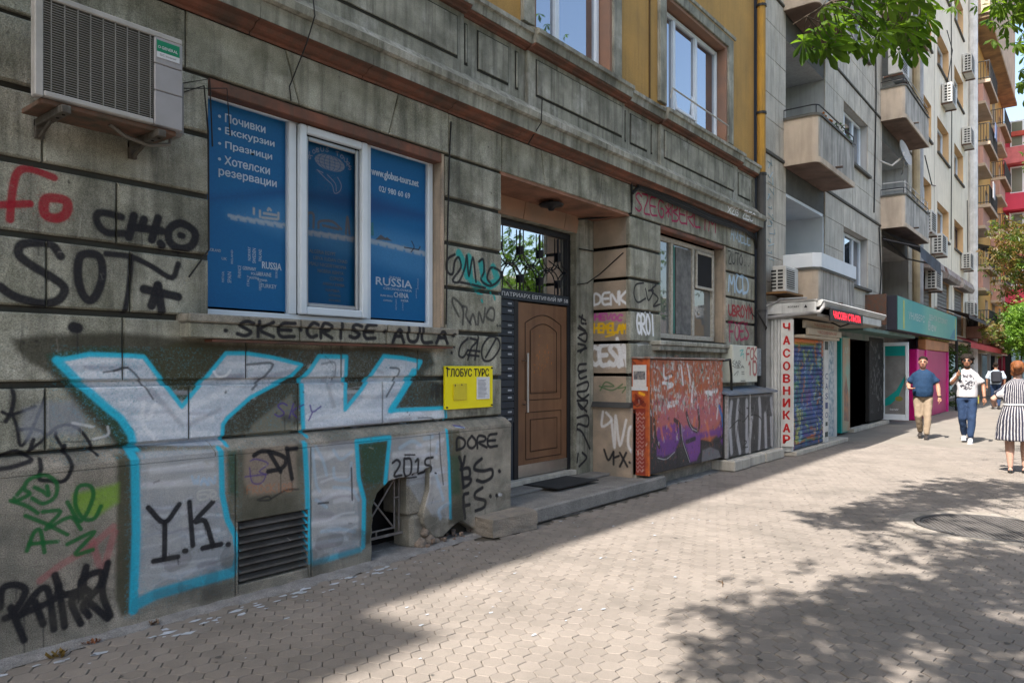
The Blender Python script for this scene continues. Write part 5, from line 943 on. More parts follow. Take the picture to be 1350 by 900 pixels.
PB=(2.65,4.95,1.9,3.65); IP=paint_image('poster_print','poster',PB,320)
# ------------------------------------------------------------ palette
stone=mat('weathered_stone',(.37,.365,.305),.9,pale=(.46,.45,.39),col2=(.17,.17,.13),vs=2.8,streak=.7,speck=.4,bump=.6,bs=45,grime=.8,sfreq=9,pits=.5,paint=(IW,'x',WB))
stoneB=mat('soffit_stone',(.34,.335,.28),.9,pale=(.46,.455,.42),col2=(.17,.17,.14),vs=3,streak=.7,speck=.2,bump=.35,bs=45,grime=.5,paint=(IW,'x',WB))
joint=mat('joint_mortar',(.05,.05,.042),.95,bump=.3,paint=(IW,'x',WB))
redstone=mat('red_brown_molding',(.2,.08,.052),.85,col2=(.085,.05,.038),vs=3,streak=.4,bump=.3,grime=.3)
pinkstone=mat('pinkish_stone',(.4,.31,.235),.9,col2=(.24,.205,.165),vs=2.5,speck=.2,bump=.4,bs=50,grime=.35,paint=(IS,'y',SB))
plinthm=mat('rough_plinth_plaster',(.35,.32,.265),.95,pale=(.47,.41,.34),col2=(.17,.165,.14),vs=3.2,speck=.45,bump=.9,bs=110,grime=.55,streak=.15,paint=(IW,'x',WB))
ochre=mat('ochre_render',(.42,.25,.075),.9,col2=(.33,.205,.07),vs=1.5,streak=.2,speck=.25,bump=.5,bs=80,dark=(.07,.06,.04))
white_pvc=mat('white_window_frame',(.6,.66,.72),.45,col2=(.52,.57,.62),bump=.02)
old_white=mat('old_painted_wood',(.42,.4,.35),.7,col2=(.28,.26,.22),vs=20,bump=.3)
darkm=mat('dark_interior',(.012,.012,.013),.9)
blackmetal=mat('black_painted_metal',(.015,.015,.018),.5,bump=.1)
cable=mat('black_cable',(.012,.012,.012),.6)
steel=mat('brushed_steel',(.5,.5,.5),.35,metal=1,bump=.05)
rusty=mat('rusty_steel',(.14,.06,.035),.8,col2=(.08,.07,.06),vs=12,bump=.4)
alum=mat('grey_aluminium',(.36,.37,.38),.45,metal=.6,col2=(.28,.29,.3))
concrete=mat('grey_concrete',(.5,.465,.4),.92,col2=(.38,.355,.305),vs=1.6,streak=.5,speck=.2,bump=.3,grime=.4,dark=(.13,.13,.12),sfreq=7)
concrete_s=mat('side_lit_balcony_beige',(.52,.43,.335),.92,col2=(.42,.35,.28),vs=1.3,streak=.35,bump=.3,grime=.45,dark=(.16,.13,.1),sfreq=5)  # lit look of the balcony sides is put into this lighter, warmer beige
concrete_f=mat('streaked_balcony_front',(.42,.4,.365),.92,col2=(.3,.285,.26),vs=2,streak=.75,bump=.3,grime=.4,dark=(.08,.08,.075),sfreq=9)
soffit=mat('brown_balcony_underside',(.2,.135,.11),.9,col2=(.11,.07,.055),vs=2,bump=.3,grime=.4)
white_plaster=mat('white_painted_plaster',(.62,.66,.7),.8,col2=(.55,.6,.64),bump=.1)
cream=mat('cream_render',(.76,.7,.58),.9,col2=(.66,.6,.5),vs=.8,streak=.35,bump=.2,grime=.15,dark=(.2,.18,.15))
peach=mat('peach_window_reveal',(.58,.38,.2),.9,col2=(.5,.34,.19))
pinkr=mat('pink_render',(.45,.25,.2),.9,col2=(.36,.21,.17),vs=1,streak=.3,bump=.2)
ochre2=mat('yellow_ochre_render',(.45,.26,.07),.9,col2=(.36,.21,.06),vs=1,streak=.2,bump=.2)
redr=mat('raspberry_render',(.5,.05,.09),.85,col2=(.4,.045,.08),vs=1,bump=.1)
beigem=mat('beige_concrete_edge',(.42,.33,.25),.9,col2=(.3,.24,.18),vs=2)
glass_sky=glass_mat('window_glass',(.03,.04,.05),.35)
glass_thin=glass_mat('clear_glass',refl=-.09,through=1,tcol=(.9,.95,1))
glass_dark=glass_mat('shop_glass',(.012,.014,.015),.08)
glass_door=glass_mat('transom_glass',(.01,.012,.014),.6)
acwhite=mat('off_white_ac_casing',(.5,.5,.48),.55,col2=(.4,.4,.38),vs=5,bump=.03)
acdark=mat('ac_grille_shadow',(.03,.03,.03),.7)
curtain=mat('pale_curtain',(.55,.55,.57),.9,col2=(.42,.43,.46),vs=6)
shutterm=mat('grey_roller_shutter',(.2,.19,.18),.6,col2=(.14,.135,.13),vs=3)
# ------------------------------------------------------------ shared builders
def wall_grid(mb,x0,x1,z0,z1,y,holes,depth,rev=None,each=None):
    """flat wall with rectangular openings; reveals go to rev (another MB) or to mb"""
    rev=rev or mb; xs=sorted({x0,x1,*[h[0] for h in holes],*[h[1] for h in holes]}); zs=sorted({z0,z1,*[h[2] for h in holes],*[h[3] for h in holes]})
    xs=[x for x in xs if x0<=x<=x1]; zs=[z for z in zs if z0<=z<=z1]
    for a,b in zip(xs,xs[1:]):
        for c,d in zip(zs,zs[1:]):
            mx,mz=(a+b)/2,(c+d)/2
            if any(h[0]<mx<h[1] and h[2]<mz<h[3] for h in holes): continue
            mb.add([(a,y,c),(b,y,c),(b,y,d),(a,y,d)],[(0,1,2,3)])
    for h in holes:
        if each: rev=MB()
        a,b,c,d=h[:4]; e=y+(h[4] if len(h)>4 else depth)
        rev.add([(a,y,c),(a,e,c),(a,e,d),(a,y,d)],[(0,1,2,3)]); rev.add([(b,y,c),(b,y,d),(b,e,d),(b,e,c)],[(0,1,2,3)])
        rev.add([(a,y,d),(a,e,d),(b,e,d),(b,y,d)],[(0,1,2,3)]); rev.add([(a,y,c),(b,y,c),(b,e,c),(a,e,c)],[(0,1,2,3)])
        if each: rev.build(*each)
def frame_mb(x0,x1,z0,z1,y,t=.06,d=.06,mull=(),trans=()):
    m=MB(); m.box(x0,x0+t,y,y+d,z0,z1,.008); m.box(x1-t,x1,y,y+d,z0,z1,.008); m.box(x0+t,x1-t,y+.002,y+d-.002,z1-t,z1,.008); m.box(x0+t,x1-t,y+.002,y+d-.002,z0,z0+t,.008)
    for q in mull: m.box(q-t*.6,q+t*.6,y-.004,y+d-.004,z0+t,z1-t,.006)
    for q in trans: m.box(x0+t,x1-t,y+.004,y+d-.006,q-t*.4,q+t*.4,.004)
    return m
def window(parent,x0,x1,z0,z1,y,mull=(),trans=(),fm=None,gm=None,t=.06,curt=True,name='window'):
    w=frame_mb(x0,x1,z0,z1,y,t,.06,mull,trans).build(name,fm or white_pvc,parent)
    MB().add([(x0+t*.5,y+.035,z0+t*.5),(x1-t*.5,y+.035,z0+t*.5),(x1-t*.5,y+.035,z1-t*.5),(x0+t*.5,y+.035,z1-t*.5)],[(0,1,2,3)]).build('pane',gm or glass_sky,w)
    return w
# ============================================================ THE GROUND
asphalt=mat('asphalt',(.06,.06,.062),.9,col2=(.045,.045,.047),speck=.4,bump=.4,bs=150)
groundm=mat('dusty_ground',(.2,.19,.17),.95,col2=(.15,.14,.12))
jointm=mat('sand_joint',(.09,.08,.065),.95,speck=.3)
pc=(.21,.185,.16); pc2=(.178,.157,.136)
paverA=mat('paver_single',pc,.85,col2=pc2,vs=1.3,speck=.1,bump=.2,bs=120,objrand=.08,grime=.35,spec=.25)
paverB=mat('paver_field',pc,.85,col2=pc2,vs=1.3,speck=.1,bump=.2,bs=120,island=.08,grime=.35,spec=.25)
pavefar=mat('paving_far',(.2,.181,.155),.88,col2=(.16,.145,.124),vs=1.3,speck=.1,bump=.1,grime=.12)
MB().add([(-600,-600,-.25),(900,-600,-.25),(900,600,-.25),(-600,600,-.25)],[(0,1,2,3)]).build('ground',groundm,kind='structure')
MB().box(-120,420,-17.5,-6.45,-.24,-.12).build('road',asphalt,kind='structure')
MB().box(-120,420,-6.45,-6.28,-.24,.0,.015).build('kerb',concrete,kind='structure')
sw=MB().box(-120,420,-6.279,.6,-.24,-.012).build('sidewalk',jointm,kind='structure')
MB().box(17.0,420,-6.279,.3,-.0119,-.001).build('pavement_far_slabs',pavefar,sw)
MB().box(-120,-3.0,-6.279,.3,-.0119,-.001).build('pavement_near_slabs',pavefar,sw)
MB().box(-120,420,-24,-17.6,-.24,.0).build('opposite_sidewalk',pavefar,kind='structure')
conc_strip=mat('patched_cement_strip',(.24,.235,.23),.95,col2=(.15,.145,.14),vs=7,speck=.4,bump=.8,bs=40)
# hexagonal pavers ----------------------------------------------------
def hexmesh(r,t=.012,c=.0035):
    m=MB(); vs=[]
    for rr,z in ((r-c,0),(r,-c),(r,-t)):
        for k in range(6): a=math.radians(60*k); vs.append((rr*math.cos(a),rr*math.sin(a),z))
    fs=[tuple(range(6))]+[(k,(k+1)%6+6-6 if 0 else k+6,(k+1)%6+6,(k+1)%6) for k in range(6)]+[(k+6,k+12,(k+1)%6+12,(k+1)%6+6) for k in range(6)]
    return m.add(vs,[tuple(f) for f in fs])
PITCH=.1195; ANG=math.radians(-37); e1=Vector((math.cos(ANG),math.sin(ANG))); e2=Vector((math.cos(ANG+math.radians(60)),math.sin(ANG+math.radians(60))))
MAN=Vector((8.75,-3.9)); cells=[]
for i in range(-200,260):
    for j in range(-200,260):
        p=e1*(i*PITCH)+e2*(j*PITCH)
        if -3<p.x<17 and -6.22<p.y<-.20-.03*math.sin(p.x*2.1) and (p-MAN).length>.80:
            if p.y>-.62 and (5.1<p.x<9.0) : 
                if p.y>-.35: continue
            cells.append((p.x,p.y))
cells=np.array(cells)
def vis(c):
    dx,dy=c[:,0],c[:,1]+4.75; d=dx*.7833+dy*.6217; l=dx*.6217-dy*.7833
    x=675+970*l/np.maximum(d,.01); y=484+970*1.6/np.maximum(d,.01)
    return (d>.5)&(x>-20)&(x<1370)&(y<915),d
ok,d=vis(cells); order=np.argsort(np.where(ok,d,1e9)); R=PITCH/math.sqrt(3)-.0023
tmpl=hexmesh(R); near=order[:300]; A0=ANG+math.radians(30)
protos=[]
for k in range(6):
    mb=MB(); jt=[(random.uniform(-.0018,.0018),random.uniform(-.0018,.0018)) for _ in range(6)]
    mb.add([(x+jt[n%6][0],y+jt[n%6][1],z) for n,(x,y,z) in enumerate(tmpl.v)],tmpl.f); me=mb.mesh('paver'); me.materials.append(paverA); protos.append(me)
for n,idx in enumerate(near):
    o=bpy.data.objects.new('paver',protos[n%6]); COL.objects.link(o); o.parent=sw
    o.location=(cells[idx,0],cells[idx,1],random.uniform(-.002,.0015)); o.rotation_euler=(random.uniform(-.012,.012),random.uniform(-.012,.012),A0)
rest=cells[order[300:]]; tv=np.array(tmpl.v); ca,sa=math.cos(A0),math.sin(A0); tv=np.c_[tv[:,0]*ca-tv[:,1]*sa,tv[:,0]*sa+tv[:,1]*ca,tv[:,2]]
N=len(rest); tl=RNG.normal(0,.012,(N,2)); V=np.repeat(tv[None],N,0); 
V[:,:,2]+=V[:,:,0]*tl[:,:1]+V[:,:,1]*tl[:,1:]+RNG.uniform(-.002,.0015,(N,1)); V[:,:,:2]+=rest[:,None,:]+0
V[:,:,:2]+=np.tile(RNG.uniform(-.0015,.0015,(N,6,2)),(1,3,1))
F=[]
for n in range(N): F+= [tuple(q+n*18 for q in f) for f in tmpl.f]
me=bpy.data.meshes.new('paver_field'); me.from_pydata(V.reshape(-1,3).tolist(),[],F); obj('paver_field',me,paverB,sw,kind='stuff')
# cement strip along the wall with spilled paint and rubble
mb=MB(); nx=240; xs=[-3+20*i/nx for i in range(nx+1)]; rows=[]
for x in xs:
    e=-.21-.03*math.sin(x*2.1)-random.uniform(0,.05)
    rows.append([(x,.3,.01+random.uniform(0,.01)),(x,-.1,.012+random.uniform(0,.012)),(x,(e-.1)/2,.006+random.uniform(0,.012)),(x,e,random.uniform(-.008,.004))])
vs=[p for r in rows for p in r]; fs=[(i*4+k+1,i*4+4+k+1,i*4+4+k,i*4+k) for i in range(nx) for k in range(3)]
mb.add(vs,fs).build('cement_strip',conc_strip,sw)
splash=mat('spilled_white_paint',(.42,.46,.52),.8,col2=(.3,.33,.36),vs=14)
mb=MB()
for i in range(110):
    x=random.gauss(3.0,.75) if i<60 else random.uniform(1.5,8); y=-.28-abs(random.gauss(0,.12)) if i<60 else random.uniform(-2.4,-.35); r=random.uniform(.008,.03) if i<60 else random.uniform(.006,.016)
    n=random.randint(5,8); mb.add([(x+r*random.uniform(.5,1.5)*math.cos(6.283*k/n)*1.6,y+r*random.uniform(.4,1.2)*math.sin(6.283*k/n),.0035+.0003*(i%5)) for k in range(n)],[tuple(range(n))])
mb.build('paint_spots',splash,sw,kind='stuff')
# weeds and litter at the foot of the wall
def tuft(x,y,c1,label,n=26,h=.05):
    mb=MB()
    for i in range(n):
        a=random.uniform(0,6.28); l=random.uniform(.4,1)*h; bx,by=x+random.gauss(0,.02),y+random.gauss(0,.012)
        tx,ty=bx+math.cos(a)*l*.8,by+math.sin(a)*l*.8; wx,wy=-math.sin(a)*.005,math.cos(a)*.005
        mb.add([(bx-wx,by-wy,.008),(bx+wx,by+wy,.008),(tx+wx,ty+wy,l*.8),(tx-wx,ty-wy,l)],[(0,1,2,3)])
    mb.build('weed_tuft',mat('dry_weed_'+label.split()[0],c1,.9),label=label,cat='weed',group='weeds growing at the foot of the wall')
tuft(1.62,-.27,(.16,.1,.02),'yellowish dry weed tuft nearest the bottom left corner of the photo'); tuft(1.83,-.2,(.2,.08,.04),'reddish dry weed tuft at wall foot below the black tag',22,.04)
tuft(2.2,-.17,(.14,.1,.07),'thin brown weed at wall foot near the blue outline',16,.035)
# manhole ---------------------------------------------------------------
iron=mat('worn_cast_iron',(.13,.122,.115),.55,metal=.2,col2=(.09,.085,.08),vs=5,bump=.25,grime=.3)
t=thing('manhole_cover','round ribbed iron manhole cover set in a cement ring in the pavement','manhole',(MAN.x,MAN.y,0))
def ring(r0,r1,z0,z1,n=48):
    m=MB(); vs=[]
    for r,z in ((r0,z0),(r0,z1),(r1,z1),(r1,z0)):
        for k in range(n): a=6.28318*k/n; vs.append((r*math.cos(a),r*math.sin(a),z))
    fs=[(i*n+k,i*n+(k+1)%n,(i+1)*n+(k+1)%n,(i+1)*n+k) for i in range(3) for k in range(n)]; return m.add(vs,[tuple(reversed(f)) for f in fs])
ring(.66,.83,-.02,.002).build('cement_ring',mat('manhole_cement',(.3,.27,.235),.95,col2=(.2,.18,.15),vs=9,bump=.6,bs=50),t)
ring(.60,.645,-.03,.006).build('iron_rim',iron,t)
m=MB().lathe([(.59,-.03),(.59,-.004),(.0,-.0035)],n=48); m.build('cover',iron,t)
m=MB()
for k in range(-13,14):
    yy=k*.042; L=math.sqrt(max(.56**2-yy*yy,0))
    m.box(-L,L,yy-.008,yy+.008,-.005,.003)
o=m.build('rib',iron,t); o.rotation_euler=(0,0,math.radians(25))
m=MB()
for i in range(90):
    x=random.uniform(1.5,14); y=random.uniform(-4.5,-.4); r=random.uniform(.008,.022); n=8
    m.add([(x+r*random.uniform(.7,1.1)*math.cos(6.283*k/n),y+r*random.uniform(.7,1.1)*math.sin(6.283*k/n),.0028) for k in range(n)],[tuple(range(n))])
m.build('gum_spots',mat('trodden_gum',(.1,.093,.083),.9),sw,kind='stuff')
# small litter on the paving
m=MB()
for (x,y,a,L) in ((5.15,-2.62,.4,.16),(5.22,-2.6,.9,.08),(4.9,-2.75,.2,.06)): m.tube([(x,y,.006),(x+L*math.cos(a)*.5,y+L*math.sin(a)*.5,.012),(x+L*math.cos(a),y+L*math.sin(a),.006)],.0025,5)
m.build('fallen_twig',mat('dry_twig',(.1,.06,.03),.9),label='small dry twig lying on the sunlit pavers by the tree shadow',cat='twig')
m=MB()
for i in range(60):
    x,y=random.uniform(2,15),random.uniform(-4.4,-.5); r=random.uniform(.005,.014); a=random.uniform(0,3)
    m.add([(x+r*math.cos(a),y+r*math.sin(a),.004),(x-r*math.sin(a)*.5,y+r*math.cos(a)*.5,.007),(x-r*math.cos(a),y-r*math.sin(a),.004),(x+r*math.sin(a)*.5,y-r*math.cos(a)*.5,.004)],[(0,1,2,3)])
m.build('leaf_litter',mat('pale_litter',(.4,.37,.3),.9,col2=(.16,.1,.04),vs=30),sw,kind='stuff')
# ============================================================ BUILDING 1: weathered stone house
B1=thing('stone_house','grey weathered stone house covered in graffiti with ochre upper wall','building')
OW=(2.66,4.95,1.965,3.565); OD=(5.815,8.46,-.01,3.575); OR=(9.33,11.57,2.0,3.565)
m=MB(); rev=MB()
wall_grid(m,-12,12.93,0,4.2,.035,[OW+(.135,),(5.80,8.475,-.01,3.585,.55),OR+(.145,),(4.0,4.75,-.01,.73,.3)],.15,None,('opening_reveal',mat('reveal_stone',(.38,.3,.225),.9,col2=(.25,.21,.165),vs=3,bump=.3,streak=.4,grime=.3),B1)); m.build('wall_core',joint,B1)
Z=[1.10,1.50,1.93,2.35,2.765,3.18,3.59]; G=.02; J=.004
rowsX=[[-1.5,-.4,.8,1.655,2.515,3.376,4.22,4.995],[-1,.3,1.22,2.085,2.937,3.786,4.63],
 [-1.5,-.4,.8,1.66,2.13],[-1,.3,1.3,2.05],[-1.5,-.4,.8,1.64],[-1,.3,1.35]]
def blk(poly,y0=0,y1=.06,b=.012,mt=stone,name='stone'): 
    jy=random.uniform(-.003,.003); return MB().prism(poly,y0+jy,y1,b).build(name,mt,B1)
def rect(a,b,c,d): return [(a,c),(b,c),(b,d),(a,d)]
for r in range(6):
    z0,z1=Z[r]+G,Z[r+1]-G; xs=list(rowsX[r])
    if r<2: xs=xs+[5.815]; segs=[(a,b) for a,b in zip(xs,xs[1:])]
    else:
        xs=xs+[2.655]; segs=[(a,b) for a,b in zip(xs,xs[1:])]+[(4.99,5.815)]
    if r<2: segs+=[(8.46,9.5),(9.5,10.6),(10.6,11.7),(11.7,12.92)]
    else: segs+=[(8.46,9.325),(11.64,12.92)]
    if r==1: segs=[s for s in segs]
    for a,b in segs: blk(rect(a+(J if a not in (8.46,) else 0),b-(J if b not in (5.815,12.92) else 0),z0,z1))
# side faces of the right pier and end of the left pier, with the pink returns of the blocks
for r in range(6):
    z0,z1=Z[r]+G,Z[r+1]-G
    MB().box(8.462,8.50,.062,.57,z0,z1,.008).build('stone',pinkstone,B1); MB().box(5.77,5.813,.062,.57,z0,z1,.008).build('stone',pinkstone,B1)
MB().box(8.475,8.52,.036,.57,0,3.58).build('pier_core',joint,B1); MB().box(5.75,5.80,.036,.57,0,3.58).build('pier_core',joint,B1)
MB().box(8.45,8.52,-.02,.57,0,1.08,.01).build('pier_base_block',pinkstone,B1); 
MB().prism([(8.40,1.07),(8.5,1.07),(8.5,1.14),(8.44,1.14)],-.02,.565,0).build('pier_base_molding',mat('dark_molding_lead',(.06,.06,.06),.8),B1)
# strip between window reveal and left pier / right
MB().prism(rect(4.952,4.985,1.97,3.585),.012,.06,.004).build('window_edge_strip',pinkstone,B1)
MB().prism(rect(11.575,11.635,2.0,3.585),.008,.06,.004).build('window_edge_strip',pinkstone,B1)
# lintel course with slanted joints
def lint(a0,a1,b0,b1,z0=3.60,z1=3.975): blk([(a0+J,z0),(b0-J,z0),(b1-J,z1),(a1+J,z1)],0,.06,.008,name='lintel_stone')
cut=[(-1.5,-1.5),(.5,.5),(2.49,2.49),(3.385,3.26),(4.29,4.40),(5.03,5.03),(5.82,5.82),(6.57,6.5),(7.70,7.77),(8.47,8.47),(9.45,9.45),(10.6,10.6),(11.75,11.75),(12.92,12.92)]
for (a0,a1),(b0,b1) in zip(cut,cut[1:]): lint(a0,a1,b0,b1)
# red soffit bands under the lintels
MB().box(2.66,4.95,.012,.135,3.50,3.585,.006).build('red_lintel_band',redstone,B1)
MB().box(9.33,11.57,.012,.145,3.525,3.585,.006).build('red_lintel_band',redstone,B1)
MB().box(5.815,8.46,.013,.568,3.565,3.66).build('door_soffit',mat('door_soffit_stone',(.3,.15,.1),.9,col2=(.14,.08,.055),vs=3,bump=.3),B1)
m=MB()
def molding(m,x0,x1,prof):   # prof list of (y,z); swept along x, with end caps
    n=len(prof); vs=[(x0,y,z) for y,z in prof]+[(x1,y,z) for y,z in prof]
    return m.add(vs,[(i,i+1,n+i+1,n+i) for i in range(n-1)]+[tuple(reversed(range(n))),tuple(range(n,2*n))])
JX=[-12,-2,.2,1.6,2.95,3.98,5.0,6.02,6.95,7.9,8.85,9.9,11.0,12.0,12.93]
for a,b in zip(JX,JX[1:]):
    molding(MB(),a+.003,b-.003,[(0,3.977),(-.012,3.977),(-.02,3.995),(-.05,4.0),(-.075,4.012),(-.095,4.035),(-.14,4.045),(-.15,4.052),(0,4.052)]).build('red_molding',redstone,B1)
    molding(MB(),a+.002,b-.002,[(0,4.053),(-.155,4.053),(-.16,4.175),(0,4.175)]).build('cornice_fascia',stoneB,B1)
    molding(MB(),a+.002,b-.002,[(0,4.176),(-.175,4.176),(-.2,4.19),(-.205,4.25),(-.10,4.32),(-.03,4.40),(0,4.40)]).build('cornice_cap',stoneB,B1)
# frieze wall with raised panels
m=MB().box(-12,12.93,.0,.3,4.30,5.05); m.build('frieze_wall',stoneB,B1)
for a,b in ((-4,5.20),(6.2,8.24),(9.22,12.02)):
    MB().box(a,b,-.045,-.0005,4.36,4.955,.006).build('frieze_projection',stoneB,B1)
def panel(a,b,y):
    # raised field framed by flat dark strips painted as recess shade
    g=.022; z0,z1=(4.50,4.90)
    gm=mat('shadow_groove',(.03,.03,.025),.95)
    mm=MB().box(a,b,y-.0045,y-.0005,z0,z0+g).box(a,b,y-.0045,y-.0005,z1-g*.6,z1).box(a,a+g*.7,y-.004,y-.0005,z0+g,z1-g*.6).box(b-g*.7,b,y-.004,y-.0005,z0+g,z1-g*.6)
    f=MB().box(a+g*.7,b-g*.7,y-.016,y-.0006,z0+g,z1-g*.6,.004).build('frieze_panel',stoneB,B1); mm.build('groove_shade',gm,f)
for a,b in ((-1.2,.9),(2.9,5.10),(6.335,8.155),(9.32,11.835)): panel(a,b,-.045)
for a,b in ((5.235,5.29),(5.43,5.92),(6.03,6.085),(8.30,8.34),(8.445,8.905),(9.02,9.06),(12.06,12.09),(12.125,12.69),(12.77,12.80)): panel(a,b,-.0005)
UP=[(-12,-.155),(0,0)]
LX=[(-12,-9,.06),(-9,-6,.0),(-6,-3.5,.06),(-3.5,-1.9,0),(-1.9,.6,.06),(.6,2.2,0),(2.2,3.6,.06),(3.6,5.2,.06),(5.2,6.2,0),(6.2,7.2,.06),(7.2,8.24,.06),(8.24,9.22,0),(9.22,10.6,.06),(10.6,12.02,.06),(12.02,12.93,0)]
for a,b,e in LX:
    molding(MB(),a+.002,b-.002,[(0,4.955),(-.02-e,4.955),(-.03-e,4.975),(-.08-e,4.985),(-.09-e,5.005),(0,5.005)]).build('red_molding',redstone,B1)
    molding(MB(),a+.002,b-.002,[(0,5.006),(-.10-e,5.006),(-.11-e,5.09),(-.135-e,5.10),(-.135-e,5.145),(-.03,5.22),(0,5.22)]).build('ledge',stoneB,B1)
# upper ochre wall with two windows
U1=(6.35,8.0,5.26,8.4); U2=(9.45,11.68,5.29,6.86); U0=(2.9,4.6,5.26,8.4)
m=MB(); wall_grid(m,-12,12.93,5.18,17.0,.02,[U0+(.22,),U1+(.22,),U2+(.22,)],.2,None)
m.build('upper_wall',ochre,B1)
for (a,b,c,d) in (U1,U2,U0):
    f=MB(); f.box(a-.2,a-.0005,-.03,.02,c,d+.16,.006); f.box(b+.0005,b+.2,-.03,.02,c,d+.16,.006); f.box(a,b,-.032,.02,d,d+.16,.006); f.box(a-.24,b+.24,-.06,-.031,d+.161,d+.22,.006)
    f.build('window_surround',stoneB,B1)
    MB().box(a,a+.06,-.0,.2,c,d,.004).box(b-.06,b,-.0,.2,c,d,.004).box(a+.06,b-.06,0,.2,d-.05,d,.004).build('window_lining',mat('pinkish_lining',(.27,.15,.1),.9,col2=(.2,.13,.1),bump=.2),B1)
W1=window(B1,6.43,7.92,5.3,8.3,.14,mull=(7.0,),t=.07); W2=window(B1,9.53,11.6,5.33,6.78,.14,mull=(10.02,10.78),t=.06); window(B1,2.98,4.52,5.3,8.3,.14,mull=(3.7,),t=.07)
# tilted inner sash of the right upper window
sm=frame_mb(10.06,10.74,5.42,6.70,0,.055,.05); s_=sm.build('tilted_sash',white_pvc,W2); s_.matrix_world=Matrix.Translation((0,.12,5.42))@Matrix.Rotation(math.radians(-8),4,'X')@Matrix.Translation((0,0,-5.42))
MB().box(6.5,7.85,.36,.37,5.3,8.3).box(9.6,11.55,.36,.37,5.3,6.8).box(3.0,4.5,.36,.37,5.3,8.3).build('curtain_behind_upper_windows',curtain,B1)
m=MB(); 
for yy in (0,): m.tube([(9.5,-.06,5.38),(9.5,-.09,5.52),(11.5,-.09,5.5),(11.6,-.05,5.38)],.012,6)
m.build('window_guard_rail',mat('pale_painted_rail',(.4,.4,.38),.6),B1)
# vertical groove lines in ochre
MB().box(9.0,9.02,-.0,.025,5.25,17).build('wall_crack',mat('dark_crack',(.08,.05,.02),.9),B1)
# roof eave and chimney mass above (casts the shade on the street)
MB().box(-12,12.93,-.36,9,17.0,17.35).build('eave',stoneB,B1); MB().box(-12,12.93,.3,9,4.3,17.0).build('house_body',darkm,B1)
MB().box(-12,2.62,.2,9,-.0,4.2).box(5.0,5.74,.2,.9,0,4.2).box(8.53,9.3,.2,.9,0,4.2).box(11.62,12.9,.2,9,0,4.2).box(2.6,5,1.2,9,0,4.2).box(9,11.7,1.2,9,0,4.2).build('inner_mass',darkm,B1)
# ------------------------------------------------ plinth
def pl(poly,y0=-.1,y1=.03,b=.008): return MB().prism(poly,y0,y1,b).build('plinth_stone',plinthm,B1)
def jag(pts,amp=.012):
    out=[]
    for p,q in zip(pts,pts[1:]):
        L=math.hypot(q[0]-p[0],q[1]-p[1]); n=max(1,int(L/.05)); out.append(p)
        for i in range(1,n): out.append((p[0]+(q[0]-p[0])*i/n+random.uniform(-amp,amp),p[1]+(q[1]-p[1])*i/n+random.uniform(-amp,amp)))
    out.append(pts[-1]); return out
PT=1.0
pl(rect(-12,.9,0,PT)); pl(rect(.906,2.79,.0,PT)); pl([(2.795,.53),(3.415,.53),(3.415,PT),(2.795,PT)]); pl(rect(2.795,2.815,0,.53)); pl(rect(3.39,3.415,0,.53)); pl(rect(2.815,3.39,0,.09))
pl([(3.42,0)]+jag([(4.01,.0),(4.02,.45),(4.07,.56),(4.20,.645),(4.42,.66),(4.69,.71)],.008)+[(4.69,PT),(3.42,PT)])
pl(jag([(4.695,.70),(4.68,.5),(4.62,.36),(4.60,.30),(4.61,.22),(4.72,.08),(4.85,.06)],.005)+jag([(4.85,.06),(4.98,.13),(5.08,.16),(5.2,.11),(5.33,.03)],.004)+[(5.33,0),(5.84,0),(5.85,PT),(4.695,PT)])
m=MB(); 
for a,b in ((-12,.9),(.906,2.64),(2.645,4.0),(4.005,5.85),): molding(m,a,b,[(.03,PT+.001),(-.1,PT+.001),(-.097,PT+.03),(-.02,PT+.085),(.03,PT+.1)])
m.build('plinth_top_slope',plinthm,B1)
MB().box(-12,5.82,.031,.2,0,1.1).build('plinth_core',joint,B1) if 0 else MB().box(-12,3.95,.25,.4,0,1.1).box(5.0,5.8,.031,.2,0,1.1).build('plinth_core',joint,B1)
MB().box(8.5,12.92,-.07,.034,.0,1.02,.01).build('plinth_stone',plinthm,B1)
molding(MB(),8.5,12.92,[(.03,1.021),(-.07,1.021),(-.01,1.07),(.03,1.09)]).build('plinth_top_slope',plinthm,B1)
MB().box(12.85,12.93,.035,1,0,5.2).build('house_corner',joint,B1)
# louvred vent
vent_m=mat('dark_rusty_louvre',(.07,.065,.062),.75,col2=(.04,.036,.033),vs=8,bump=.4,paint=(IW,'x',WB))
V=MB().box(2.815,3.39,-.03,-.02,.09,.53).build('vent',darkm,B1)
for k in range(8):
    z=.115+k*.052; molding(MB(),2.82,3.385,[(-.035,z+.052),(-.04,z+.045),(-.096,z+.01),(-.1,z),(-.092,z),(-.035,z+.03)]).build('louvre',vent_m,V)
# cellar opening with its grate
MB().box(4.0,4.72,.33,.35,.0,.75).build('cellar_darkness',darkm,B1)
MB().box(4.475,4.72,-.035,.3,.30,.70,.02).build('cellar_side_stone',plinthm,B1); MB().box(4.50,4.80,-.05,.2,.0,.297,.03).build('cellar_side_stone',plinthm,B1)
gr=mat('grey_painted_bar',(.2,.19,.185),.6,col2=(.12,.1,.09),vs=15); g=MB().box(4.03,4.5,.055,.075,.135,.155).build('cellar_grate',gr,B1)
for p,q in (((4.04,.6),(4.40,.2)),((4.04,.2),(4.40,.62)),((4.405,.19),(4.405,.68)),((4.46,.14),(4.46,.68)),((4.04,.2),(4.41,.2)),((4.2,.15),(4.2,.2)),((4.405,.46),(4.46,.46))):
    MB().tube([(p[0],.065,p[1]),(q[0],.065,q[1])],.008,6).build('grate_bar',gr,g)
MB().box(4.0,4.6,.1,.2,.0,.02).build('cellar_floor',conc_strip,B1)
rb=MB()
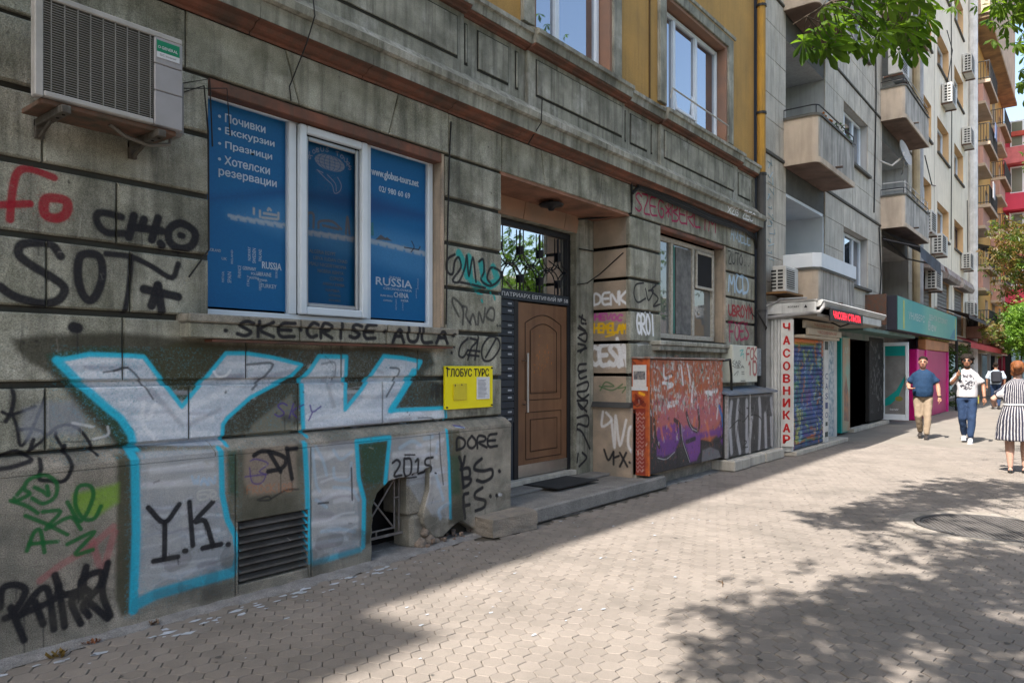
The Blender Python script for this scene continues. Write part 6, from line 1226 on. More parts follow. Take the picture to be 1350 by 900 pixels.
for i in range(34):
    x=random.uniform(4.6,5.35) if i<26 else random.uniform(9,11.2); y=random.uniform(-.16,.05); s_=random.uniform(.01,.035); z=random.uniform(.01,.06)
    rb.box(x,x+s_*1.5,y,y+s_,z-.02,z+s_*.7,s_*.25)
for cx_,cz_,r_ in ((4.60,.03,.06),(4.70,.05,.06),(4.78,.02,.05),(4.66,.13,.045)):
    bm_=bmesh.new(); bmesh.ops.create_icosphere(bm_,subdivisions=3,radius=r_)
    for v in bm_.verts: v.co*=1+.16*math.sin(v.co.x*60+cx_*9)*math.cos(v.co.z*47)+random.gauss(0,.025); v.co+=Vector((cx_,-.06,cz_))
    me=bpy.data.meshes.new('rock'); bm_.to_mesh(me); bm_.free(); obj('exposed_rubble_stone',me,mat('exposed_rubble',(.27,.21,.165),.95,col2=(.13,.12,.105),vs=16,speck=.4,bump=1.,bs=60),B1)
rb.build('rubble',mat('brown_rubble',(.2,.14,.1),.95,col2=(.12,.1,.09),vs=12,bump=.5),B1,kind='stuff')
# ------------------------------------------------ window sill 1 & 2
for a,b in ((2.45,3.30),(3.305,4.15),(4.155,5.01)):
    MB().box(a+.001,b-.001,-.12,.03,1.795,1.895,.008).build('sill_block',stone,B1); MB().box(a+.001-(.012 if a==2.45 else 0),b-.001+(.015 if b==5.01 else 0),-.14,.13,1.897,1.955,.01).build('sill_cap',mat('worn_sill_cap',(.27,.25,.21),.9,col2=(.18,.17,.14),vs=12,streak=.3,speck=.3,bump=.4,paint=(IW,'x',WB)),B1)
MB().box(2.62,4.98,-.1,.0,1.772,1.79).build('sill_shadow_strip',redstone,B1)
MB().box(9.06,11.72,-.12,.03,1.83,1.90,.01).build('sill_block',stoneB,B1); MB().box(9.03,11.75,-.15,.145,1.902,1.965,.012).build('sill_cap',stoneB,B1)
# ------------------------------------------------ window 1 (shop window with posters)
w1=MB(); w1.box(2.665,2.705,.12,.18,1.97,3.53,.006); w1.box(4.885,4.945,.12,.18,1.97,3.53,.006); w1.box(2.705,4.885,.122,.178,3.495,3.53,.004); w1.box(2.705,4.885,.122,.178,1.967,2.01,.004)
w1.box(3.37,3.44,.115,.18,2.01,3.495,.006); w1.box(4.12,4.19,.117,.18,2.01,3.495,.006)
W=w1.build('shop_window',white_pvc,B1)
frame_mb(3.442,4.118,2.012,3.49,.07,.062,.05).build('sash',white_pvc,W)
s2=frame_mb(3.508,4.052,2.075,3.42,.105,.035,.03).build('insect_screen_frame',alum,W)
q=lambda a,b,c,d,y:[(a,y,c),(b,y,c),(b,y,d),(a,y,d)]
for a,b in ((2.70,3.375),(4.185,4.89)): MB().add(q(a,b,2.0,3.5,.150),[(0,1,2,3)]).build('pane',glass_thin,W)
MB().add(q(3.5,4.06,2.06,3.43,.118),[(0,1,2,3)]).build('insect_screen',glass_mat('insect_screen_mesh',refl=-.2,through=1,tcol=(.72,.72,.74),rough=.5),W)
# ------------------------------------------------ window 2
WO=MB(); t_=.05
WO.box(9.5,11.5,.15,.2,3.43,3.5,.006).box(9.5,11.5,.152,.2,2.02,2.09,.006).box(9.34,9.5,.148,.2,2.02,3.5,.006).box(9.93,10.0,.145,.2,2.09,3.43,.006).box(10.66,10.74,.145,.2,2.09,3.43,.006).box(11.42,11.5,.145,.2,2.09,3.43,.006).box(9.37,9.42,.13,.2,2.02,3.5,.006).box(11.5,11.565,.18,.2,2.02,3.52)
o2=WO.build('old_window',old_white,B1)
frame_mb(10.76,11.41,2.83,3.42,.12,.045,.03).build('small_sash',old_white,o2); MB().add(q(10.8,11.37,2.87,3.38,.135),[(0,1,2,3)]).build('dark_pane',darkm,o2)
MB().add(q(9.4,11.45,2.05,3.45,.185),[(0,1,2,3)]).build('pane',glass_mat('old_pane',(.1,.11,.11),.12),o2)
MB().box(10.1,10.62,.152,.16,2.1,3.4).build('net_curtain',mat('grey_net_curtain',(.16,.16,.155),.9,col2=(.09,.09,.09),vs=9),o2)
MB().box(9.5,9.56,.15,.158,2.1,3.4).box(10.02,10.06,.15,.158,2.1,3.4).build('green_paint_edge',mat('faded_green_paint',(.05,.2,.17),.7),o2)
# ------------------------------------------------ door bay
wallin=MB(); wall_grid(wallin,5.8,8.5,0,3.6,.57,[(6.45,8.06,.2,3.35,.16)],.16)
wallin.build('door_surround',stone,B1)
for a,b in ((6.0,6.9),(6.905,7.75),(7.755,8.06)): blk([(a,3.352),(b-.005,3.352),(b+.05,3.572),(a+.055,3.572)],.555,.58,.004,mat('brown_lintel_voussoir',(.34,.2,.13),.9,col2=(.25,.17,.12),bump=.3),'door_voussoir')
MB().box(5.75,8.6,.72,.9,0,3.7).build('door_back',darkm,B1)
bm=mat('dark_blue_grey_paint',(.03,.038,.05),.5,col2=(.022,.028,.038),bump=.05)
D=MB().box(6.3,8.06,.66,.71,2.40,2.525,.004).box(6.3,8.06,.665,.71,3.27,3.34,.004).box(7.99,8.06,.662,.71,.25,2.40,.004).box(7.985,8.06,.664,.71,2.525,3.27,.004).box(6.86,6.945,.662,.71,.25,2.398,.004).build('door_frame',blackmetal,B1)
MB().box(6.3,8.0,.655,.66,2.405,2.52).build('name_strip',bm,D)
obj('lettering',text_mesh('БУЛ. ПАТРИАРХ ЕВТИМИЙ № 58',h=.062,w=1.62,at=(7.17,.652,2.467),bold=.01),mat('white_lettering',(.65,.66,.68),.6),D)
MB().add(q(6.3,7.99,2.525,3.27,.70),[(0,1,2,3)]).build('transom_pane',glass_door,D)
# wrought iron in the transom
ir=MB()
def arc(cx,cz,r,a0,a1,y=.67,n=12): return [(cx+r*math.cos(math.radians(a0+(a1-a0)*i/n)),y,cz+r*math.sin(math.radians(a0+(a1-a0)*i/n))) for i in range(n+1)]
for cx in (6.62,7.02,7.42,7.82):
    ir.tube([(cx-.03,.67,3.26),(cx-.03,.67,3.0)],.008,5).tube([(cx+.03,.67,3.26),(cx+.03,.67,3.0)],.008,5)
    ir.tube(arc(cx-.2,3.0,.17,0,-90),.008,5).tube(arc(cx+.2,3.0,.17,180,270),.008,5).tube(arc(cx-.2,2.66,.17,0,90),.008,5).tube(arc(cx+.2,2.66,.17,180,90),.008,5)
    ir.tube([(cx-.03,.67,2.66),(cx-.03,.67,2.53)],.008,5).tube([(cx+.03,.67,2.66),(cx+.03,.67,2.53)],.008,5).tube([(cx,.665,3.06),(cx,.665,2.96)],.022,5).tube([(cx,.665,2.72),(cx,.665,2.62)],.02,5)
    ir.tube(arc(cx-.2,2.83,.035,0,360),.007,5)
ir.build('iron_tracery',blackmetal,D)
wood=mat('brown_wood_door',(.2,.1,.05),.5,col2=(.14,.068,.035),vs=2,streak=.35,spec=.35,bump=.05,dark=(.07,.03,.015))
leaf=MB().box(6.95,7.985,.675,.71,.27,2.385,.004).build('door_leaf',wood,D)
def dl(pts,w_=.012): 
    mm=MB(); mm.tube([(p[0],.673,p[1]) for p in pts],w_*.5,6); mm.build('door_molding',mat('door_groove_brown',(.04,.018,.009),.6),leaf)
def archp(a,b,c,d,rise,n=10): return [(a,c),(a,d)]+[(a+(b-a)*i/n,d+rise*math.sin(math.pi*i/n)) for i in range(1,n)]+[(b,d),(b,c),(a,c)]
dl(archp(7.09,7.85,1.2,2.14,.11)); dl(archp(7.19,7.75,1.28,2.05,.09)); dl([(7.1,.48),(7.1,1.05),(7.85,1.05),(7.85,.48),(7.1,.48)]); dl([(7.19,.57),(7.19,.96),(7.76,.96),(7.76,.57),(7.19,.57)])
MB().box(7.2,7.74,.669,.674,1.3,2.02,.002).build('raised_panel',wood,leaf); MB().box(7.2,7.75,.669,.674,.58,.95,.002).build('raised_panel',wood,leaf)
sp=mat('orange_scuffs',(.5,.16,.03),.7); mm=MB()
for i in range(34):
    x=random.gauss(7.42,.12); z=random.gauss(1.7,.14); h=random.uniform(.01,.035); mm.add([(x,.6675,z),(x+.007,.6675,z),(x+.009,.6675,z+h),(x+.002,.6675,z+h)],[(0,1,2,3)])
mm.build('paint_scuffs',sp,leaf,kind='stuff')
MB().box(6.95,7.985,.667,.676,.275,.42,.002).build('kick_plate',steel,leaf)
hd=MB().tube([(7.045,.60,1.06),(7.045,.60,1.77)],.016,10); hd.build('handle',steel,leaf); MB().tube([(7.045,.6,1.15),(7.045,.68,1.15)],.009,6).tube([(7.045,.6,1.68),(7.045,.68,1.68)],.009,6).build('handle_bracket',steel,leaf)
mb_=MB().box(6.35,6.858,.675,.71,.25,2.4).build('mailbox_panel',bm,D)
for k in range(17):
    z=.95+k*.085; MB().box(6.36,6.85,.655,.674,z,z+.074,.004).build('mailbox',bm,mb_)
    if k%3!=2: MB().box(6.73,6.80,.651,.6545,z+.03,z+.05).build('name_tag',mat('paper_tag',(.4,.42,.45),.8),mb_)
MB().box(5.8,8.5,.572,.73,.2,.262,.006).build('threshold',concrete,B1)
# lamp under the lintel
L=MB().lathe([(.02,.0),(.03,-.03),(.13,-.045),(.15,-.06),(.14,-.075),(.05,-.09),(.03,-.13)],(7.08,.28,3.575),20); L.build('ceiling_lamp',blackmetal,B1,smooth=True)
# wires on the house
CB_=thing('facade_cables','bundle of black cables strung under the ledge of the graffitied house','cable')
def wire(pts,r=.008): MB().tube(pts,r,6).build('cable',cable,CB_)
wire([(8.47,-.015,4.0),(8.47,-.02,3.75),(8.46,-.02,3.6),(8.3,.3,3.56),(8.05,.54,3.53)],.014); wire([(8.46,.1,3.17),(8.46,.54,3.16),(8.1,.55,3.15)],.008)
for k,(dz,r) in enumerate(((0,.02),(.035,.014),(-.03,.012),(.06,.01))):
    wire([(8.47,-.03,3.86+dz*.3),(8.6,-.04,3.955+dz*.5),(9.2,-.06,3.945+dz),(10,-.07,3.93+dz),(10.8,-.07,3.90+dz),(11.6,-.06,3.92+dz),(12.3,-.05,3.93+dz*.5),(12.85,-.03,3.88+dz),(12.93,-.03,3.7)],r)
wire([(8.05,.545,2.68),(8.3,.56,2.72),(8.45,.45,2.85),(8.455,.1,3.1)],.008); wire([(5.8,.56,2.37),(5.5,-.01,2.37),(4.99,-.01,2.36)],.006) if 0 else None
wire([(2.35,-.02,3.35),(2.6,-.03,3.5),(2.63,-.03,3.2),(2.64,-.02,2.4),(2.5,-.02,2.2)],.006); wire([(2.3,-.05,3.4),(2.63,-.05,3.55),(2.655,-.04,3.1)],.005); wire([(2.4,-.04,3.42),(2.75,-.06,3.52),(2.78,-.05,3.2)],.004)
wire([(3.37,-.16,4.5),(3.36,-.22,4.2),(3.33,-.16,4.0),(3.28,-.02,3.7),(3.3,-.01,3.6)],.005); wire([(5.05,-.012,3.9),(5.03,-.012,3.6),(5.0,-.012,2.8),(4.985,-.01,2.0)],.008)
wire([(6.2,-.23,4.4),(6.2,-.22,4.15),(6.19,-.05,3.95)],.006); wire([(10.9,-.24,1.7),(11.2,-.24,1.72),(11.35,-.2,1.5),(11.36,-.2,1.2)],.02)
# downpipes
t=thing('downpipe','yellow upper downpipe turning dark grey below at the corner of the stone house','drainpipe')
MB().tube([(12.97,-.1,5.0),(12.97,-.1,17)],.075,12).build('upper_pipe',mat('ochre_painted_pipe',(.4,.22,.03),.7,col2=(.3,.17,.03),streak=.4),t)
MB().tube([(12.97,-.1,1.2),(12.97,-.1,5.0)],.08,12).build('lower_pipe',mat('dark_grey_pipe',(.06,.06,.058),.7,col2=(.04,.04,.04)),t)
m=MB()
for z in (2.6,4.2,5.02,6.1,8): m.tube([(12.97,-.1,z-.02),(12.97,-.1,z+.02)],.092,12)
m.build('pipe_clamp',mat('pipe_clamp_metal',(.03,.03,.03),.6),t); MB().tube([(13.0,-.13,2.2),(12.95,-.2,2.3),(12.8,-.16,2.45),(12.72,-.1,2.6)],.015,6).build('bracket_hook',cable,t)
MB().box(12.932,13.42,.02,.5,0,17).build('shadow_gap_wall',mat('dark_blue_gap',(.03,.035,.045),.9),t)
# step and loose stone, mat
stepm=mat('terrazzo_step',(.22,.21,.195),.85,col2=(.15,.145,.135),vs=4,speck=.5,bump=.5,bs=90,grime=.3)
st_=thing('doorstep','long worn concrete doorstep in front of the brown door','step')
MB().prism([(p[0],-p[1]) for p in [(0,0)]],0,0) if 0 else None
MB().box(5.93,8.92,-.285,.60,.0,.165,.02).build('step_slab',stepm,st_); MB().box(5.79,8.46,.3,.60,.166,.2,.008).build('upper_slab',stepm,st_)
bm_=bmesh.new(); bmesh.ops.create_cube(bm_,size=1); bmesh.ops.scale(bm_,vec=(.66,.5,.17),verts=bm_.verts); bmesh.ops.subdivide_edges(bm_,edges=bm_.edges[:],cuts=4,use_grid_fill=True)
for v in bm_.verts: v.co+=Vector((random.gauss(0,.003),random.gauss(0,.003),random.gauss(0,.002)));
for v in bm_.verts:
    if v.co.y<-.15 and v.co.x>.2: v.co.x-=.06
me=bpy.data.meshes.new('stone'); bm_.to_mesh(me); bm_.free()
o=obj('loose_stone_block',me,mat('broken_pinkish_step',(.25,.215,.175),.95,col2=(.17,.155,.135),vs=6,speck=.3,bump=.6),label='rough broken stone block at the left end of the doorstep',cat='stone',loc=(5.62,-.14,.09),rz=-.12)
t=thing('door_mat','dark grey rubber door mat on the step before the wooden door','mat',(7.37,.33,.20))
MB().box(-.45,.45,-.25,.25,.0,.012,.004).build('mat_base',mat('black_rubber',(.02,.02,.02),.8,bump=.5,bs=200),t)
m=MB()
for k in range(14): m.box(-.43,.43,-.235+k*.034,-.22+k*.034,.012,.018)
m.build('mat_ridges',mat('dark_grey_rubber',(.045,.045,.045),.8),t,kind='stuff')
# ============================================================ THINGS ON AND BEFORE THE STONE HOUSE
def Q(a,b,c,d,y): return [(a,y,c),(b,y,c),(b,y,d),(a,y,d)]
lett_white=mat('white_print',(.65,.68,.72),.6); lett_black=mat('black_print',(.02,.02,.02),.6); lett_red=mat('red_print',(.5,.015,.015),.6)
postm=mat('blue_poster',(.003,.05,.2),.5,paint=(IP,'x',PB),spec=.4)
def poster(a,b,c,d,label,texts):
    t=thing('window_poster',label,'poster',group='blue travel posters in the window')
    MB().add(Q(a,b,c,d,.165),[(0,1,2,3)]).build('print',postm,t)
    for body,x,z,w_,h,*r in texts:
        lm=lett_white if not r or r[0]!='dim' else mat('dim_print',(.3,.33,.36),.7)
        if r and r[0]=='v':
            m=text_mesh(body,w=w_,h=h,at=(0,0,0)); co=[v.co.copy() for v in m.vertices]
            for v,p in zip(m.vertices,co): v.co=(x-p.z,.163,z+p.x)
            obj('lettering',m,lm,t)
        else: obj('lettering',text_mesh(body,w=w_,h=h,at=(x,.163,z),bold=.035 if h>.04 else .01),lm,t)
poster(2.706,3.369,2.03,3.494,'blue poster with a Cyrillic bullet list, left pane of the shop window',
 [('• Почивки',3.003,3.395,.38,.062),('• Екскурзии',3.042,3.298,.458,.062),('• Празници',3.032,3.195,.437,.062),('• Хотелски',3.022,3.09,.419,.062),('резервации',3.054,2.99,.473,.06),
 ('RUSSIA',3.25,2.37,.166,.052),('TURKEY',3.222,2.214,.136,.03),('UKRAINE',3.183,2.30,.124,.03),('ICELAND',2.79,2.433,.087,.02),('NORWAY',3.06,2.44,.1,.024,'v'),('SWEDEN',3.10,2.43,.11,.028,'v'),('FINLAND',3.15,2.44,.09,.024,'v'),
 ('GERMANY',3.06,2.33,.11,.026),('POLAND',3.12,2.295,.09,.02),('FRANCE',2.98,2.30,.09,.026,'v'),('SPAIN',2.90,2.25,.08,.03,'v'),('PORTUGAL',2.85,2.25,.08,.018,'v'),('ITALY',3.05,2.24,.08,.02,'v'),('GREECE',3.15,2.21,.07,.02,'v'),('IRELAND',2.92,2.40,.1,.016,'v'),('UK',2.86,2.38,.04,.02),('AUSTRIA',3.10,2.265,.08,.018),('ROMANIA',3.17,2.255,.08,.018),('GEORGIA',3.29,2.32,.08,.018,'v')])
poster(3.505,4.055,2.07,3.425,'blue poster with a balloon emblem behind the insect screen, middle pane',
 [('ALGERIA EGYPT',3.72,2.53,.26,.03,'dim'),('LIBYA SUDAN CHAD',3.80,2.48,.34,.028,'dim'),('MALI NIGER',3.70,2.43,.22,.03,'dim'),('ETHIOPIA',3.88,2.43,.16,.026,'dim'),('NIGERIA KENYA',3.80,2.38,.26,.028,'dim'),('CONGO',3.86,2.33,.14,.03,'dim'),('ANGOLA ZAMBIA',3.83,2.28,.22,.024,'dim'),('NAMIBIA',3.82,2.23,.14,.022,'dim'),('BOTSWANA',3.84,2.19,.12,.018,'dim'),('SOUTH AFRICA',3.84,2.15,.12,.018,'dim')])
poster(4.186,4.89,2.03,3.494,'blue poster with website and phone number, right pane of the shop window',
 [('www.globus-tours.net',4.514,3.289,.565,.085),('02/ 980 60 69',4.503,3.163,.371,.05),('RUSSIA',4.498,2.355,.43,.068),('CHINA',4.581,2.249,.178,.046),('SUDAN',4.505,2.40,.127,.02),('CZECHOSLOVAKIA',4.54,2.297,.34,.02),('IRAN IRAQ',4.407,2.23,.142,.02),('INDIA',4.623,2.203,.09,.02),('OMAN',4.42,2.19,.1,.016),('JAPAN',4.77,2.28,.09,.014,'v'),('MONGOLIA',4.79,2.37,.1,.014,'v'),('VIETNAM',4.52,2.16,.1,.016,'v'),('LAOS',4.6,2.15,.07,.014,'v')])
# yellow sign
t=thing('yellow_sign','bright yellow wall sign with black Cyrillic letters and two pinned papers','sign')
MB().box(4.945,5.632,-.035,-.012,1.207,1.612,.003).build('plate',mat('yellow_plastic',(.75,.64,.0),.4,col2=(.7,.6,.0),vs=3,spec=.4),t)
obj('lettering',text_mesh('ГЛОБУС ТУРС',w=.60,h=.075,at=(5.27,-.037,1.55),bold=.035),lett_black,t)
MB().box(5.05,5.235,-.048,-.036,1.29,1.445,.004).build('plastic_pocket',mat('yellowed_clear_plastic',(.62,.52,.02),.15,spec=.7),t)
MB().box(5.385,5.575,-.042,-.0365,1.29,1.505).build('paper_notice',mat('white_paper',(.6,.6,.6),.8,col2=(.5,.52,.55),vs=40),t)
m=MB()
for k in range(14): m.box(5.40,5.40+random.uniform(.09,.15),-.0432,-.0423,1.31+k*.0125,1.314+k*.0125)
m.build('printed_lines',mat('grey_print',(.2,.2,.25),.8),t)
m=MB()
for x,z in ((4.965,1.593),(5.61,1.593),(4.965,1.227),(5.61,1.227),(5.07,1.43),(5.16,1.435)): m.tube([(x,-.05,z),(x,-.03,z)],.008,8)
m.build('screw',cable,t)
# air conditioner outdoor unit, near
def big_ac():
    t=thing('air_conditioner','large grimy outdoor air conditioner with green label high on the stone wall','air conditioner')
    x0,x1,z0,z1,yf=1.485,2.275,3.045,3.60,-.35
    MB().box(x0+.2,x1,yf+.05,-.06,z0,z1-.01,.012).build('casing',mat('dirty_casing',(.13,.12,.10),.7,col2=(.2,.1,.07),vs=5,bump=.2),t)
    f=MB(); f.box(x0-.008,x0+.035,yf-.01,yf+.05,z0-.005,z1,.006); f.box(x0+.035,x1+.004,yf-.012,yf+.05,z1-.03,z1+.004,.006); f.box(x0+.035,x1-.17,yf-.012,yf+.05,z0,z0+.032,.006)
    F=f.build('front_frame',mat('grey_white_plastic',(.36,.35,.34),.5,col2=(.28,.275,.26),vs=6),t)
    MB().box(x0+.035,x1-.17,yf+.012,yf+.022,z0+.032,z1-.03).build('grille_back',mat('condenser_fins',(.035,.035,.025),.8,col2=(.06,.055,.035),vs=6),t)
    for k in range(36):
        z=z0+.04+k*.0133; MB().box(x0+.036,x1-.171,yf-.008,yf+.0,z,z+.0035).build('grille_slat',mat('grille_wire',(.22,.215,.2),.5),F)
    for k in range(9):
        x=x0+.07+k*.066; MB().box(x,x+.004,yf-.009,yf+.004,z0+.03,z1-.03).build('grille_bar',MATS['grille_wire'],F)
    pm=mat('grey_plastic_panel',(.28,.275,.29),.45,col2=(.24,.235,.24),vs=4)
    for a,b in ((z0,z0+.205),(z0+.208,z0+.365),(z0+.368,z1-.03)): MB().box(x1-.168,x1+.004,yf-.014,yf+.05,a,b,.005).build('side_panel',pm,t)
    lb=MB().box(x1-.155,x1-.018,yf-.0175,yf-.014,z1-.115,z1-.048).build('green_label',mat('green_label',(.0,.22,.1),.4),t)
    obj('lettering',text_mesh('GENERAL',w=.098,h=.017,at=(x1-.079,yf-.0185,z1-.088),bold=.02),lett_white,lb); obj('emblem',text_mesh('O',w=.016,h=.016,at=(x1-.142,yf-.0185,z1-.088),bold=.02),lett_white,lb)
    lb2=MB().box(x1-.155,x1-.018,yf-.0175,yf-.014,z1-.150,z1-.116).build('white_label',lett_white,t); obj('lettering',text_mesh('DC Inverter',w=.10,h=.012,at=(x1-.088,yf-.0185,z1-.132)),lett_black,lb2)
    MB().box(x1+.004,x1+.075,-.26,-.10,z0-.0,z0+.36,.02).build('valve_cover',mat('grey_valve_cover',(.2,.195,.19),.6),t)
    MB().box(x0+.03,x1-.02,yf+.02,-.05,z0-.03,z0-.001,.004).build('base_pan',mat('rusty_base_pan',(.16,.085,.06),.8,col2=(.06,.06,.045),vs=9,bump=.3),t)
    bk=mat('dull_steel_bracket',(.09,.085,.075),.6,col2=(.05,.04,.03),vs=20,bump=.2)
    for x in (x0+.13,x1-.14):
        b=MB().box(x-.025,x+.025,-.40,-.005,z0-.075,z0-.031,.004).box(x-.025,x+.025,-.03,-.004,z0-.14,z0-.031,.004).build('bracket',bk,t)
        MB().tube([(x,-.2,z0-.07),(x,-.03,z0-.13)],.012,6).build('brace',bk,b)
        for yy in (-.36,-.28,-.18): MB().tube([(x,yy,z0-.079),(x,yy,z0-.074)],.009,8).build('slot',darkm,b)
    MB().tube([(1.9,-.25,z0-.03),(2.0,-.22,z0-.07),(2.15,-.2,z0-.085),(2.28,-.2,z0-.05),(2.3,-.17,z0+.02)],.012,6).build('hose',mat('grey_hose',(.15,.14,.12),.7),t)
big_ac()
# electrical cabinet
t=thing('electrical_cabinet','big rusty electrical cabinet covered in orange and purple graffiti beside the doorstep','cabinet')
cm=mat('cabinet_front_paint',(.03,.03,.032),.6,col2=(.12,.05,.03),vs=9,bump=.35,bs=60,paint=(IC,'x',CB),spec=.4)
om=mat('orange_cabinet_edge',(.5,.11,.03),.6,col2=(.3,.06,.025),vs=10,bump=.2,paint=(ID,'y',DB))
MB().box(8.5,8.53,-.235,-.0,.2,1.71,.004).build('side_panel',om,t)
for a,b in ((8.535,9.32),(9.325,10.10),(10.105,10.90)): MB().box(a,b,-.245,-.20,.215,1.70,.006).build('door',cm,t)
MB().box(8.53,10.9,-.198,-.02,.205,1.695).build('body',rusty,t)
MB().box(8.48,10.93,-.27,.0,1.711,1.735,.006).build('top_plate',mat('rusty_top',(.2,.1,.07),.8,col2=(.3,.27,.25),vs=9,bump=.3),t)
MB().box(8.495,8.535,-.25,-.236,.2,1.71,.003).build('orange_corner_strip',mat('orange_strip',(.55,.13,.03),.6,col2=(.3,.07,.02),vs=10),t)
for x,z in ((9.40,1.735),(10.95,1.70)): MB().lathe([(.03,0),(.03,.02),(.012,.035)],(x,-.2,z),10).build('bolt_cap',rusty,t)
pp=thing('paper_flyer','torn white flyer with a small photo taped to the orange cabinet side','flyer')
MB().box(8.492,8.4985,-.215,-.02,1.35,1.63).build('sheet',mat('white_paper',(.6,.6,.6),.8),pp); MB().box(8.489,8.4915,-.20,-.035,1.44,1.55).build('printed_photo',mat('flyer_photo',(.05,.06,.09),.6,col2=(.3,.28,.26),vs=25),pp)
MB().box(8.49,8.4985,-.235,-.0,1.30,1.349).build('torn_strip',mat('white_paper',(.6,.6,.6),.8),pp)
# grey cabinet with roof
t=thing('grey_cabinet','low grey metal cabinet with sloped roof and silver bubble graffiti','cabinet')
gm_=mat('grey_cabinet_paint',(.12,.12,.125),.6,col2=(.08,.08,.082),vs=8,bump=.2,paint=(IG,'x',GB))
for a,b in ((10.98,11.86),(11.9,12.93)): MB().box(a,b,-.30,-.26,.2,1.15,.006).build('door',gm_,t)
MB().box(10.93,12.96,-.258,-.02,.19,1.16).build('body',mat('dark_cabinet_body',(.05,.05,.05),.7),t)
for x in (10.93,11.86,12.93): MB().box(x+.002,x+.045,-.31,-.259,.19,1.16,.004).build('post',mat('pale_steel_post',(.33,.33,.34),.5,col2=(.2,.2,.2),vs=14),t)
molding(MB(),10.86,13.06,[(0,1.27),(0,1.25),(-.36,1.165),(-.36,1.195),(0,1.285)]).build('roof',mat('blue_grey_sheet',(.1,.14,.2),.6,col2=(.14,.14,.14),vs=1.3),t)
t=thing('kerb_stone','rough grey kerb stone under the grey cabinet','kerb stone'); 
for a,b in ((10.9,11.55),(11.56,12.3),(12.31,13.2)): MB().box(a,b,-.42+random.uniform(-.02,.02),-.05,0,.17,.02).build('block',concrete,t)
# meter box
t=thing('meter_box','white twin meter box with red scrawl above the grey cabinet','meter box')
bxm=mat('cream_plastic_box',(.5,.52,.45),.5,col2=(.42,.43,.38),paint=(IX,'x',XB))
MB().box(11.42,11.97,-.2,-.0,1.35,1.96,.012).build('box',bxm,t); MB().box(11.975,12.5,-.2,-.0,1.35,1.96,.012).build('box',bxm,t)
MB().box(12.55,12.86,-.14,-.0,1.45,1.93,.01).build('small_box',mat('pale_blue_box',(.25,.29,.31),.6,col2=(.12,.13,.15),vs=25),t)
# ============================================================ watch repair kiosk
kw=mat('kiosk_white_sheet',(.55,.56,.55),.5,col2=(.42,.43,.42),vs=4,streak=.25)
t=thing('watch_kiosk','small white watch repair kiosk with vertical red letters and graffiti shutter','kiosk')
MB().box(13.5,18.1,-.03,.4,.0,2.55).build('body',kw,t)
for y in (-.09,-.15,-.21,-.27): MB().box(13.47,13.5,y-.05,y,.08,2.5,.008).build('fluted_post',kw,t)
MB().box(13.5,13.6,-.46,-.03,.06,2.5).build('corner_wall',kw,t)
b=MB().box(13.455,13.499,-.50,-.275,.17,2.46,.006).build('letter_board',mat('white_letter_board',(.62,.62,.6),.5),t)
zc=[2.30,2.066,1.835,1.605,1.381,1.161,.942,.723,.49,.285]
for ch,z in zip('ЧАСОВНИКАР',zc[:10]): obj('letter',text_mesh(ch,w=.115,h=.15,face='-x',at=(13.452,-.385,z+.02),bold=.06),lett_red,b)
MB().box(13.60,15.42,-.40,-.03,2.12,2.5).build('shutter_box',darkm,t)
shm=mat('graffiti_shutter',(.03,.07,.16),.55,paint=(IH,'x',HB),bump=.1)
S_=MB().box(13.6,15.42,-.44,-.42,.1,2.15).build('shutter',darkm,t)
for k in range(24): molding(MB(),13.6,15.42,[(-.44,.1+k*.085),(-.462,.115+k*.085),(-.462,.165+k*.085),(-.44,.183+k*.085)]).build('shutter_slat',shm,S_)
MB().box(13.5,17.0,-.55,.0,.0,.085,.01).build('base_slab',concrete,t)
c_=MB().box(15.425,15.72,-.49,-.03,.09,2.2,.006).build('white_strip',kw,t)
for ch,z in zip('CASIO',(1.42,1.22,1.02,.83,.64)): obj('letter',text_mesh(ch,w=.17,h=.12,at=(15.57,-.493,z),bold=.02),mat('navy_print',(.01,.04,.16),.5),c_)
MB().box(15.46,15.68,-.4935,-.4905,1.95,2.12).box(15.5,15.64,-.4935,-.4905,.42,.50).box(15.47,15.67,-.4935,-.4905,.2,.3).build('dark_stickers',mat('dark_sticker',(.03,.05,.05),.6),c_)
MB().box(16.6,17.6,-.1,-.04,.05,2.3,.006).build('scribbled_panel',mat('pale_scribbled_panel',(.5,.53,.55),.6,col2=(.12,.2,.25),vs=9),t)
# canopy
cn=MB().box(13.42,18.4,-.93,.1,2.76,2.80,.006).build('canopy_roof',mat('canopy_sheet',(.3,.3,.29),.6,col2=(.2,.2,.19)),t)
MB().box(13.42,13.47,-.90,-.02,2.56,2.755,.008).build('canopy_side_box',kw,t)
obj('lettering',text_mesh('ROTARY',w=.2,h=.032,face='-x',at=(13.415,-.52,2.68),bold=.02),lett_black,cn); MB().add([(13.414,-.70,2.655),(13.414,-.76,2.655),(13.414,-.73,2.71)],[(0,1,2)]).build('emblem',lett_black,cn)
molding(MB(),13.44,18.4,[(-.9,2.76),(-1.0,2.79),(-1.02,2.77),(-.97,2.68),(-.9,2.66)]).build('front_gutter',mat('pale_gutter',(.4,.41,.4),.5,col2=(.3,.3,.29)),t)
MB().box(13.5,18.3,-.9,-.03,2.50,2.555,.004).build('canopy_soffit',mat('beige_soffit',(.3,.27,.23),.7),t); MB().box(15.9,18.2,-.95,-.89,2.52,2.66).build('canopy_front',kw,t)
MB().tube([(13.43,-.02,2.50),(13.43,-.5,2.54),(13.45,-.96,2.575),(13.5,-1.0,2.66),(13.5,-1.0,2.74)],.035,10).build('drain_pipe',mat('grey_plastic_pipe',(.3,.3,.3),.5),t)
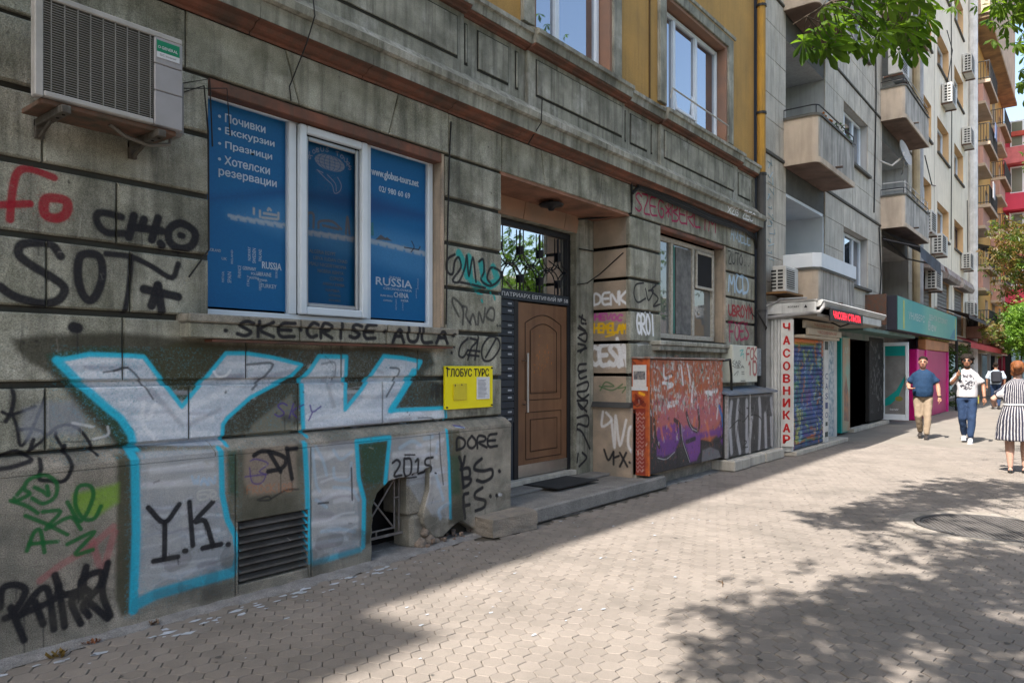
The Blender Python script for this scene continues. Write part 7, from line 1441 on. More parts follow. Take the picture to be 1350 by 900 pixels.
MB().tube([(13.35,-.05,2.3),(13.38,-.06,2.7),(13.42,-.3,2.83),(13.6,-.7,2.84)],.018,8).build('conduit',mat('grey_plastic_pipe',(.3,.3,.3),.5),t)
for k,(z0,z1,y) in enumerate(((2.32,2.46,-.62),(2.2,2.315,-.68))):
    bb_=MB().box(13.75,15.95,y,y+.05,z0,z1,.004).build('board',mat('cream_sign_board',(.42,.36,.27),.6,col2=(.33,.28,.22)),t)
    obj('lettering',text_mesh('ЧАСОВНИКАР' if k else 'ЧАСОВНИЦИ',w=1.3,h=.06,at=(14.95,y-.002,(z0+z1)/2)),mat('faded_red_print',(.35,.07,.05),.7),bb_)
MB().box(13.65,15.95,-.64,-.45,2.14,2.195,.004).build('board_ledge',MATS['cream_sign_board'],t)
t=thing('led_sign','black LED ticker board with red dot letters under the kiosk canopy','LED sign')
MB().box(13.85,16.1,-1.05,-1.0,2.44,2.66,.006).build('case',blackmetal,t)
obj('lettering',text_mesh('ЧАСОВН СТЪКЛА',w=1.95,h=.135,at=(14.93,-1.053,2.55),bold=.03),mat('red_led_light',(.9,.03,.06),.6,emit=.9),t)
MB().tube([(15.3,-1.0,2.45),(15.4,-.8,2.4),(15.5,-.6,2.5)],.015,6).build('bracket',blackmetal,t)
# ============================================================ shop with the teal front
teal=mat('teal_panel',(.0,.25,.23),.5,col2=(.0,.21,.2))
t=thing('teal_advert_pillar','teal advertising pillar with faded food photo left of the shop entrance','advertising panel')
MB().box(18.2,18.95,-.10,.1,.06,2.32,.008).build('box',teal,t)
im=mat('faded_advert_print',(.12,.33,.27),.5,col2=(.35,.2,.12),vs=1.4); MB().box(18.3,18.94,-.106,-.101,.08,2.3).build('print',im,t)
mm=MB().add([(18.4,-.108,.35),(18.85,-.108,.3),(18.8,-.108,1.0),(18.6,-.108,1.4),(18.42,-.108,1.05)],[(0,1,2,3,4)]); mm.build('printed_figure',mat('skin_tone_print',(.35,.16,.08),.6,col2=(.12,.1,.1),vs=7),t); obj('emblem',text_mesh('//',w=.3,h=.15,at=(18.6,-.108,2.0)),mat('pale_green_print',(.35,.5,.45),.6),t)
t=thing('torn_poster_column','black column with torn poster scraps beside the open glass door','column')
MB().box(21.1,22.75,-.06,.3,.15,2.4,.01).build('column',mat('black_sooty_column',(.018,.018,.018),.8,bump=.4),t)
m=MB()
for i in range(90):
    x=random.uniform(21.2,22.7); z=random.uniform(.3,2.2); r=random.uniform(.02,.09)
    m.add([(x,-.064,z),(x+r*random.uniform(.6,1.6),-.064,z+random.uniform(-.03,.03)),(x+r,-.066,z+r*random.uniform(1,3)),(x-.01,-.065,z+r)],[(0,1,2,3)])
m.build('paper_scraps',mat('grey_torn_paper',(.13,.13,.13),.9,col2=(.03,.03,.03),vs=8),t,kind='stuff')
t=thing('open_shop_door','open white framed glass door with teal and food print','door')
for a in ((-.66,-.58),(-.06,.02)): MB().box(22.9,22.96,a[0],a[1],.12,2.3,.006).build('stile',white_pvc,t)
MB().box(22.9,22.96,-.58,-.06,2.2,2.3,.006).build('rail',white_pvc,t); MB().box(22.9,22.96,-.58,-.06,.12,.28,.006).build('rail',white_pvc,t)
MB().box(22.92,22.93,-.58,-.06,.28,2.2).build('pane',mat('grey_door_print',(.2,.2,.2),.3,col2=(.13,.13,.13),vs=3,spec=.6),t); MB().box(22.912,22.919,-.58,-.06,1.92,2.2).build('teal_band',teal,t)
MB().add([(22.91,-.06,.7),(22.91,-.35,.95),(22.91,-.56,1.35),(22.91,-.56,1.2),(22.91,-.4,.75),(22.91,-.2,.55),(22.91,-.06,.5)],[(0,1,2,3,4,5,6)]).build('teal_swoosh',teal,t)
for y,z,c in ((-.42,.72,(.25,.1,.02)),(-.3,2.0-.25,(.2,.07,.04))): MB().lathe([(.001,0),(.09,.001)],(0,0,0),12) ; 
m=MB()
for k in range(12): pass
m.add([(22.908,-.42+.1*math.cos(k*.5236),.72+.07*math.sin(k*.5236)) for k in range(12)],[tuple(range(12))]); m.build('printed_plate',mat('food_print',(.28,.13,.04),.5,col2=(.1,.2,.04),vs=30),t)
MB().tube([(22.88,-.6,1.35),(22.84,-.6,1.35),(22.84,-.6,1.0),(22.88,-.6,1.0)],.018,8).build('handle',steel,t)
obj('lettering',text_mesh('iew',w=.22,h=.06,face='-x',at=(22.907,-.3,.42)),lett_white,t)
# green sign
t=thing('green_shop_sign','long green illuminated style shop sign box above the entrance','sign')
MB().box(21.0,31.3,-.74,-.5,2.56,3.46,.01).build('box',mat('dark_sign_case',(.03,.03,.045),.6),t)
gs=mat('green_sign_print',(.1,.33,.29),.5,col2=(.03,.26,.27),vs=.35); MB().box(21.03,31.27,-.752,-.741,2.58,3.44).build('face',gs,t)
pw=mat('pale_sign_print',(.42,.52,.52),.6)
obj('lettering',text_mesh('УНИВЕРС',w=2.4,h=.2,at=(23.6,-.754,3.02),bold=.02),pw,t); obj('lettering',text_mesh('ДЕНТА СТОМАТ',w=3.6,h=.2,at=(27.3,-.754,3.12),bold=.02),pw,t); obj('lettering',text_mesh('8iew',w=1.5,h=.3,at=(26.1,-.754,2.87),bold=.01),pw,t)
yl=mat('yellow_print',(.5,.5,.1),.6)
for x in (21.7,30.9): MB().box(x,x+.14,-.755,-.753,2.62,3.38).build('yellow_stripe',yl,t)
MB().add([(29.6,-.754,2.6),(30.8,-.754,2.62),(31.2,-.754,2.8),(31.2,-.754,3.1),(30.4,-.754,2.9)],[(0,1,2,3,4)]).build('blue_swoosh',mat('blue_print',(.02,.2,.3),.5),t)
MB().box(20.9,20.98,-.5,.1,2.7,3.5).build('rust_bracket',rusty,t)
# ============================================================ small outdoor units
def ac_unit(label,s,z,w_=.8,h=.55,y0=-.12,d=.32,side=False,group='small outdoor units on the far facades'):
    t=thing('air_conditioner',label,'air conditioner',group=group)
    MB().box(s,s+w_,y0-d,y0,z,z+h,.015).build('casing',acwhite,t)
    MB().box(s+.05,s+w_*.68,y0-d-.006,y0-d-.001,z+.06,z+h-.06,.002).build('grille',acdark,t)
    m=MB()
    for k in range(9): zz=z+.08+k*(h-.16)/8; m.box(s+.05,s+w_*.68,y0-d-.013,y0-d-.006,zz-.006,zz+.006)
    m.build('grille_bars',acwhite,t,kind='stuff')
    if side:
        m=MB()
        for k in range(6):
            for c in range(2): m.box(s-.004,s-.001,y0-d+.05+c*.12,y0-d+.14+c*.12,z+.05+k*(h-.1)/6,z+.05+(k+.62)*(h-.1)/6)
        m.build('side_vents',acdark,t,kind='stuff')
    MB().box(s+.05,s+.1,y0-d,y0+.12,z-.05,z-.003).box(s+w_-.1,s+w_-.05,y0-d,y0+.12,z-.05,z-.003).build('bracket',rusty,t)
    return t
# ============================================================ BUILDING 2: grey slab-clad house with balconies
B2=thing('balcony_house','grey concrete slab clad house with beige balconies and loggias beyond the downpipe','building')
F0=2.6; SH=3.02; holes=[]
NF=5
for k in range(NF):
    zf=F0+SH*k
    holes+= [(14.6,17.26,zf+.45 if k==0 else zf+.1,zf+2.42,1.1),(18.8,21.2,zf+1.06 if k else 3.66,zf+2.39,.22),(22.85,26.6,zf+.1,zf+2.45,1.1)]
m=MB(); wall_grid(m,13.42,27.3,2.5,17.8,.03,holes,.3,None,('loggia_reveal',mat('pale_grey_plaster',(.42,.42,.41),.9,col2=(.32,.32,.31),vs=1,streak=.3,bump=.2,dark=(.15,.14,.13)),B2))
m.build('wall_core',mat('clad_joint',(.1,.1,.095),.9),B2)
def clear(a,b,c,d): return not any(a<h[1]-.01 and b>h[0]+.01 and c<h[3]-.01 and d>h[2]+.01 for h in holes)
colx=[13.42,14.02,14.6,15.27,15.93,16.6,17.26,18.0,18.8,19.6,20.4,21.2,22.0,22.85,23.6,24.4,25.1,25.9,26.6,27.3]
for k in range(NF):
    zf=F0+SH*k; rows=[zf,zf+.58,zf+1.06,zf+1.75,zf+2.39,zf+SH-.08]
    if k==0: rows[2]=3.66
    for c,d in zip(rows,rows[1:]):
        for a,b in zip(colx,colx[1:]):
            if clear(a,b,c,d): MB().prism(rect(a+.004,b-.004,c+.004,d-.004),random.uniform(-.002,.002),.028,.004).build('cladding_slab',concrete,B2)
    molding(MB(),13.42,22.62,[(.03,zf+SH-.075),(-.03,zf+SH-.07),(-.03,zf+SH-.03),(.03,zf+SH-.01)]).build('string_course',mat('dark_string_course',(.09,.088,.08),.9),B2)
    # loggia insides
    MB().box(14.6,17.26,1.13,1.2,zf,zf+2.5).build('loggia_back',white_plaster,B2); window(B2,14.85,15.95,zf+.35,zf+2.25,1.0,mull=(15.45,)); 
    if k==0: MB().box(17.2,17.258,.035,1.1,zf+.46,zf+2.41).build('loggia_side',white_plaster,B2); MB().box(14.62,17.25,.035,1.1,zf+2.36,zf+2.418).build('loggia_ceiling',white_plaster,B2)
    window(B2,18.82,21.18,holes[k*3+1][2]+.02,zf+2.37,.18,mull=(19.55,20.4)); 
    MB().box(18.7,21.3,-.08,.2,holes[k*3+1][2]-.07,holes[k*3+1][2]-.0,.006).build('window_ledge',mat('dark_ledge',(.1,.095,.085),.9),B2)
    MB().box(22.9,26.6,1.14,1.2,zf,zf+2.5).build('loggia_back',mat('loggia_grey_green',(.12,.12,.1),.9,col2=(.22,.12,.09),vs=1) if k==0 else white_plaster,B2); window(B2,23.3,24.9,zf+.3,zf+2.2,1.02,mull=(24.1,)) if k else None
def balcony(p,x0,x1,yf,z0,z1,r=.16,rail=True,top=None):
    """parapet box with a rounded left corner, projecting lower slab, dark coping, rail"""
    def outline(o):   # from left wall round the corner to the right end; o = outward offset
        pts=[(x0-o,0)]; 
        for i in range(7): a=math.radians(180+90*i/6); pts.append((x0-o+(r+o)+(r+o)*math.cos(a),yf-o+(r+o)+(r+o)*math.sin(a)))
        pts+=[(x1+o*.3,yf-o),(x1+o*.3,0)]; return pts
    def slab(o,za,zb,nm,mt):
        pts=outline(o); n=len(pts); vs=[(x,y,za) for x,y in pts]+[(x,y,zb) for x,y in pts]
        MB().add(vs,[tuple(reversed(range(n))),tuple(range(n,2*n))]+[(i,(i+1)%n,n+(i+1)%n,n+i) for i in range(n)]).build(nm,mt,b)
    b=MB().box(x0+.1,x1-.1,yf+.1,-.0,z0+.12,z0+.2).build('balcony',concrete_f,p)
    slab(.0,z0,z0+.105,'slab',concrete_s if top is None else concrete_s); pts=outline(0)
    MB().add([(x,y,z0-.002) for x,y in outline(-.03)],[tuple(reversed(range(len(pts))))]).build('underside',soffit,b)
    pts=outline(-.015); n=len(pts)
    MB().add([(x,y,z0+.106) for x,y in pts[:6]]+[(x,y,z1-.04) for x,y in pts[:6]],[(i,i+1,6+i+1,6+i) for i in range(5)]).build('parapet_side',concrete_s,b)
    fp=pts[5:9]; MB().add([(x,y,z0+.106) for x,y in fp]+[(x,y,z1-.04) for x,y in fp]+[(x,y+.12,z0+.106) for x,y in fp]+[(x,y+.12,z1-.04) for x,y in fp],[(i,i+1,4+i+1,4+i) for i in range(3)]+[(8+i+1,8+i,12+i,12+i+1) for i in range(3)]).build('parapet_front',concrete_f,b)
    ot=outline(.015); it=[(x,y) for x,y in outline(-.12)]; n=len(ot)-1
    MB().add([(x,y,z1) for x,y in ot[:n]]+[(x,y,z1) for x,y in it[:n]]+[(x,y,z1-.05) for x,y in ot[:n]],[(i,i+1,n+i+1,n+i)[::-1] for i in range(n-1)]+[(2*n+i,2*n+i+1,i+1,i) for i in range(n-1)]).build('coping',mat('dark_coping',(.1,.1,.09),.9),b)
    if rail: 
        rp=[(x,y,z1+.16) for x,y in outline(-.03)[:n]]; mm=MB().tube(rp,.012,6)
        for x,y,z in (rp[0],rp[4],((x0+x1)/2,yf+.03,z1+.16),rp[-1]): mm.tube([(x,y,z),(x,y,z1-.01)],.01,5)
        mm.build('rail',blackmetal,b)
    for fx in (x0+1.2,): MB().tube([(fx,yf+.05,z0+.13),(fx,yf-.12,z0+.12)],.025,7).build('drain_spout',mat('rusty_spout',(.08,.06,.05),.8),b)
    return b
balcony(B2,14.45,17.1,-.66,2.75,3.5,rail=False); 
wp=MB(); pts=[(14.43,0),(14.43,-.55),(14.55,-.68),(17.12,-.68)]
wp.add([(x,y,3.502) for x,y in pts]+[(x,y,3.77) for x,y in pts]+[(x+.02,y+.05,3.77) for x,y in pts]+[(x+.02,y+.05,3.502) for x,y in pts],[(i,i+1,5+i,4+i) for i in range(3)]+[(4+i,5+i,9+i,8+i) for i in range(3)]+[(8+i,9+i,13+i,12+i) for i in range(3)]).build('white_parapet_extension',white_plaster,B2)
for k in (1,2,3,4): balcony(B2,14.45,17.1,-.66,F0+SH*k-.13,F0+SH*k+.8)
for k in (1,2,3,4): balcony(B2,22.65,26.3,-.64,F0+SH*k-.13,F0+SH*k+.8,r=.14)
m=MB()
for z in (6.55,6.75,9.6,9.75): m.tube([(22.7,-.05,z),(22.75,-.55,z),(22.9,-.6,z),(26.2,-.6,z)],.014,5)
for x in (22.75,23.5,24.3,25.2,26.2): m.tube([(x,-.6,6.4),(x,-.6,6.78)],.014,5)
m.build('balcony_guard_bars',mat('white_rail',(.5,.5,.5),.5),B2)
pl_=MB(); 
for i in range(60): 
    x=random.uniform(15.9,17.0); z=6.4+random.uniform(0,.22); a=random.uniform(0,6); pl_.add([(x,-.6,z),(x+.05*math.cos(a),-.6+.04*math.sin(a),z+.03),(x+.08*math.cos(a),-.6+.06*math.sin(a),z+.0)],[(0,1,2)])
t=thing('balcony_flowers','small potted flowers on the first grey balcony parapet','potted plant'); pl_.build('leaves',mat('balcony_leaf',(.05,.12,.03),.8),t)
m=MB()
for i in range(7): m.lathe([(.001,0),(.035,.02),(.001,.05)],(14.9+random.uniform(0,.8),-.6,6.43+random.uniform(0,.1)),6)
m.build('orange_flowers',mat('orange_flower',(.5,.17,.03),.8),t)
MB().box(14.8,17.0,-.62,-.5,6.36,6.43,.01).build('planter',mat('clay_planter',(.2,.09,.05),.8),t)
tagm=mat('pale_blue_spray',(.35,.45,.5),.8); m=MB()
for i in range(16):
    z=3.6+i*.12; x=13.55+random.uniform(0,.12); m.tube([(x,-.004,z),(x+random.uniform(.05,.3),-.004,z+random.uniform(-.08,.1)),(x+random.uniform(0,.3),-.004,z+random.uniform(0,.14))],.01,4)
m.build('spray_tag',tagm,B2)
# satellite dish, awning
t=thing('satellite_dish','grey satellite dish on bent pole before the second balcony column','satellite dish')
d_=MB().lathe([(.001,.0),(.2,.03),(.38,.11),(.385,.12),(.2,.045),(.001,.012)],n=20).build('dish',mat('grey_dish',(.3,.3,.29),.6),t); d_.matrix_local=Matrix.Translation((23.1,-.45,7.6))@Vector((-.12,-.95,.25)).to_track_quat('Z','Y').to_matrix().to_4x4()@Matrix.Scale(1.0,4)
MB().tube([(22.45,-.02,7.35),(22.6,-.3,7.2),(23.0,-.5,7.5),(23.1,-.5,7.65)],.03,8).tube([(23.1,-.5,7.55),(23.6,-.4,7.25),(25.0,-.1,7.5)],.025,8).build('pole',mat('pale_pole',(.4,.4,.38),.6),t)
t=thing('dark_awning','dark folded fabric awning under the second balcony column','awning')
MB().add([(22.7,-.05,5.45),(26.3,-.05,5.45),(26.3,-.95,4.85),(22.9,-.95,4.95)],[(0,1,2,3)]).add([(22.9,-.95,4.95),(26.3,-.95,4.85),(26.3,-.97,4.45),(22.9,-.97,4.62)],[(0,1,2,3)]).build('fabric',mat('dark_awning_cloth',(.025,.025,.03),.8,col2=(.07,.09,.12),vs=.8),t)
MB().tube([(22.7,-.05,5.2),(22.85,-.95,4.9)],.03,6).tube([(22.7,-.05,5.3),(23.5,-.5,4.7),(26.2,-.95,4.75)],.025,6).build('arm',blackmetal,t)
ac_unit('cream outdoor unit with side vents on the canopy left of the white parapet',13.45,2.97,.72,.47,-.12,.25,True,group='outdoor units near the watch kiosk')
MB().box(13.35,14.3,-.42,-.05,2.93,2.965).build('wooden_plank',mat('old_plank',(.22,.12,.05),.9),label='old wooden plank carrying the outdoor unit above the kiosk',cat='plank')
ac_unit('outdoor unit on white bracket frame between tree leaves and second balcony column',22.6,9.75,1.0,.75,-.2,.36,group='outdoor units near the watch kiosk')
MB().box(21.6,22.6,-.14,.02,2.5,2.75).build('ledge_block',concrete,B2)
# drain pipes at the joint of the houses
t=thing('beige_drainpipe','beige and grey twin drainpipes where the grey house meets the cream house','drainpipe')
for x,mt in ((27.3,mat('beige_pipe',(.4,.32,.2),.6)),(27.9,mat('zinc_pipe',(.3,.31,.33),.5))): MB().tube([(x,-.1,2.6),(x,-.1,17.5)],.12,10).build('pipe',mt,t)
# back masses of building 2: keep loggias dark inside
MB().box(13.42,27.6,1.25,9,0,17.8).build('house_body',darkm,B2); MB().box(13.42,28,-.36,9,17.8,18.1).build('eave',concrete,B2)
m=MB(); wall_grid(m,13.5,27.6,0,2.6,.035,[(19.4,21.1,.1,2.35,2.0),(21.1,22.8,.1,2.3,1.8)],2.0); m.build('ground_floor_wall',mat('dark_shop_wall',(.05,.05,.05),.9,col2=(.1,.09,.08)),B2)  # shop front and entrance sides in a near-black tone
MB().box(18.2,22.9,-.05,.03,2.3,2.62,.006).build('shop_lintel',mat('grey_shop_lintel',(.2,.2,.2),.8,col2=(.1,.15,.14)),B2); MB().box(19,27,1.6,1.7,0,3).build('shop_back',darkm,B2)
MB().box(19.3,23.2,-.12,.4,.0,.1,.01).build('shop_threshold',concrete,B2); MB().box(18.3,24.5,-.55,-.02,2.45,2.53).build('shop_soffit',mat('grey_green_soffit',(.1,.17,.15),.7),B2)
# ============================================================ BUILDING 3: cream house
B3=thing('cream_house','tall cream rendered house with roller shutters and outdoor units','building')
hs=[]
cl=((28.4,30.8),(32.1,34.9),(36.4,39.1))
for ci,(a,b) in enumerate(cl):
    for z0,z1 in ((6.7,7.95),(9.85,11.2),(13.2,14.55),(16.5,17.9)):
        if ci==0 and z0<9: hs.append((a,b,6.9,8.3,.3)); continue
        hs.append((a,b,z0,z1,.3))
    hs.append((a,b,3.0,5.0,.3))
m=MB(); wall_grid(m,28.0,41.0,2.6,20.5,.0,hs,.5,None,('window_reveal',peach,B3)); m.build('wall',cream,B3)
for h in hs[:]:
    a,b,c,d=h[:4]
    if c<4:
        s_=MB().box(a,b,.1,.14,c,d).build('roller_shutter',shutterm,B3); 
        for k in range(int((d-c)/.14)): MB().box(a+.02,b-.02,.07,.1,c+k*.14,c+k*.14+.115,.01).build('shutter_slat',shutterm,s_)
        molding(MB(),a-.3,b+.3,[(0,d+.6),(-.35,d+.35),(-.42,d+.1),(-.35,d-.05),(0,d)]).build('shutter_hood',mat('brown_striped_hood',(.16,.1,.085),.6,col2=(.3,.28,.26),vs=3,streak=.3),B3)
    else:
        window(B3,a+.02,b-.02,c+.02,d-.02,.22,mull=((a+b)/2,),t=.09,fm=white_pvc if a<36 or c>8 else mat('brown_window_frame',(.1,.06,.05),.6))
        MB().box(a-.05,b+.05,-.07,.4,c-.08,c-.005).build('window_ledge',mat('dark_ledge',(.1,.095,.085),.9),B3)
for x in (31.4,35.6): MB().box(x,x+.05,-.006,.0,2.6,20.5).build('render_joint',mat('cream_joint_line',(.34,.31,.27),.9),B3)
for x in (41.0,): MB().tube([(x,-.15,0),(x,-.15,20.5)],.22,10).build('white_downpipe',mat('white_pipe',(.6,.6,.6),.5),B3)
MB().box(28,41,-.36,9,20.5,20.9).build('eave',cream,B3); MB().box(28,41,.62,9,0,20.5).build('house_body',darkm,B3)
unit_lab=['outdoor unit left of three beside the dark awning','outdoor unit middle of three beside the dark awning','outdoor unit lowest of three beside the dark awning','outdoor unit low on the white downpipe beside brown tree leaves','outdoor unit before the roller shutters above the green sign','outdoor unit with dark stripes lowest right beyond the shutters','topmost outdoor unit beside the white downpipe under the leaves','outdoor unit on the cream wall under the topmost one','outdoor unit on the downpipe halfway up the cream house']
for L,(s,z,w_,h) in zip(unit_lab,((26.9,6.05,1.0,.62),(28.4,6.2,1.1,.75),(30.6,5.75,1.2,.72),(38.2,6.0,1.2,.7),(29.3,4.35,1.3,.72),(39.6,4.0,1.2,.62),(38.6,14.9,1.3,.8),(32.9,11.9,1.2,.75),(38.4,11.6,1.2,.75))): ac_unit(L,s,z,w_,h,-.03,.36,True)
# ============================================================ BUILDING 4: ochre house with pink bay balconies
B4=thing('ochre_house','ochre house with stacked pink balconies and a jutting top storey','building')
hs=[]
for k in range(6):
    z=3.3+3.0*k; hs+=[(43.0,44.6,z,z+2.1,.2),(47.6,48.9,z+.5,z+2.0,.2),(51.0,52.6,z,z+2.1,.2),(54.8,56,z+.5,z+2,.2)]
m=MB(); wall_grid(m,41.3,57.9,2.6,22,.0,hs,.2,None,('window_reveal',beigem,B4)); m.build('wall',ochre2,B4)
for h in hs: window(B4,h[0]+.02,h[1]-.02,h[2]+.02,h[3]-.02,.15,t=.1)
railm=mat('dark_thin_rail',(.05,.05,.05),.6)
def bay(p,x0,x1,yf,z,full=True):
    b=MB().box(x0,x1,yf,0,z,z+.16,.01).build('balcony',beigem,p)
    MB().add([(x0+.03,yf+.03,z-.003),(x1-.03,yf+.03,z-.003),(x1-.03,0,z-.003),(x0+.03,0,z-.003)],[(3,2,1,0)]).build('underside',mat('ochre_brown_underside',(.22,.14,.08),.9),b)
    if full:
        MB().box(x0+.02,x1-.8,yf*.62,0,z-.85,z-.004,.01).build('pink_box',pinkr,b); MB().box(x0-.02,x1-.6,yf*.75,0,z-1.0,z-.852,.01).build('lower_slab',beigem,b)
    m=MB()
    for zz in (z+1.05,z+.25): m.tube([(x0+.05,-.02,zz),(x0+.05,yf+.05,zz),(x1-.05,yf+.05,zz)],.022,5)
    for i in range(7): y=-.02+(yf+.05)*i/6; m.tube([(x0+.05,y,z+.16),(x0+.05,y,z+1.05)],.014,4)
    for i in range(14): x=x0+.05+(x1-x0-.1)*i/13; m.tube([(x,yf+.05,z+.16),(x,yf+.05,z+1.05)],.014,4)
    m.build('railing',railm,b)
for z in (3.2,6.2,9.2,12.2,15.2): bay(B4,41.9,45.6,-.78,z+.1); bay(B4,50.2,54.2,-.72,z+.1)
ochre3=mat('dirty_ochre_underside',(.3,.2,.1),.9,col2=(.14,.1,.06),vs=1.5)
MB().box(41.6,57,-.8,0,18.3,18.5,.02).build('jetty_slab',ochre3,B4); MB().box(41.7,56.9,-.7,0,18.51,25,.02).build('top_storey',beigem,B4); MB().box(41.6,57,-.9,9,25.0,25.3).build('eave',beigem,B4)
m=MB(); m.box(41.5,41.6,-.8,0,18.5,22); m.build('jetty_edge',beigem,B4)
MB().box(41.3,58,.3,9,0,22).build('house_body',darkm,B4)
t=thing('grey_parasol_awning','grey half round awning on the ochre house beyond the downpipe','awning')
MB().add([(41.6,-.1,7.6),(44.5,-.1,7.6),(44.5,-1.2,7.2),(41.6,-1.2,7.25)],[(0,1,2,3)]).add([(41.6,-1.2,7.25),(44.5,-1.2,7.2),(44.5,-1.2,7.05),(41.6,-1.2,7.1)],[(0,1,2,3)]).build('cloth',mat('grey_awning_cloth',(.2,.2,.2),.8),t)
# ============================================================ BUILDING 5: raspberry wing facing us
B5=thing('raspberry_house','raspberry red house wing with white framed windows beyond the ochre house','building')
m=MB().box(58,75,-4.5,9,0,16.6,.02); m.build('wall',redr,B5)
MB().box(57.7,75,-4.8,9,16.61,16.9).build('roof_edge',mat('red_roof_edge',(.4,.08,.06),.8),B5)
for k in range(5):
    z=3.9+3.0*k
    for y in (-.35,-1.9,-3.5):
        MB().box(57.9,57.995,y-.75,y+.0,z,z+1.75,.01).build('window',white_pvc,B5); MB().box(57.88,57.899,y-.66,y-.09,z+.1,z+1.65).build('pane',glass_mat('greenish_pane',(.14,.17,.14),.15),B5)
    MB().box(57.2,57.99,-4.4,-.02,z-1.15,z-.1,.01).build('balcony_front',redr if k%2 else mat('pink_parapet',(.55,.16,.17),.85),B5)
# distant row
t=thing('far_house','pale distant house beyond the raspberry wing','building'); MB().box(76,110,-.5,9,0,18).build('wall',cream,t)
# ============================================================ shop clutter in the distance
mag=mat('magenta_panel',(.42,.0,.13),.45,col2=(.35,.0,.11),vs=1)
t=thing('magenta_kiosk','tall magenta kiosk with orange header behind the walking men','kiosk')
MB().box(24.9,31.0,-.5,.2,.0,2.15,.02).build('body',mag,t); MB().box(26.4,31.0,-.53,-.3,2.16,2.5,.02).build('header',mat('orange_header',(.5,.22,.1),.6),t)
for x in (24.9,26.4,30.7): MB().box(x,x+.22,-.54,-.5,0,2.15).build('trim',mat('bright_magenta_trim',(.6,.02,.25),.5),t)
MB().box(26.5,30.9,-.56,-.31,2.51,2.75).build('sign_strip',mat('yellow_black_strip',(.35,.3,.05),.7,col2=(.03,.03,.02),vs=6),t)
t=thing('shop_facade','row of dark shop windows beyond the magenta kiosk','shop front')
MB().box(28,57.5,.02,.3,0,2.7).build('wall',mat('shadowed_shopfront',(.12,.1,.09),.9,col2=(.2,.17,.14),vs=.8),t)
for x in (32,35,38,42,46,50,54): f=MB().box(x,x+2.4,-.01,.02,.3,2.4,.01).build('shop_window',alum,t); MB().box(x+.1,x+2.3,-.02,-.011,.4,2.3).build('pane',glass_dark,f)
t=thing('red_awning','faded red shop awning beyond the magenta kiosk','awning')
MB().add([(33,-.02,2.95),(48,-.02,2.95),(48,-1.0,2.5),(33,-1.0,2.55)],[(0,1,2,3)]).add([(33,-1.0,2.55),(48,-1.0,2.5),(48,-1.0,2.25),(33,-1.0,2.35)],[(0,1,2,3)]).build('cloth',mat('red_awning_cloth',(.4,.04,.04),.8),t)
MB().tube([(31.6,-.7,0),(31.6,-.7,2.6)],.05,6).tube([(31.6,-.7,2.6),(38,-.7,2.6)],.04,6).build('awning_frame',blackmetal,t)
t=thing('black_awning','black shop awning with grey fabric end above the red one','awning')
MB().add([(31.5,-.02,3.9),(42,-.02,3.9),(42,-1.1,3.5),(31.5,-1.1,3.55)],[(0,1,2,3)]).add([(31.5,-1.1,3.55),(42,-1.1,3.5),(42,-1.12,3.35),(31.5,-1.12,3.4)],[(0,1,2,3)]).build('cloth',mat('black_cloth',(.02,.02,.022),.8),t)
MB().add([(40,-.5,3.9),(50,-.6,3.4),(50,-1.2,2.9),(40,-1.25,3.4)],[(0,1,2,3)]).build('grey_flap',mat('blue_grey_cloth',(.2,.23,.27),.8),t)
t=thing('pink_canopy_slab','pink rendered canopy slab over the far shops','canopy'); MB().box(40,52,-1.0,0,2.95,3.5,.02).build('slab',pinkr,t)
t=thing('pale_blue_glass_booth','pale blue glazed booth in the distance behind the striped dress','booth')
for k in range(5): MB().box(55,55.1,-3.3+k*.55,-2.85+k*.55,.0,3.0).build('panel',mat('pale_blue_glazing',(.22,.32,.36),.3,spec=.6),t)
MB().box(54.8,56,-3.4,-.3,3.01,3.2).build('roof',alum,t); MB().box(55.12,56,-3.3,-.3,0,3).build('interior',darkm,t)
# neighbouring house behind the camera's left (casts the wider shade at the left)
t=thing('left_neighbour_house','tall plain house up the street beyond the left edge','building'); MB().box(-40,-12.01,-.95,9,0,19.5).build('wall',ochre2,t)
# facades across the street (seen in window reflections)
t=thing('opposite_house','long pale house row across the street','building')
for k in range(6): MB().box(-60+k*32,-29+k*32,-36,-26,0,[7,8,6.5,8,7,7.5][k],.05).build('wall',[cream,ochre2,concrete][k%3],t)

t=thing('facade_wires','thin wires sagging down the cream and grey house fronts','cable')
for pts in (((28.6,-.03,16),(28.7,-.05,11),(28.5,-.04,7.6)),((34.2,-.03,15.2),(34.4,-.2,14.4),(33.9,-.04,12.7)),((35.4,-.02,17),(35.5,-.03,12),(35.3,-.03,6.9)),((21.9,-.02,12),(22.0,-.03,9),(21.8,-.02,5.8)),((22.4,-.02,5.5),(22.45,-.06,4.2),(22.3,-.02,2.9)),((31.5,-.03,8.4),(29,-.3,7.9),(26.4,-.5,8.3)),((40.2,-.03,9.4),(40.4,-.03,6.8),(40.0,-.2,6.2))):
    MB().tube(pts,.018,5).build('wire',cable,t)
t=thing('hanging_laundry','pale cloth and towels hanging on the ochre house balcony rail','laundry')
for x,z,c in ((42.4,9.6,(.5,.5,.52)),(43.3,12.7,(.2,.25,.4)),(51,9.5,(.45,.3,.25))): MB().box(x,x+.8,-.86,-.83,z+.2,z+1.0,.01).build('cloth',mat(['grey_cloth','blue_cloth','pinkish_cloth'][[42.4,43.3,51].index(x)],c,.9),t)
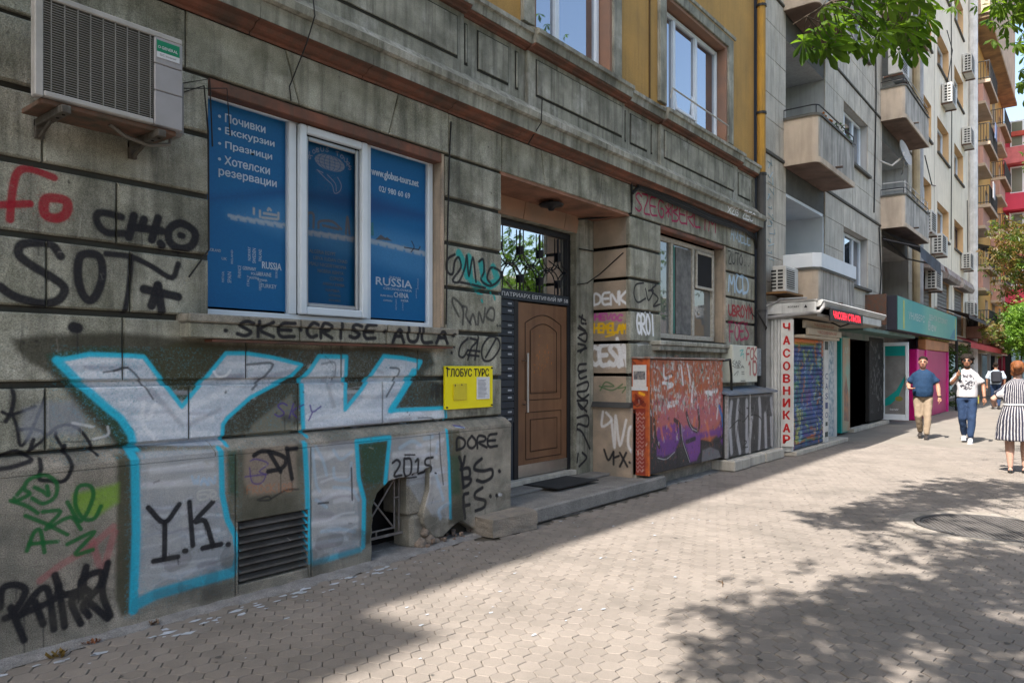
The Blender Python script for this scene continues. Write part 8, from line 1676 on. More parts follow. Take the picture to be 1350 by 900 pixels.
# ============================================================ TREES
def leaf_mat(name,c,c2,tr=.45):
    m=bpy.data.materials.new(name); m.use_nodes=True; nt=m.node_tree; b=nt.nodes['Principled BSDF']; out=nt.nodes['Material Output']
    g=nt.nodes.new('ShaderNodeNewGeometry'); n1=_noise(nt,1.6,3,.6,g.outputs['Position']); f=_ramp(nt,n1,.38,.62); col=_mix(nt,f,c,c2)
    r=_ramp(nt,g.outputs['Random Per Island'],0,1,(.6,.6,.6,1),(1.35,1.3,1.2,1)); col=_mix(nt,1,col,r,'MULTIPLY'); nt.links.new(col,b.inputs['Base Color']); b.inputs['Roughness'].default_value=.45; b.inputs['Specular IOR Level'].default_value=.35
    t=nt.nodes.new('ShaderNodeBsdfTranslucent'); tc=_mix(nt,1,col,(1.6,1.7,.6),'MULTIPLY'); nt.links.new(tc,t.inputs[0]); mx=nt.nodes.new('ShaderNodeMixShader'); mx.inputs[0].default_value=tr
    nt.links.new(b.outputs[0],mx.inputs[1]); nt.links.new(t.outputs[0],mx.inputs[2]); nt.links.new(mx.outputs[0],out.inputs[0]); return m
green_leaf=leaf_mat('chestnut_leaf',(.12,.2,.03),(.045,.1,.017),.55); brown_leaf=leaf_mat('browning_chestnut_leaf',(.07,.14,.025),(.15,.08,.03)); pale_leaf=leaf_mat('pale_green_leaf',(.16,.27,.04),(.09,.2,.03))
bark=mat('grey_brown_bark',(.12,.095,.07),.95,col2=(.07,.055,.04),vs=8,bump=.8,bs=30)
PR=[(0,0),(.25,.06),(.55,.145),(.75,.175),(.9,.10),(1,0)]
def compound(vs,fs,p,n,L,up,detail=True,k=7):
    """palmate leaf of k leaflets hanging from p; n = direction of the leaf axis"""
    n=n.normalized(); a=n.cross(up); a=a.normalized() if a.length>.01 else Vector((1,0,0)); b=n.cross(a).normalized()
    for i in range(k):
        t=(i/(k-1)-.5)*math.radians(250)+random.uniform(-.12,.12); l=L*(1-.35*abs(i/(k-1)-.5)*2)*random.uniform(.85,1.1)
        d=(b*math.cos(t)+a*math.sin(t)); drop=random.uniform(.3,.95); d=(d+n*drop).normalized(); s_=d.cross(n).normalized(); nn=s_.cross(d).normalized()
        o=len(vs)
        if detail:
            for u,w_ in PR:
                c=p+d*(u*l)+n*(u*u*l*.25); vs.append(c); vs.append(c+s_*(w_*l)-nn*(w_*l*.3)); vs.append(c-s_*(w_*l)-nn*(w_*l*.3))
            for j in range(len(PR)-1):
                q=o+j*3; fs.append((q,q+3,q+4,q+1)); fs.append((q,q+2,q+5,q+3))
        else:
            c=p+d*(.65*l); vs+= [p,c+s_*(.2*l),p+d*l+n*(.15*l),c-s_*(.2*l)]; fs.append((o,o+1,o+2,o+3))
def leafmesh(vs,fs,name,mt,parent,kind='stuff'): 
    me=bpy.data.meshes.new(name); me.from_pydata([tuple(v) for v in vs],[],fs); return obj(name,me,mt,parent,kind=kind)
def tree(label,base,h,crown,rad,nclump,nleaf,L,mt,crad=.6,detail=False,keep=None,extra=()):
    t=thing('street_tree',label,'tree',base,group=None); bx,by,bz=base; ctr=Vector(crown)-Vector(base)
    m=MB(); top=Vector((ctr.x*.5,ctr.y*.5,ctr.z)); m.tube([(0,0,-.2),(.02,0,.6),(.05,.03,h*.5),tuple(Vector((.05,.03,h*.5)).lerp(top,.5)),tuple(top)],[.24,.19,.15,.11,.05],10); tr=m.build('trunk',bark,t,smooth=True)
    vs=[];fs=[];cl=[]; lm=MB()
    for i in range(nclump+len(extra)):
        while True:
            u=Vector((random.uniform(-1,1),random.uniform(-1,1),random.uniform(-1,1)))
            if .25<u.length<1: break
        c=ctr+Vector((u.x*rad[0],u.y*rad[1],u.z*rad[2]))
        if i>=nclump: c=Vector(extra[i-nclump])-Vector(base)
        elif keep and not keep(c+Vector(base)): continue
        cl.append(c); st0=Vector((.05,.03,h*.5)).lerp(top,random.uniform(.1,.9)); mid=st0.lerp(c,.55)+Vector((0,0,.3)); lm.tube([st0,mid,c],[.05,.03,.012],5)
        for j in range(nleaf):
            g=Vector((random.gauss(0,1),random.gauss(0,1),random.gauss(0,.7)))*crad*.55; g=g*(.62 if i>=nclump else 1); p=c+g; n=Vector((g.x*.5+random.gauss(0,.3),g.y*.5+random.gauss(0,.3),-.7))
            compound(vs,fs,p,n,L*random.uniform(.7,1.15),Vector((0,1,.2)),detail,5 if not detail else 7)
    lm.build('limbs',bark,t,smooth=True); leafmesh(vs,fs,'crown',mt,t); return t
tree('street tree by the kerb nearest the camera, casting the dappled shade',(1.5,-7.0,-.1),6,(.3,-5.2,6.7),(3.6,2.2,1.9),30,60,.24,green_leaf,.72,
 extra=[(3.35,-2.35,6.3),(3.8,-2.6,6.4),(4.3,-2.75,6.35),(4.9,-2.9,6.5),(5.5,-3.1,6.4),(6.1,-3.3,6.5),(6.6,-3.7,6.6),(7.0,-4.1,6.7),(7.6,-4.5,6.8),(-1.0,-3.1,6.4),(-.2,-3.0,6.3),(.6,-3.3,6.4),(1.3,-3.7,6.3),(2.0,-4.1,6.4)])
def keepA(p):  # leave air where the photo shows the facade
    d=p.x*.7833+(p.y+4.75)*.6217; l=p.x*.6217-(p.y+4.75)*.7833; x=675+970*l/d; y=484-(p.z-1.6)*970/d
    return not (x<1318 and y>-70)
tA=tree('horse chestnut street tree whose branches hang into the top right corner',(11.5,-7.0,-.1),6,(11.0,-5.5,7.7),(4.2,2.2,2.3),60,42,.22,green_leaf,.62,keep=keepA)
tree('street tree far along the kerb with half browned leaves over the pavement',(27.5,-6.9,-.1),6,(27.2,-4.1,5.0),(2.8,2.0,1.5),30,60,.2,brown_leaf,.7)
tree('farther street tree with green leaves along the kerb',(37,-6.9,-.1),7,(36.5,-5.4,10.4),(3.3,2.6,2.2),26,50,.25,green_leaf,.8)
tree('small pale green tree before the far shops',(45.5,-2.4,-.1),3,(45.0,-1.9,3.4),(3.2,.95,1.5),46,60,.2,pale_leaf,.6)
tree('distant street tree at the far end of the kerb',(58,-6.9,-.1),7,(58,-6.0,8),(4,3,4),30,40,.35,green_leaf,1.0)
tree('kerb tree behind the camera seen in the door glass',(-6,-7,-.1),6,(-6,-6.4,6.8),(3.2,2.6,2.6),30,30,.25,green_leaf,.7)
tree('kerb tree opposite the door seen in the transom glass',(17.5,-7.2,-.1),4,(18.2,-6.8,4.0),(3.4,2.0,1.5),34,44,.22,green_leaf,.7,keep=lambda p:p.y<-5.2)
for x_,l_ in ((24,'first'),(31,'second'),(38,'third')): tree(l_+' kerb tree across the road seen only in reflections',(x_,-18.2,-.1),6,(x_,-18.2,4.6),(3.4,3,2),30,30,.3,green_leaf,.9)
# the near hanging branches of the chestnut (world positions, 6.5 to 8 m from the camera)
NB=([(7.09,-2.6,4.65),(7.4,-2.6,4.87),(7.33,-2.73,4.89),(7.44,-2.56,4.71),(7.6,-2.74,5.04),(7.11,-2.84,4.62),(7.01,-2.79,4.87),(7.84,-2.77,5.23),(7.33,-2.87,4.79),(7.17,-2.71,4.62),(7.73,-2.43,4.99),(7.55,-2.88,4.97),(7.78,-2.7,5.28),(7.59,-2.92,5.16),(7.67,-2.81,4.81),(7.16,-2.79,4.55),(7.79,-2.97,5.17),(8.08,-3.04,5.32),(7.74,-3.05,5.02),(8.02,-3.12,5.03),(8.03,-3.22,5.12),(7.56,-3.41,4.97),(8.25,-3.39,5.16),(8.05,-3.36,4.97),(7.74,-3.33,4.78),(7.36,-3.2,4.66),(7.96,-2.89,5.01),(7.59,-2.93,4.74),(7.72,-2.77,4.77),(8.01,-2.94,4.82),(8.12,-3.29,4.81),(8.26,-3.19,4.79),(7.88,-3.4,4.65),(8.11,-3.16,4.88),(7.81,-3.24,5.15),(8.43,-3.38,5.35),(8.39,-3.42,5.11),(7.46,-3.24,4.94),(7.41,-3.14,4.63),(7.41,-3.04,4.92),(7.98,-2.79,5.48),(7.67,-3.07,5.28),(7.97,-3.21,5.37),(7.82,-3.43,5.22),(7.8,-3.14,5.25),(7.83,-3.34,4.95),(7.72,-3.25,4.82),(8.08,-3.4,4.85)],[(10.26,-3.87,5.85),(10.71,-3.92,6.08),(10.52,-4.04,5.91),(10.86,-4.07,5.85),(10.69,-3.97,5.84),(10.79,-3.89,5.79),(10.53,-4.07,5.53),(9.87,-4.06,5.19),(10.78,-4.08,5.35),(10.88,-4.03,5.22),(10.79,-4.02,5.03),(10.45,-4.13,4.78),(10.64,-4.14,5.48),(9.77,-3.85,5.82),(10.79,-4.14,5.9),(10.41,-4.08,6.02),(10.08,-4.13,4.85)])
vs=[];fs=[];tw=MB()
P0=Vector((9.3,-5.2,6.6)); O0=tA.location
J1=Vector((7.9,-3.45,5.2)); J2=Vector((7.1,-2.85,4.95)); 
tw.tube([P0-O0,Vector((8.6,-4.2,6.0))-O0,J1-O0,J2-O0,Vector((6.8,-2.6,4.7))-O0],[.03,.022,.014,.01,.005],6)
for (x,y,z) in NB[0]:
    p=Vector((x,y,z)); 
    src=min((J1,J2,Vector((8.2,-3.7,5.5)),Vector((6.9,-2.7,4.78))),key=lambda q:(q-p).length)
    tw.tube([src-O0,src.lerp(p,.5)+Vector((0,0,.05))-O0,p-O0],[.006,.005,.003],5)
    compound(vs,fs,p-O0,Vector((random.uniform(-.5,.1),random.uniform(-.5,.2),-.75)),random.uniform(.19,.245),Vector((0,1,.2)),True,7)
for (x,y,z) in NB[1]:
    p=Vector((x,y,z)); tw.tube([p+Vector((.4,-.5,.5))-O0,p-O0],[.008,.003],5); compound(vs,fs,p-O0,Vector((random.uniform(-.5,.1),random.uniform(-.5,.2),-.7)),random.uniform(.17,.22),Vector((0,1,.2)),True,7)
tw.build('twigs',bark,tA,smooth=True); leafmesh(vs,fs,'hanging_leaves',green_leaf,tA)
# ivy at the far shop, corner sprig
t=thing('shop_plants','dark leafy climbing plants beside the magenta kiosk','plant'); vs=[];fs=[]
for i in range(260): compound(vs,fs,Vector((random.uniform(31.3,33.8),random.uniform(-.9,-.1),random.uniform(.2,2.5))),Vector((random.gauss(0,.5),-.5,-.5)),.16,Vector((0,1,.2)),False,5)
leafmesh(vs,fs,'leaves',leaf_mat('dark_leaf',(.02,.05,.01),(.05,.09,.02)),t)
t=thing('orange_creeper','reddish creeper hanging over the pink canopy slab','plant'); vs=[];fs=[]
for i in range(260): compound(vs,fs,Vector((random.uniform(36,46),random.uniform(-1.3,-.8),3.2+random.gauss(0,.22))),Vector((random.gauss(0,.5),-.5,-.5)),.15,Vector((0,1,.2)),False,5)
leafmesh(vs,fs,'leaves',brown_leaf,t)
# ============================================================ PEOPLE
def ell(m,pts,n=14):
    """loft through (x,y,z,half_depth,half_width) with caps"""
    vs=[]; P=[Vector(p[:3]) for p in pts]
    for i,p in enumerate(pts):
        d=(P[min(i+1,len(P)-1)]-P[max(i-1,0)]).normalized(); side=Vector((0,1,0)) if abs(d.y)<.8 else Vector((1,0,0))
        f=side.cross(d).normalized(); s_=d.cross(f).normalized()
        for k in range(n): a=6.28318*k/n; vs.append(P[i]+f*(p[3]*math.cos(a))+s_*(p[4]*math.sin(a)))
    fs=[(i*n+k,i*n+(k+1)%n,(i+1)*n+(k+1)%n,(i+1)*n+k) for i in range(len(pts)-1) for k in range(n)]
    fs+= [tuple(reversed(range(n))),tuple((len(pts)-1)*n+k for k in range(n))]
    return m.add(vs,fs)
def blob(m,c,r,n=12):
    vs=[];fs=[]; R_=8
    for i in range(1,R_): 
        t=math.pi*i/R_
        for k in range(n): a=6.28318*k/n; vs.append((c[0]+r[0]*math.sin(t)*math.cos(a),c[1]+r[1]*math.sin(t)*math.sin(a),c[2]+r[2]*math.cos(t)))
    fs=[(i*n+k,(i+1)*n+k,(i+1)*n+(k+1)%n,i*n+(k+1)%n) for i in range(R_-2) for k in range(n)]
    fs+= [tuple(range(n)),tuple(reversed([(R_-2)*n+k for k in range(n)]))]; return m.add(vs,fs)
def fuse(m,name,mt,parent,voxel,smooth=3,puff=0):
    me=m.mesh(name); o=bpy.data.objects.new(name,me); COL.objects.link(o); r=o.modifiers.new('r','REMESH'); r.mode='VOXEL'; r.voxel_size=voxel
    s_=o.modifiers.new('s','SMOOTH'); s_.iterations=smooth; s_.factor=.6
    if puff:
        tx=bpy.data.textures.new('folds','CLOUDS'); tx.noise_scale=.09; dm=o.modifiers.new('d','DISPLACE'); dm.texture=tx; dm.strength=puff; dm.mid_level=.5
    bpy.context.view_layer.update(); dg=bpy.context.evaluated_depsgraph_get(); me2=bpy.data.meshes.new_from_object(o.evaluated_get(dg)); me2.name=name; bpy.data.objects.remove(o); me2.materials.clear(); me2.shade_smooth(); return obj(name,me2,mt,parent)
def lerp(a,b,t): return tuple(a[i]+(b[i]-a[i])*t for i in range(3))
def arm(m,S_,E_,H_,r0=.05,r1=.036,r2=.026):
    ell(m,[(*S_,r0,r0),(*lerp(S_,E_,.5),r0*.92,r0*.92),(*E_,r1*1.05,r1*1.05),(*lerp(E_,H_,.35),r1*1.05,r1*1.05),(*H_,r2,r2)])
def hand(m,H_,d,side,curl=.5):
    d=Vector(d).normalized(); H_=Vector(H_); w_=Vector((1,0,0)) if abs(d.x)<.7 else Vector((0,0,1)); w_=(w_-d*w_.dot(d)).normalized(); pn=d.cross(w_)*side
    ell(m,[(*(H_-d*.01),.022,.028),(*(H_+d*.045),.02,.04),(*(H_+d*.085),.016,.042)])
    for i,L_ in enumerate((.062,.075,.07,.055)):
        b_=H_+d*.08+w_*(.03-i*.02); k1=b_+d*L_*.5+pn*(.01*curl); k2=k1+d*(L_*.5*(1-curl*.5))+pn*(L_*.45*curl); m.tube([b_,k1,k2],[.0095,.009,.007],6)
    b_=H_+d*.02+w_*.03; m.tube([b_,b_+d*.03+w_*.025,b_+d*.06+w_*.03+pn*.01],[.011,.0105,.008],6)
def leg(m,Hp,Kn,An,r=(.085,.058,.04)):
    ell(m,[(*Hp,r[0]*1.05,r[0]),(*lerp(Hp,Kn,.5),r[0]*.9,r[0]*.85),(*Kn,r[1],r[1]),(*lerp(Kn,An,.35),r[1]*1.02,r[1]*.95),(*An,r[2],r[2]*.95)])
def head(t,sk,hm,z=1.58,x=.03,style='short',beard=None,glasses=False,back=False):
    pass
def skin_m(n,c): 
    m=mat(n,c,.5,col2=tuple(v*.85 for v in c),vs=9,spec=.35); m.node_tree.nodes['Principled BSDF'].inputs['Subsurface Weight'].default_value=.12; m.node_tree.nodes['Principled BSDF'].inputs['Subsurface Radius'].default_value=(.02,.008,.004); return m
def head_shapes(m,c,s=1.0,lean=0):
    x,y,z=c; blob(m,(x-.008,y,z+.03*s),(.098*s,.077*s,.100*s),16); ell(m,[(x+.022,y,z-.115*s,.03,.03),(x+.03,y,z-.085*s,.055,.05),(x+.022,y,z-.03*s,.075,.066),(x+.015,y,z+.02,.08,.07)],14)
    ell(m,[(x+.088,y,z+.035,.008,.008),(x+.106,y,z-.005,.014,.011),(x+.11,y,z-.02,.014,.016),(x+.09,y,z-.03,.006,.012)],8)
    for sd in (1,-1): blob(m,(x-.005,y+sd*.08*s,z+.0),(.018,.010,.032),8)
    ell(m,[(x-.03,y,z-.2,.058,.06),(x-.015,y,z-.1,.055,.056),(x,y,z-.04,.055,.055)],12)
def face(t,c,sk,brow,lip=(.3,.1,.08),eyes=True):
    x,y,z=c; dk=mat('eye_dark',(.02,.015,.012),.3)
    for sd in (1,-1):
        m=MB(); blob(m,(x+.088,y+sd*.031,z+.018),(.010,.015,.007),8); m.build('eye',dk,t,smooth=True)
        m=MB(); m.tube([(x+.096,y+sd*.014,z+.037),(x+.098,y+sd*.032,z+.043),(x+.085,y+sd*.052,z+.037)],.005,6); m.build('eyebrow',brow,t,smooth=True)
    m=MB(); m.tube([(x+.086,y+.024,z-.058),(x+.097,y,z-.056),(x+.086,y-.024,z-.058)],.006,6); m.build('mouth',mat('lips',lip,.5),t,smooth=True)
def shoe(t,An,mt,sole,heading=0,L_=.27,tip=0,name='shoe'):
    m=MB(); x,y=An[0],An[1]; z=An[2]-.085
    ell(m,[(x-.075,y,z+.05,.045,.032),(x-.02,y,z+.055,.055,.042),(x+.07,y,z+.035,.038,.046),(x+.15,y,z+.026,.026,.042),(x+.185,y,z+.022,.015,.025)]); o=fuse(m,name,mt,t,.011,2)
    MB().box(x-.10,x+.18,y-.043,y+.043,z-.012,z+.012,.01).build('sole',sole,o); return o
def person(label,loc,rz,scale,group=None): 
    t=thing('person',label,'person',loc,rz,group); t.scale=(scale,)*3; return t
navy=mat('navy_patterned_shirt',(.007,.03,.075),.85,col2=(.004,.02,.05),vs=45,bump=.15,bs=200); khaki=mat('beige_chinos',(.25,.195,.14),.85,col2=(.2,.155,.11),vs=6,bump=.2,bs=90)
hair_d=mat('dark_hair',(.012,.009,.008),.95,spec=.05,col2=(.03,.022,.018),vs=40,bump=.6,bs=120)
# --- man in the blue shirt
sk=skin_m('fair_skin',(.36,.19,.13)); T=person('man walking in short sleeved navy patterned shirt and beige trousers',(18.67,-1.71,0),math.radians(186),1.065)
b=MB(); HC=(.03,0,1.60); head_shapes(b,HC,1.02)
arm(b,(.0,.15,1.34),(-.02,.265,1.13),(.06,.30,.87),.042,.042,.03); hand(b,(.06,.30,.87),(.15,.05,-1),1,.6)
arm(b,(.0,-.15,1.34),(-.045,-.275,1.15),(.17,-.25,1.06),.042,.042,.03); hand(b,(.17,-.25,1.06),(.5,.85,-.05),-1,.7)
ell(b,[(0,0,.95,.1,.15),(0,0,1.2,.11,.16),(0,0,1.38,.06,.09),(-.01,0,1.46,.05,.06)])
fuse(b,'body',sk,T,.0105,2)
b=MB(); ell(b,[(.02,0,.90,.155,.19),(.035,0,1.0,.165,.2),(.035,0,1.12,.15,.195),(.02,0,1.28,.13,.2),(0,0,1.38,.105,.19),(-.01,0,1.435,.07,.12),(-.01,0,1.475,.06,.068)])
arm(b,(-.01,.145,1.355),(-.015,.235,1.21),(-.015,.262,1.18),.062,.07,.066); arm(b,(-.01,-.145,1.355),(-.03,-.24,1.22),(-.035,-.27,1.19),.062,.07,.066); fuse(b,'shirt',navy,T,.018,4,.018)
b=MB(); ell(b,[(.0,0,1.0,.12,.17),(.0,0,.93,.13,.18),(.0,0,.84,.12,.175)]); leg(b,(.0,.095,.86),(.09,.085,.49),(.12,.07,.10),(.1,.075,.06)); leg(b,(.0,-.095,.86),(.03,-.085,.48),(-.17,-.06,.14),(.1,.075,.06)); fuse(b,'trousers',khaki,T,.018,4,.02)
dsh=mat('dark_shoe',(.035,.03,.028),.6); shoe(T,(.13,.07,.09),dsh,dsh); shoe(T,(-.17,-.06,.12),dsh,dsh)
b=MB(); blob(b,(.0,0,1.668),(.114,.09,.076),14); blob(b,(-.035,0,1.63),(.085,.083,.09),14); fuse(b,'hair',hair_d,T,.011,1,.008)
b=MB(); ell(b,[(.045,0,1.475,.03,.035),(.055,0,1.51,.052,.052),(.03,0,1.545,.066,.067),(.0,0,1.59,.05,.075)]); fuse(b,'beard',mat('short_beard',(.07,.045,.035),.8),T,.01,1)
face(T,HC,sk,hair_d); b=MB(); b.tube([(.055,.30,.905),(.058,.30,.885)],.04,12); b.build('wrist_watch',blackmetal,T)
# --- man in the white printed t-shirt
def tee():
    m=bpy.data.materials.new('white_printed_tshirt'); m.use_nodes=True; nt=m.node_tree; b=nt.nodes['Principled BSDF']; b.inputs['Roughness'].default_value=.85
    tc=nt.nodes.new('ShaderNodeTexCoord'); sx=nt.nodes.new('ShaderNodeSeparateXYZ'); nt.links.new(tc.outputs['Object'],sx.inputs[0])
    dy=_math(nt,'MULTIPLY',sx.outputs[1],7.5); dz=_math(nt,'MULTIPLY',_math(nt,'SUBTRACT',sx.outputs[2],1.20),6.0); rr=_math(nt,'ADD',_math(nt,'MULTIPLY',dy,dy),_math(nt,'MULTIPLY',dz,dz))
    ins=_math(nt,'MULTIPLY',_math(nt,'LESS_THAN',rr,1.0),_math(nt,'GREATER_THAN',sx.outputs[0],.02)); nz=_ramp(nt,_noise(nt,22,3,.7,tc.outputs['Object']),.46,.52)
    nt.links.new(_mix(nt,_math(nt,'MULTIPLY',ins,nz),(.36,.355,.37),(.03,.03,.04)),b.inputs['Base Color']); return m
jean=mat('blue_jeans',(.016,.036,.085),.85,col2=(.01,.024,.06),vs=9,bump=.25,bs=120); sk2=skin_m('tanned_skin',(.26,.13,.08))
T=person('bearded curly haired man in white printed t-shirt, sunglasses and blue jeans',(18.3,-2.6,0),math.radians(184),1.075)
b=MB(); head_shapes(b,HC,.98)
arm(b,(.0,.14,1.33),(-.03,.27,1.13),(.09,.29,.88),.036,.036,.026); hand(b,(.09,.29,.88),(.2,.05,-1),1,.7)
arm(b,(.0,-.14,1.33),(.02,-.27,1.16),(.12,-.16,1.31),.036,.037,.027); hand(b,(.12,-.16,1.31),(.25,.35,.8),-1,.9)
ell(b,[(0,0,.95,.1,.15),(0,0,1.2,.1,.15),(0,0,1.38,.06,.09),(-.01,0,1.46,.05,.055)]); fuse(b,'body',sk2,T,.0105,2)
b=MB(); ell(b,[(.01,0,.90,.13,.185),(.015,0,1.02,.125,.18),(.015,0,1.2,.12,.18),(.0,0,1.37,.1,.172),(-.01,0,1.43,.07,.11),(-.01,0,1.47,.06,.066)])
arm(b,(-.01,.13,1.35),(-.02,.22,1.21),(-.02,.25,1.17),.056,.066,.062); arm(b,(-.01,-.13,1.35),(.0,-.23,1.22),(.0,-.26,1.18),.056,.066,.06); fuse(b,'t_shirt',tee(),T,.018,4,.018)
b=MB(); ell(b,[(.0,0,.98,.11,.16),(.0,0,.92,.12,.168),(.0,0,.84,.12,.17)]); leg(b,(.0,.09,.86),(.09,.08,.49),(.13,.06,.11),(.098,.075,.058)); leg(b,(.0,-.09,.86),(.02,-.08,.48),(-.16,-.06,.15),(.098,.075,.058)); fuse(b,'jeans',jean,T,.018,4,.022)
wsh=mat('white_sneaker',(.55,.55,.57),.7); shoe(T,(.14,.06,.09),wsh,wsh); shoe(T,(-.16,-.06,.13),wsh,wsh)
b=MB(); blob(b,(-.01,0,1.67),(.125,.115,.085),14); blob(b,(-.04,0,1.62),(.10,.115,.10),14)
for i in range(60):
    a=random.uniform(0,6.28); e=random.uniform(-.1,1.2); 
    if math.cos(a)>.3 and e<.6: continue
    blob(b,(-.02+.11*math.cos(a)*math.cos(e),.11*math.sin(a)*math.cos(e),1.65+.1*math.sin(e)),(.025,.025,.025),7)
fuse(b,'curly_hair',mat('black_curly_hair',(.012,.01,.009),.95,spec=.05,col2=(.03,.025,.022),vs=30,bump=.8,bs=90),T,.011,1,.01)
b=MB(); ell(b,[(.05,0,1.465,.03,.03),(.06,0,1.505,.05,.05),(.032,0,1.54,.066,.064)]); fuse(b,'beard',mat('dark_beard',(.03,.022,.018),.8),T,.01,1); face(T,HC,sk2,hair_d)
b=MB(); b.box(.118,.126,.012,.06,1.605,1.64,.003).box(.118,.126,-.06,-.012,1.605,1.64,.003).box(.119,.124,-.012,.012,1.625,1.631).box(.02,.12,.072,.077,1.625,1.631).box(.02,.12,-.077,-.072,1.625,1.631); b.build('sunglasses',blackmetal,T)
strap=mat('dark_teal_strap',(.03,.06,.06),.8); b=MB(); b.tube([(-.13,-.13,1.15),(-.1,-.13,1.38),(.0,-.12,1.47),(.1,-.12,1.38),(.125,-.12,1.25)],.024,6); b.build('backpack_strap',strap,T)
b=MB().box(-.30,-.13,-.26,.05,.95,1.38,.05); b.build('backpack',mat('grey_backpack',(.12,.14,.16),.85,bump=.3),T); b=MB(); b.tube([(.085,.29,.915),(.088,.29,.895)],.036,12); b.build('wrist_watch',blackmetal,T)
b=MB(); b.box(.0,.1,.30,.36,.95,1.15,.01); o=b.build('green_bag',mat('green_red_bag',(.12,.3,.05),.6,col2=(.45,.05,.04),vs=7),None,label='small green and red bag behind the hand of the man in white',cat='bag'); o.parent=None; o.matrix_world=Matrix.Translation((18.9,-3.05,-.15))
# --- woman in the striped dress
def stripe():
    m=bpy.data.materials.new('navy_white_striped_cloth'); m.use_nodes=True; nt=m.node_tree; b=nt.nodes['Principled BSDF']; b.inputs['Roughness'].default_value=.85
    tc=nt.nodes.new('ShaderNodeTexCoord'); sx=nt.nodes.new('ShaderNodeSeparateXYZ'); nt.links.new(tc.outputs['Object'],sx.inputs[0])
    at=_math(nt,'ARCTAN2',sx.outputs[1],sx.outputs[0]); nz=_math(nt,'MULTIPLY',_noise(nt,5,2,.5,tc.outputs['Object']),.5)
    s_=_math(nt,'SINE',_math(nt,'ADD',_math(nt,'MULTIPLY',at,30),_math(nt,'MULTIPLY',nz,4))); f=_ramp(nt,s_,.45,.55)
    nt.links.new(_mix(nt,f,(.012,.014,.03),(.34,.33,.34)),b.inputs['Base Color']); return m
sk3=skin_m('pale_skin',(.4,.25,.19)); T=person('woman from behind in a navy and white striped dress, auburn hair bun',(13.45,-3.82,0),math.radians(4),.985)
b=MB(); head_shapes(b,HC,.98)
arm(b,(-.01,.14,1.31),(-.03,.31,1.13),(.14,.30,1.02),.04,.042,.028); hand(b,(.14,.30,1.02),(1,-.1,.1),1,.7)
arm(b,(-.01,-.14,1.31),(-.03,-.31,1.13),(.14,-.28,1.02),.04,.042,.028); hand(b,(.14,-.28,1.02),(1,.1,.1),-1,.7)
ell(b,[(0,0,.95,.1,.15),(0,0,1.2,.1,.15),(0,0,1.38,.06,.09),(-.01,0,1.46,.05,.055)])
leg(b,(.0,.1,.86),(.05,.1,.48),(.0,.09,.09),(.09,.066,.036)); leg(b,(.0,-.1,.86),(.1,-.1,.5),(.1,-.09,.10),(.09,.066,.036))
for y_,x_ in ((.09,.0),(-.09,.1)): ell(b,[(x_-.04,y_,.05,.03,.03),(x_+.03,y_,.045,.035,.035),(x_+.12,y_,.025,.018,.036),(x_+.17,y_,.02,.01,.02)])
fuse(b,'body',sk3,T,.0105,2)
b=MB(); ell(b,[(.02,0,.50,.22,.30),(.02,0,.62,.215,.29),(.01,0,.8,.205,.265),(.0,0,.93,.18,.225),(.0,0,1.05,.14,.185),(.0,0,1.2,.135,.195),(-.01,0,1.35,.105,.175),(-.01,0,1.42,.07,.11),(-.01,0,1.455,.055,.06)])
arm(b,(-.01,.13,1.325),(-.02,.235,1.20),(-.02,.275,1.18),.062,.07,.068); arm(b,(-.01,-.13,1.325),(-.02,-.235,1.20),(-.02,-.275,1.18),.062,.07,.068); fuse(b,'striped_dress',stripe(),T,.017,4,.022)
b=MB(); n=40; vs=[(.152*math.cos(6.28318*k/n)+.0,.197*math.sin(6.28318*k/n),z) for z in (1.045,1.07) for k in range(n)]; b.add(vs,[(k,(k+1)%n,n+(k+1)%n,n+k) for k in range(n)]); b.build('belt',mat('white_belt',(.55,.55,.56),.7),T)
au=mat('auburn_hair',(.24,.085,.025),.5,col2=(.11,.04,.015),vs=25,bump=.6,bs=90)
b=MB(); blob(b,(.0,0,1.65),(.112,.095,.085),14); blob(b,(-.04,0,1.60),(.085,.092,.10),14); blob(b,(-.13,0,1.63),(.05,.055,.05),12); blob(b,(-.04,.06,1.53),(.03,.03,.05),8); fuse(b,'hair_bun',au,T,.012,1,.02)
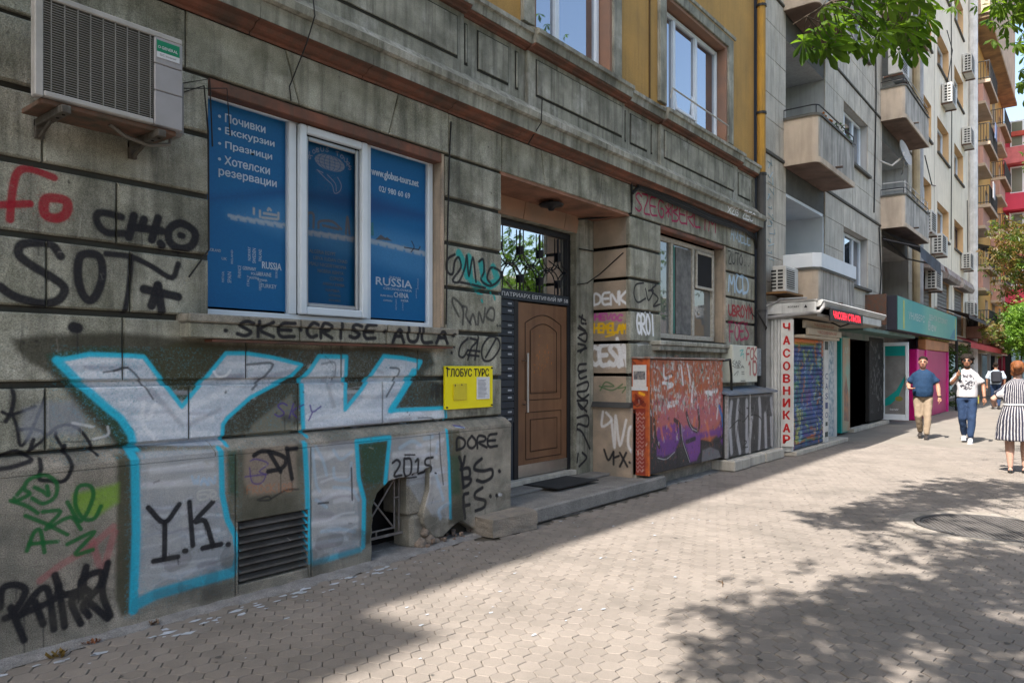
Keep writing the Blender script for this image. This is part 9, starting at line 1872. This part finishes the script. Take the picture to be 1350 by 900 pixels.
bk=mat('black_ballet_shoe',(.015,.015,.015),.35); 
for y_,x_ in ((.09,.0),(-.09,.1)):
    b=MB(); ell(b,[(x_-.065,y_,.03,.03,.026),(x_-.02,y_,.022,.024,.036),(x_+.07,y_,.016,.02,.041),(x_+.16,y_,.018,.018,.035),(x_+.185,y_,.016,.01,.02)]); fuse(b,'flat_shoe',bk,T,.009,1)
# --- far man with backpack and one in grey
T=person('distant man walking away in a light blue shirt with a dark backpack',(33.5,-1.75,0),math.radians(10),1.03)
b=MB(); head_shapes(b,HC); arm(b,(0,.2,1.4),(-.02,.28,1.12),(.02,.27,.87)); arm(b,(0,-.2,1.4),(-.02,-.28,1.12),(.02,-.27,.87)); hand(b,(.02,.27,.87),(0,0,-1),1); hand(b,(.02,-.27,.87),(0,0,-1),-1); ell(b,[(0,0,.95,.1,.15),(0,0,1.38,.06,.09),(-.01,0,1.46,.05,.055)]); fuse(b,'body',sk2,T,.014,2)
b=MB(); ell(b,[(.0,0,.92,.13,.18),(.0,0,1.2,.125,.18),(0,0,1.38,.1,.19),(-.01,0,1.46,.06,.07)]); arm(b,(0,.18,1.4),(-.01,.26,1.2),(-.01,.27,1.12),.07,.07,.065); arm(b,(0,-.18,1.4),(-.01,-.26,1.2),(-.01,-.27,1.12),.07,.07,.065); fuse(b,'shirt',mat('light_blue_shirt',(.4,.47,.55),.85),T,.02,3)
b=MB(); ell(b,[(.0,0,.97,.11,.16),(.0,0,.85,.12,.17)]); leg(b,(.0,.09,.86),(.07,.09,.49),(.1,.08,.1),(.095,.07,.06)); leg(b,(.0,-.09,.86),(.0,-.09,.49),(-.12,-.08,.12),(.095,.07,.06)); fuse(b,'jeans',jean,T,.02,3)
MB().box(-.3,-.12,-.17,.17,.98,1.42,.06).build('backpack',mat('dark_backpack',(.02,.022,.03),.8),T); b=MB(); blob(b,(-.01,0,1.655),(.105,.088,.085),12); fuse(b,'hair',hair_d,T,.014,1); shoe(T,(.1,.08,.09),dsh,dsh); shoe(T,(-.12,-.08,.11),dsh,dsh)
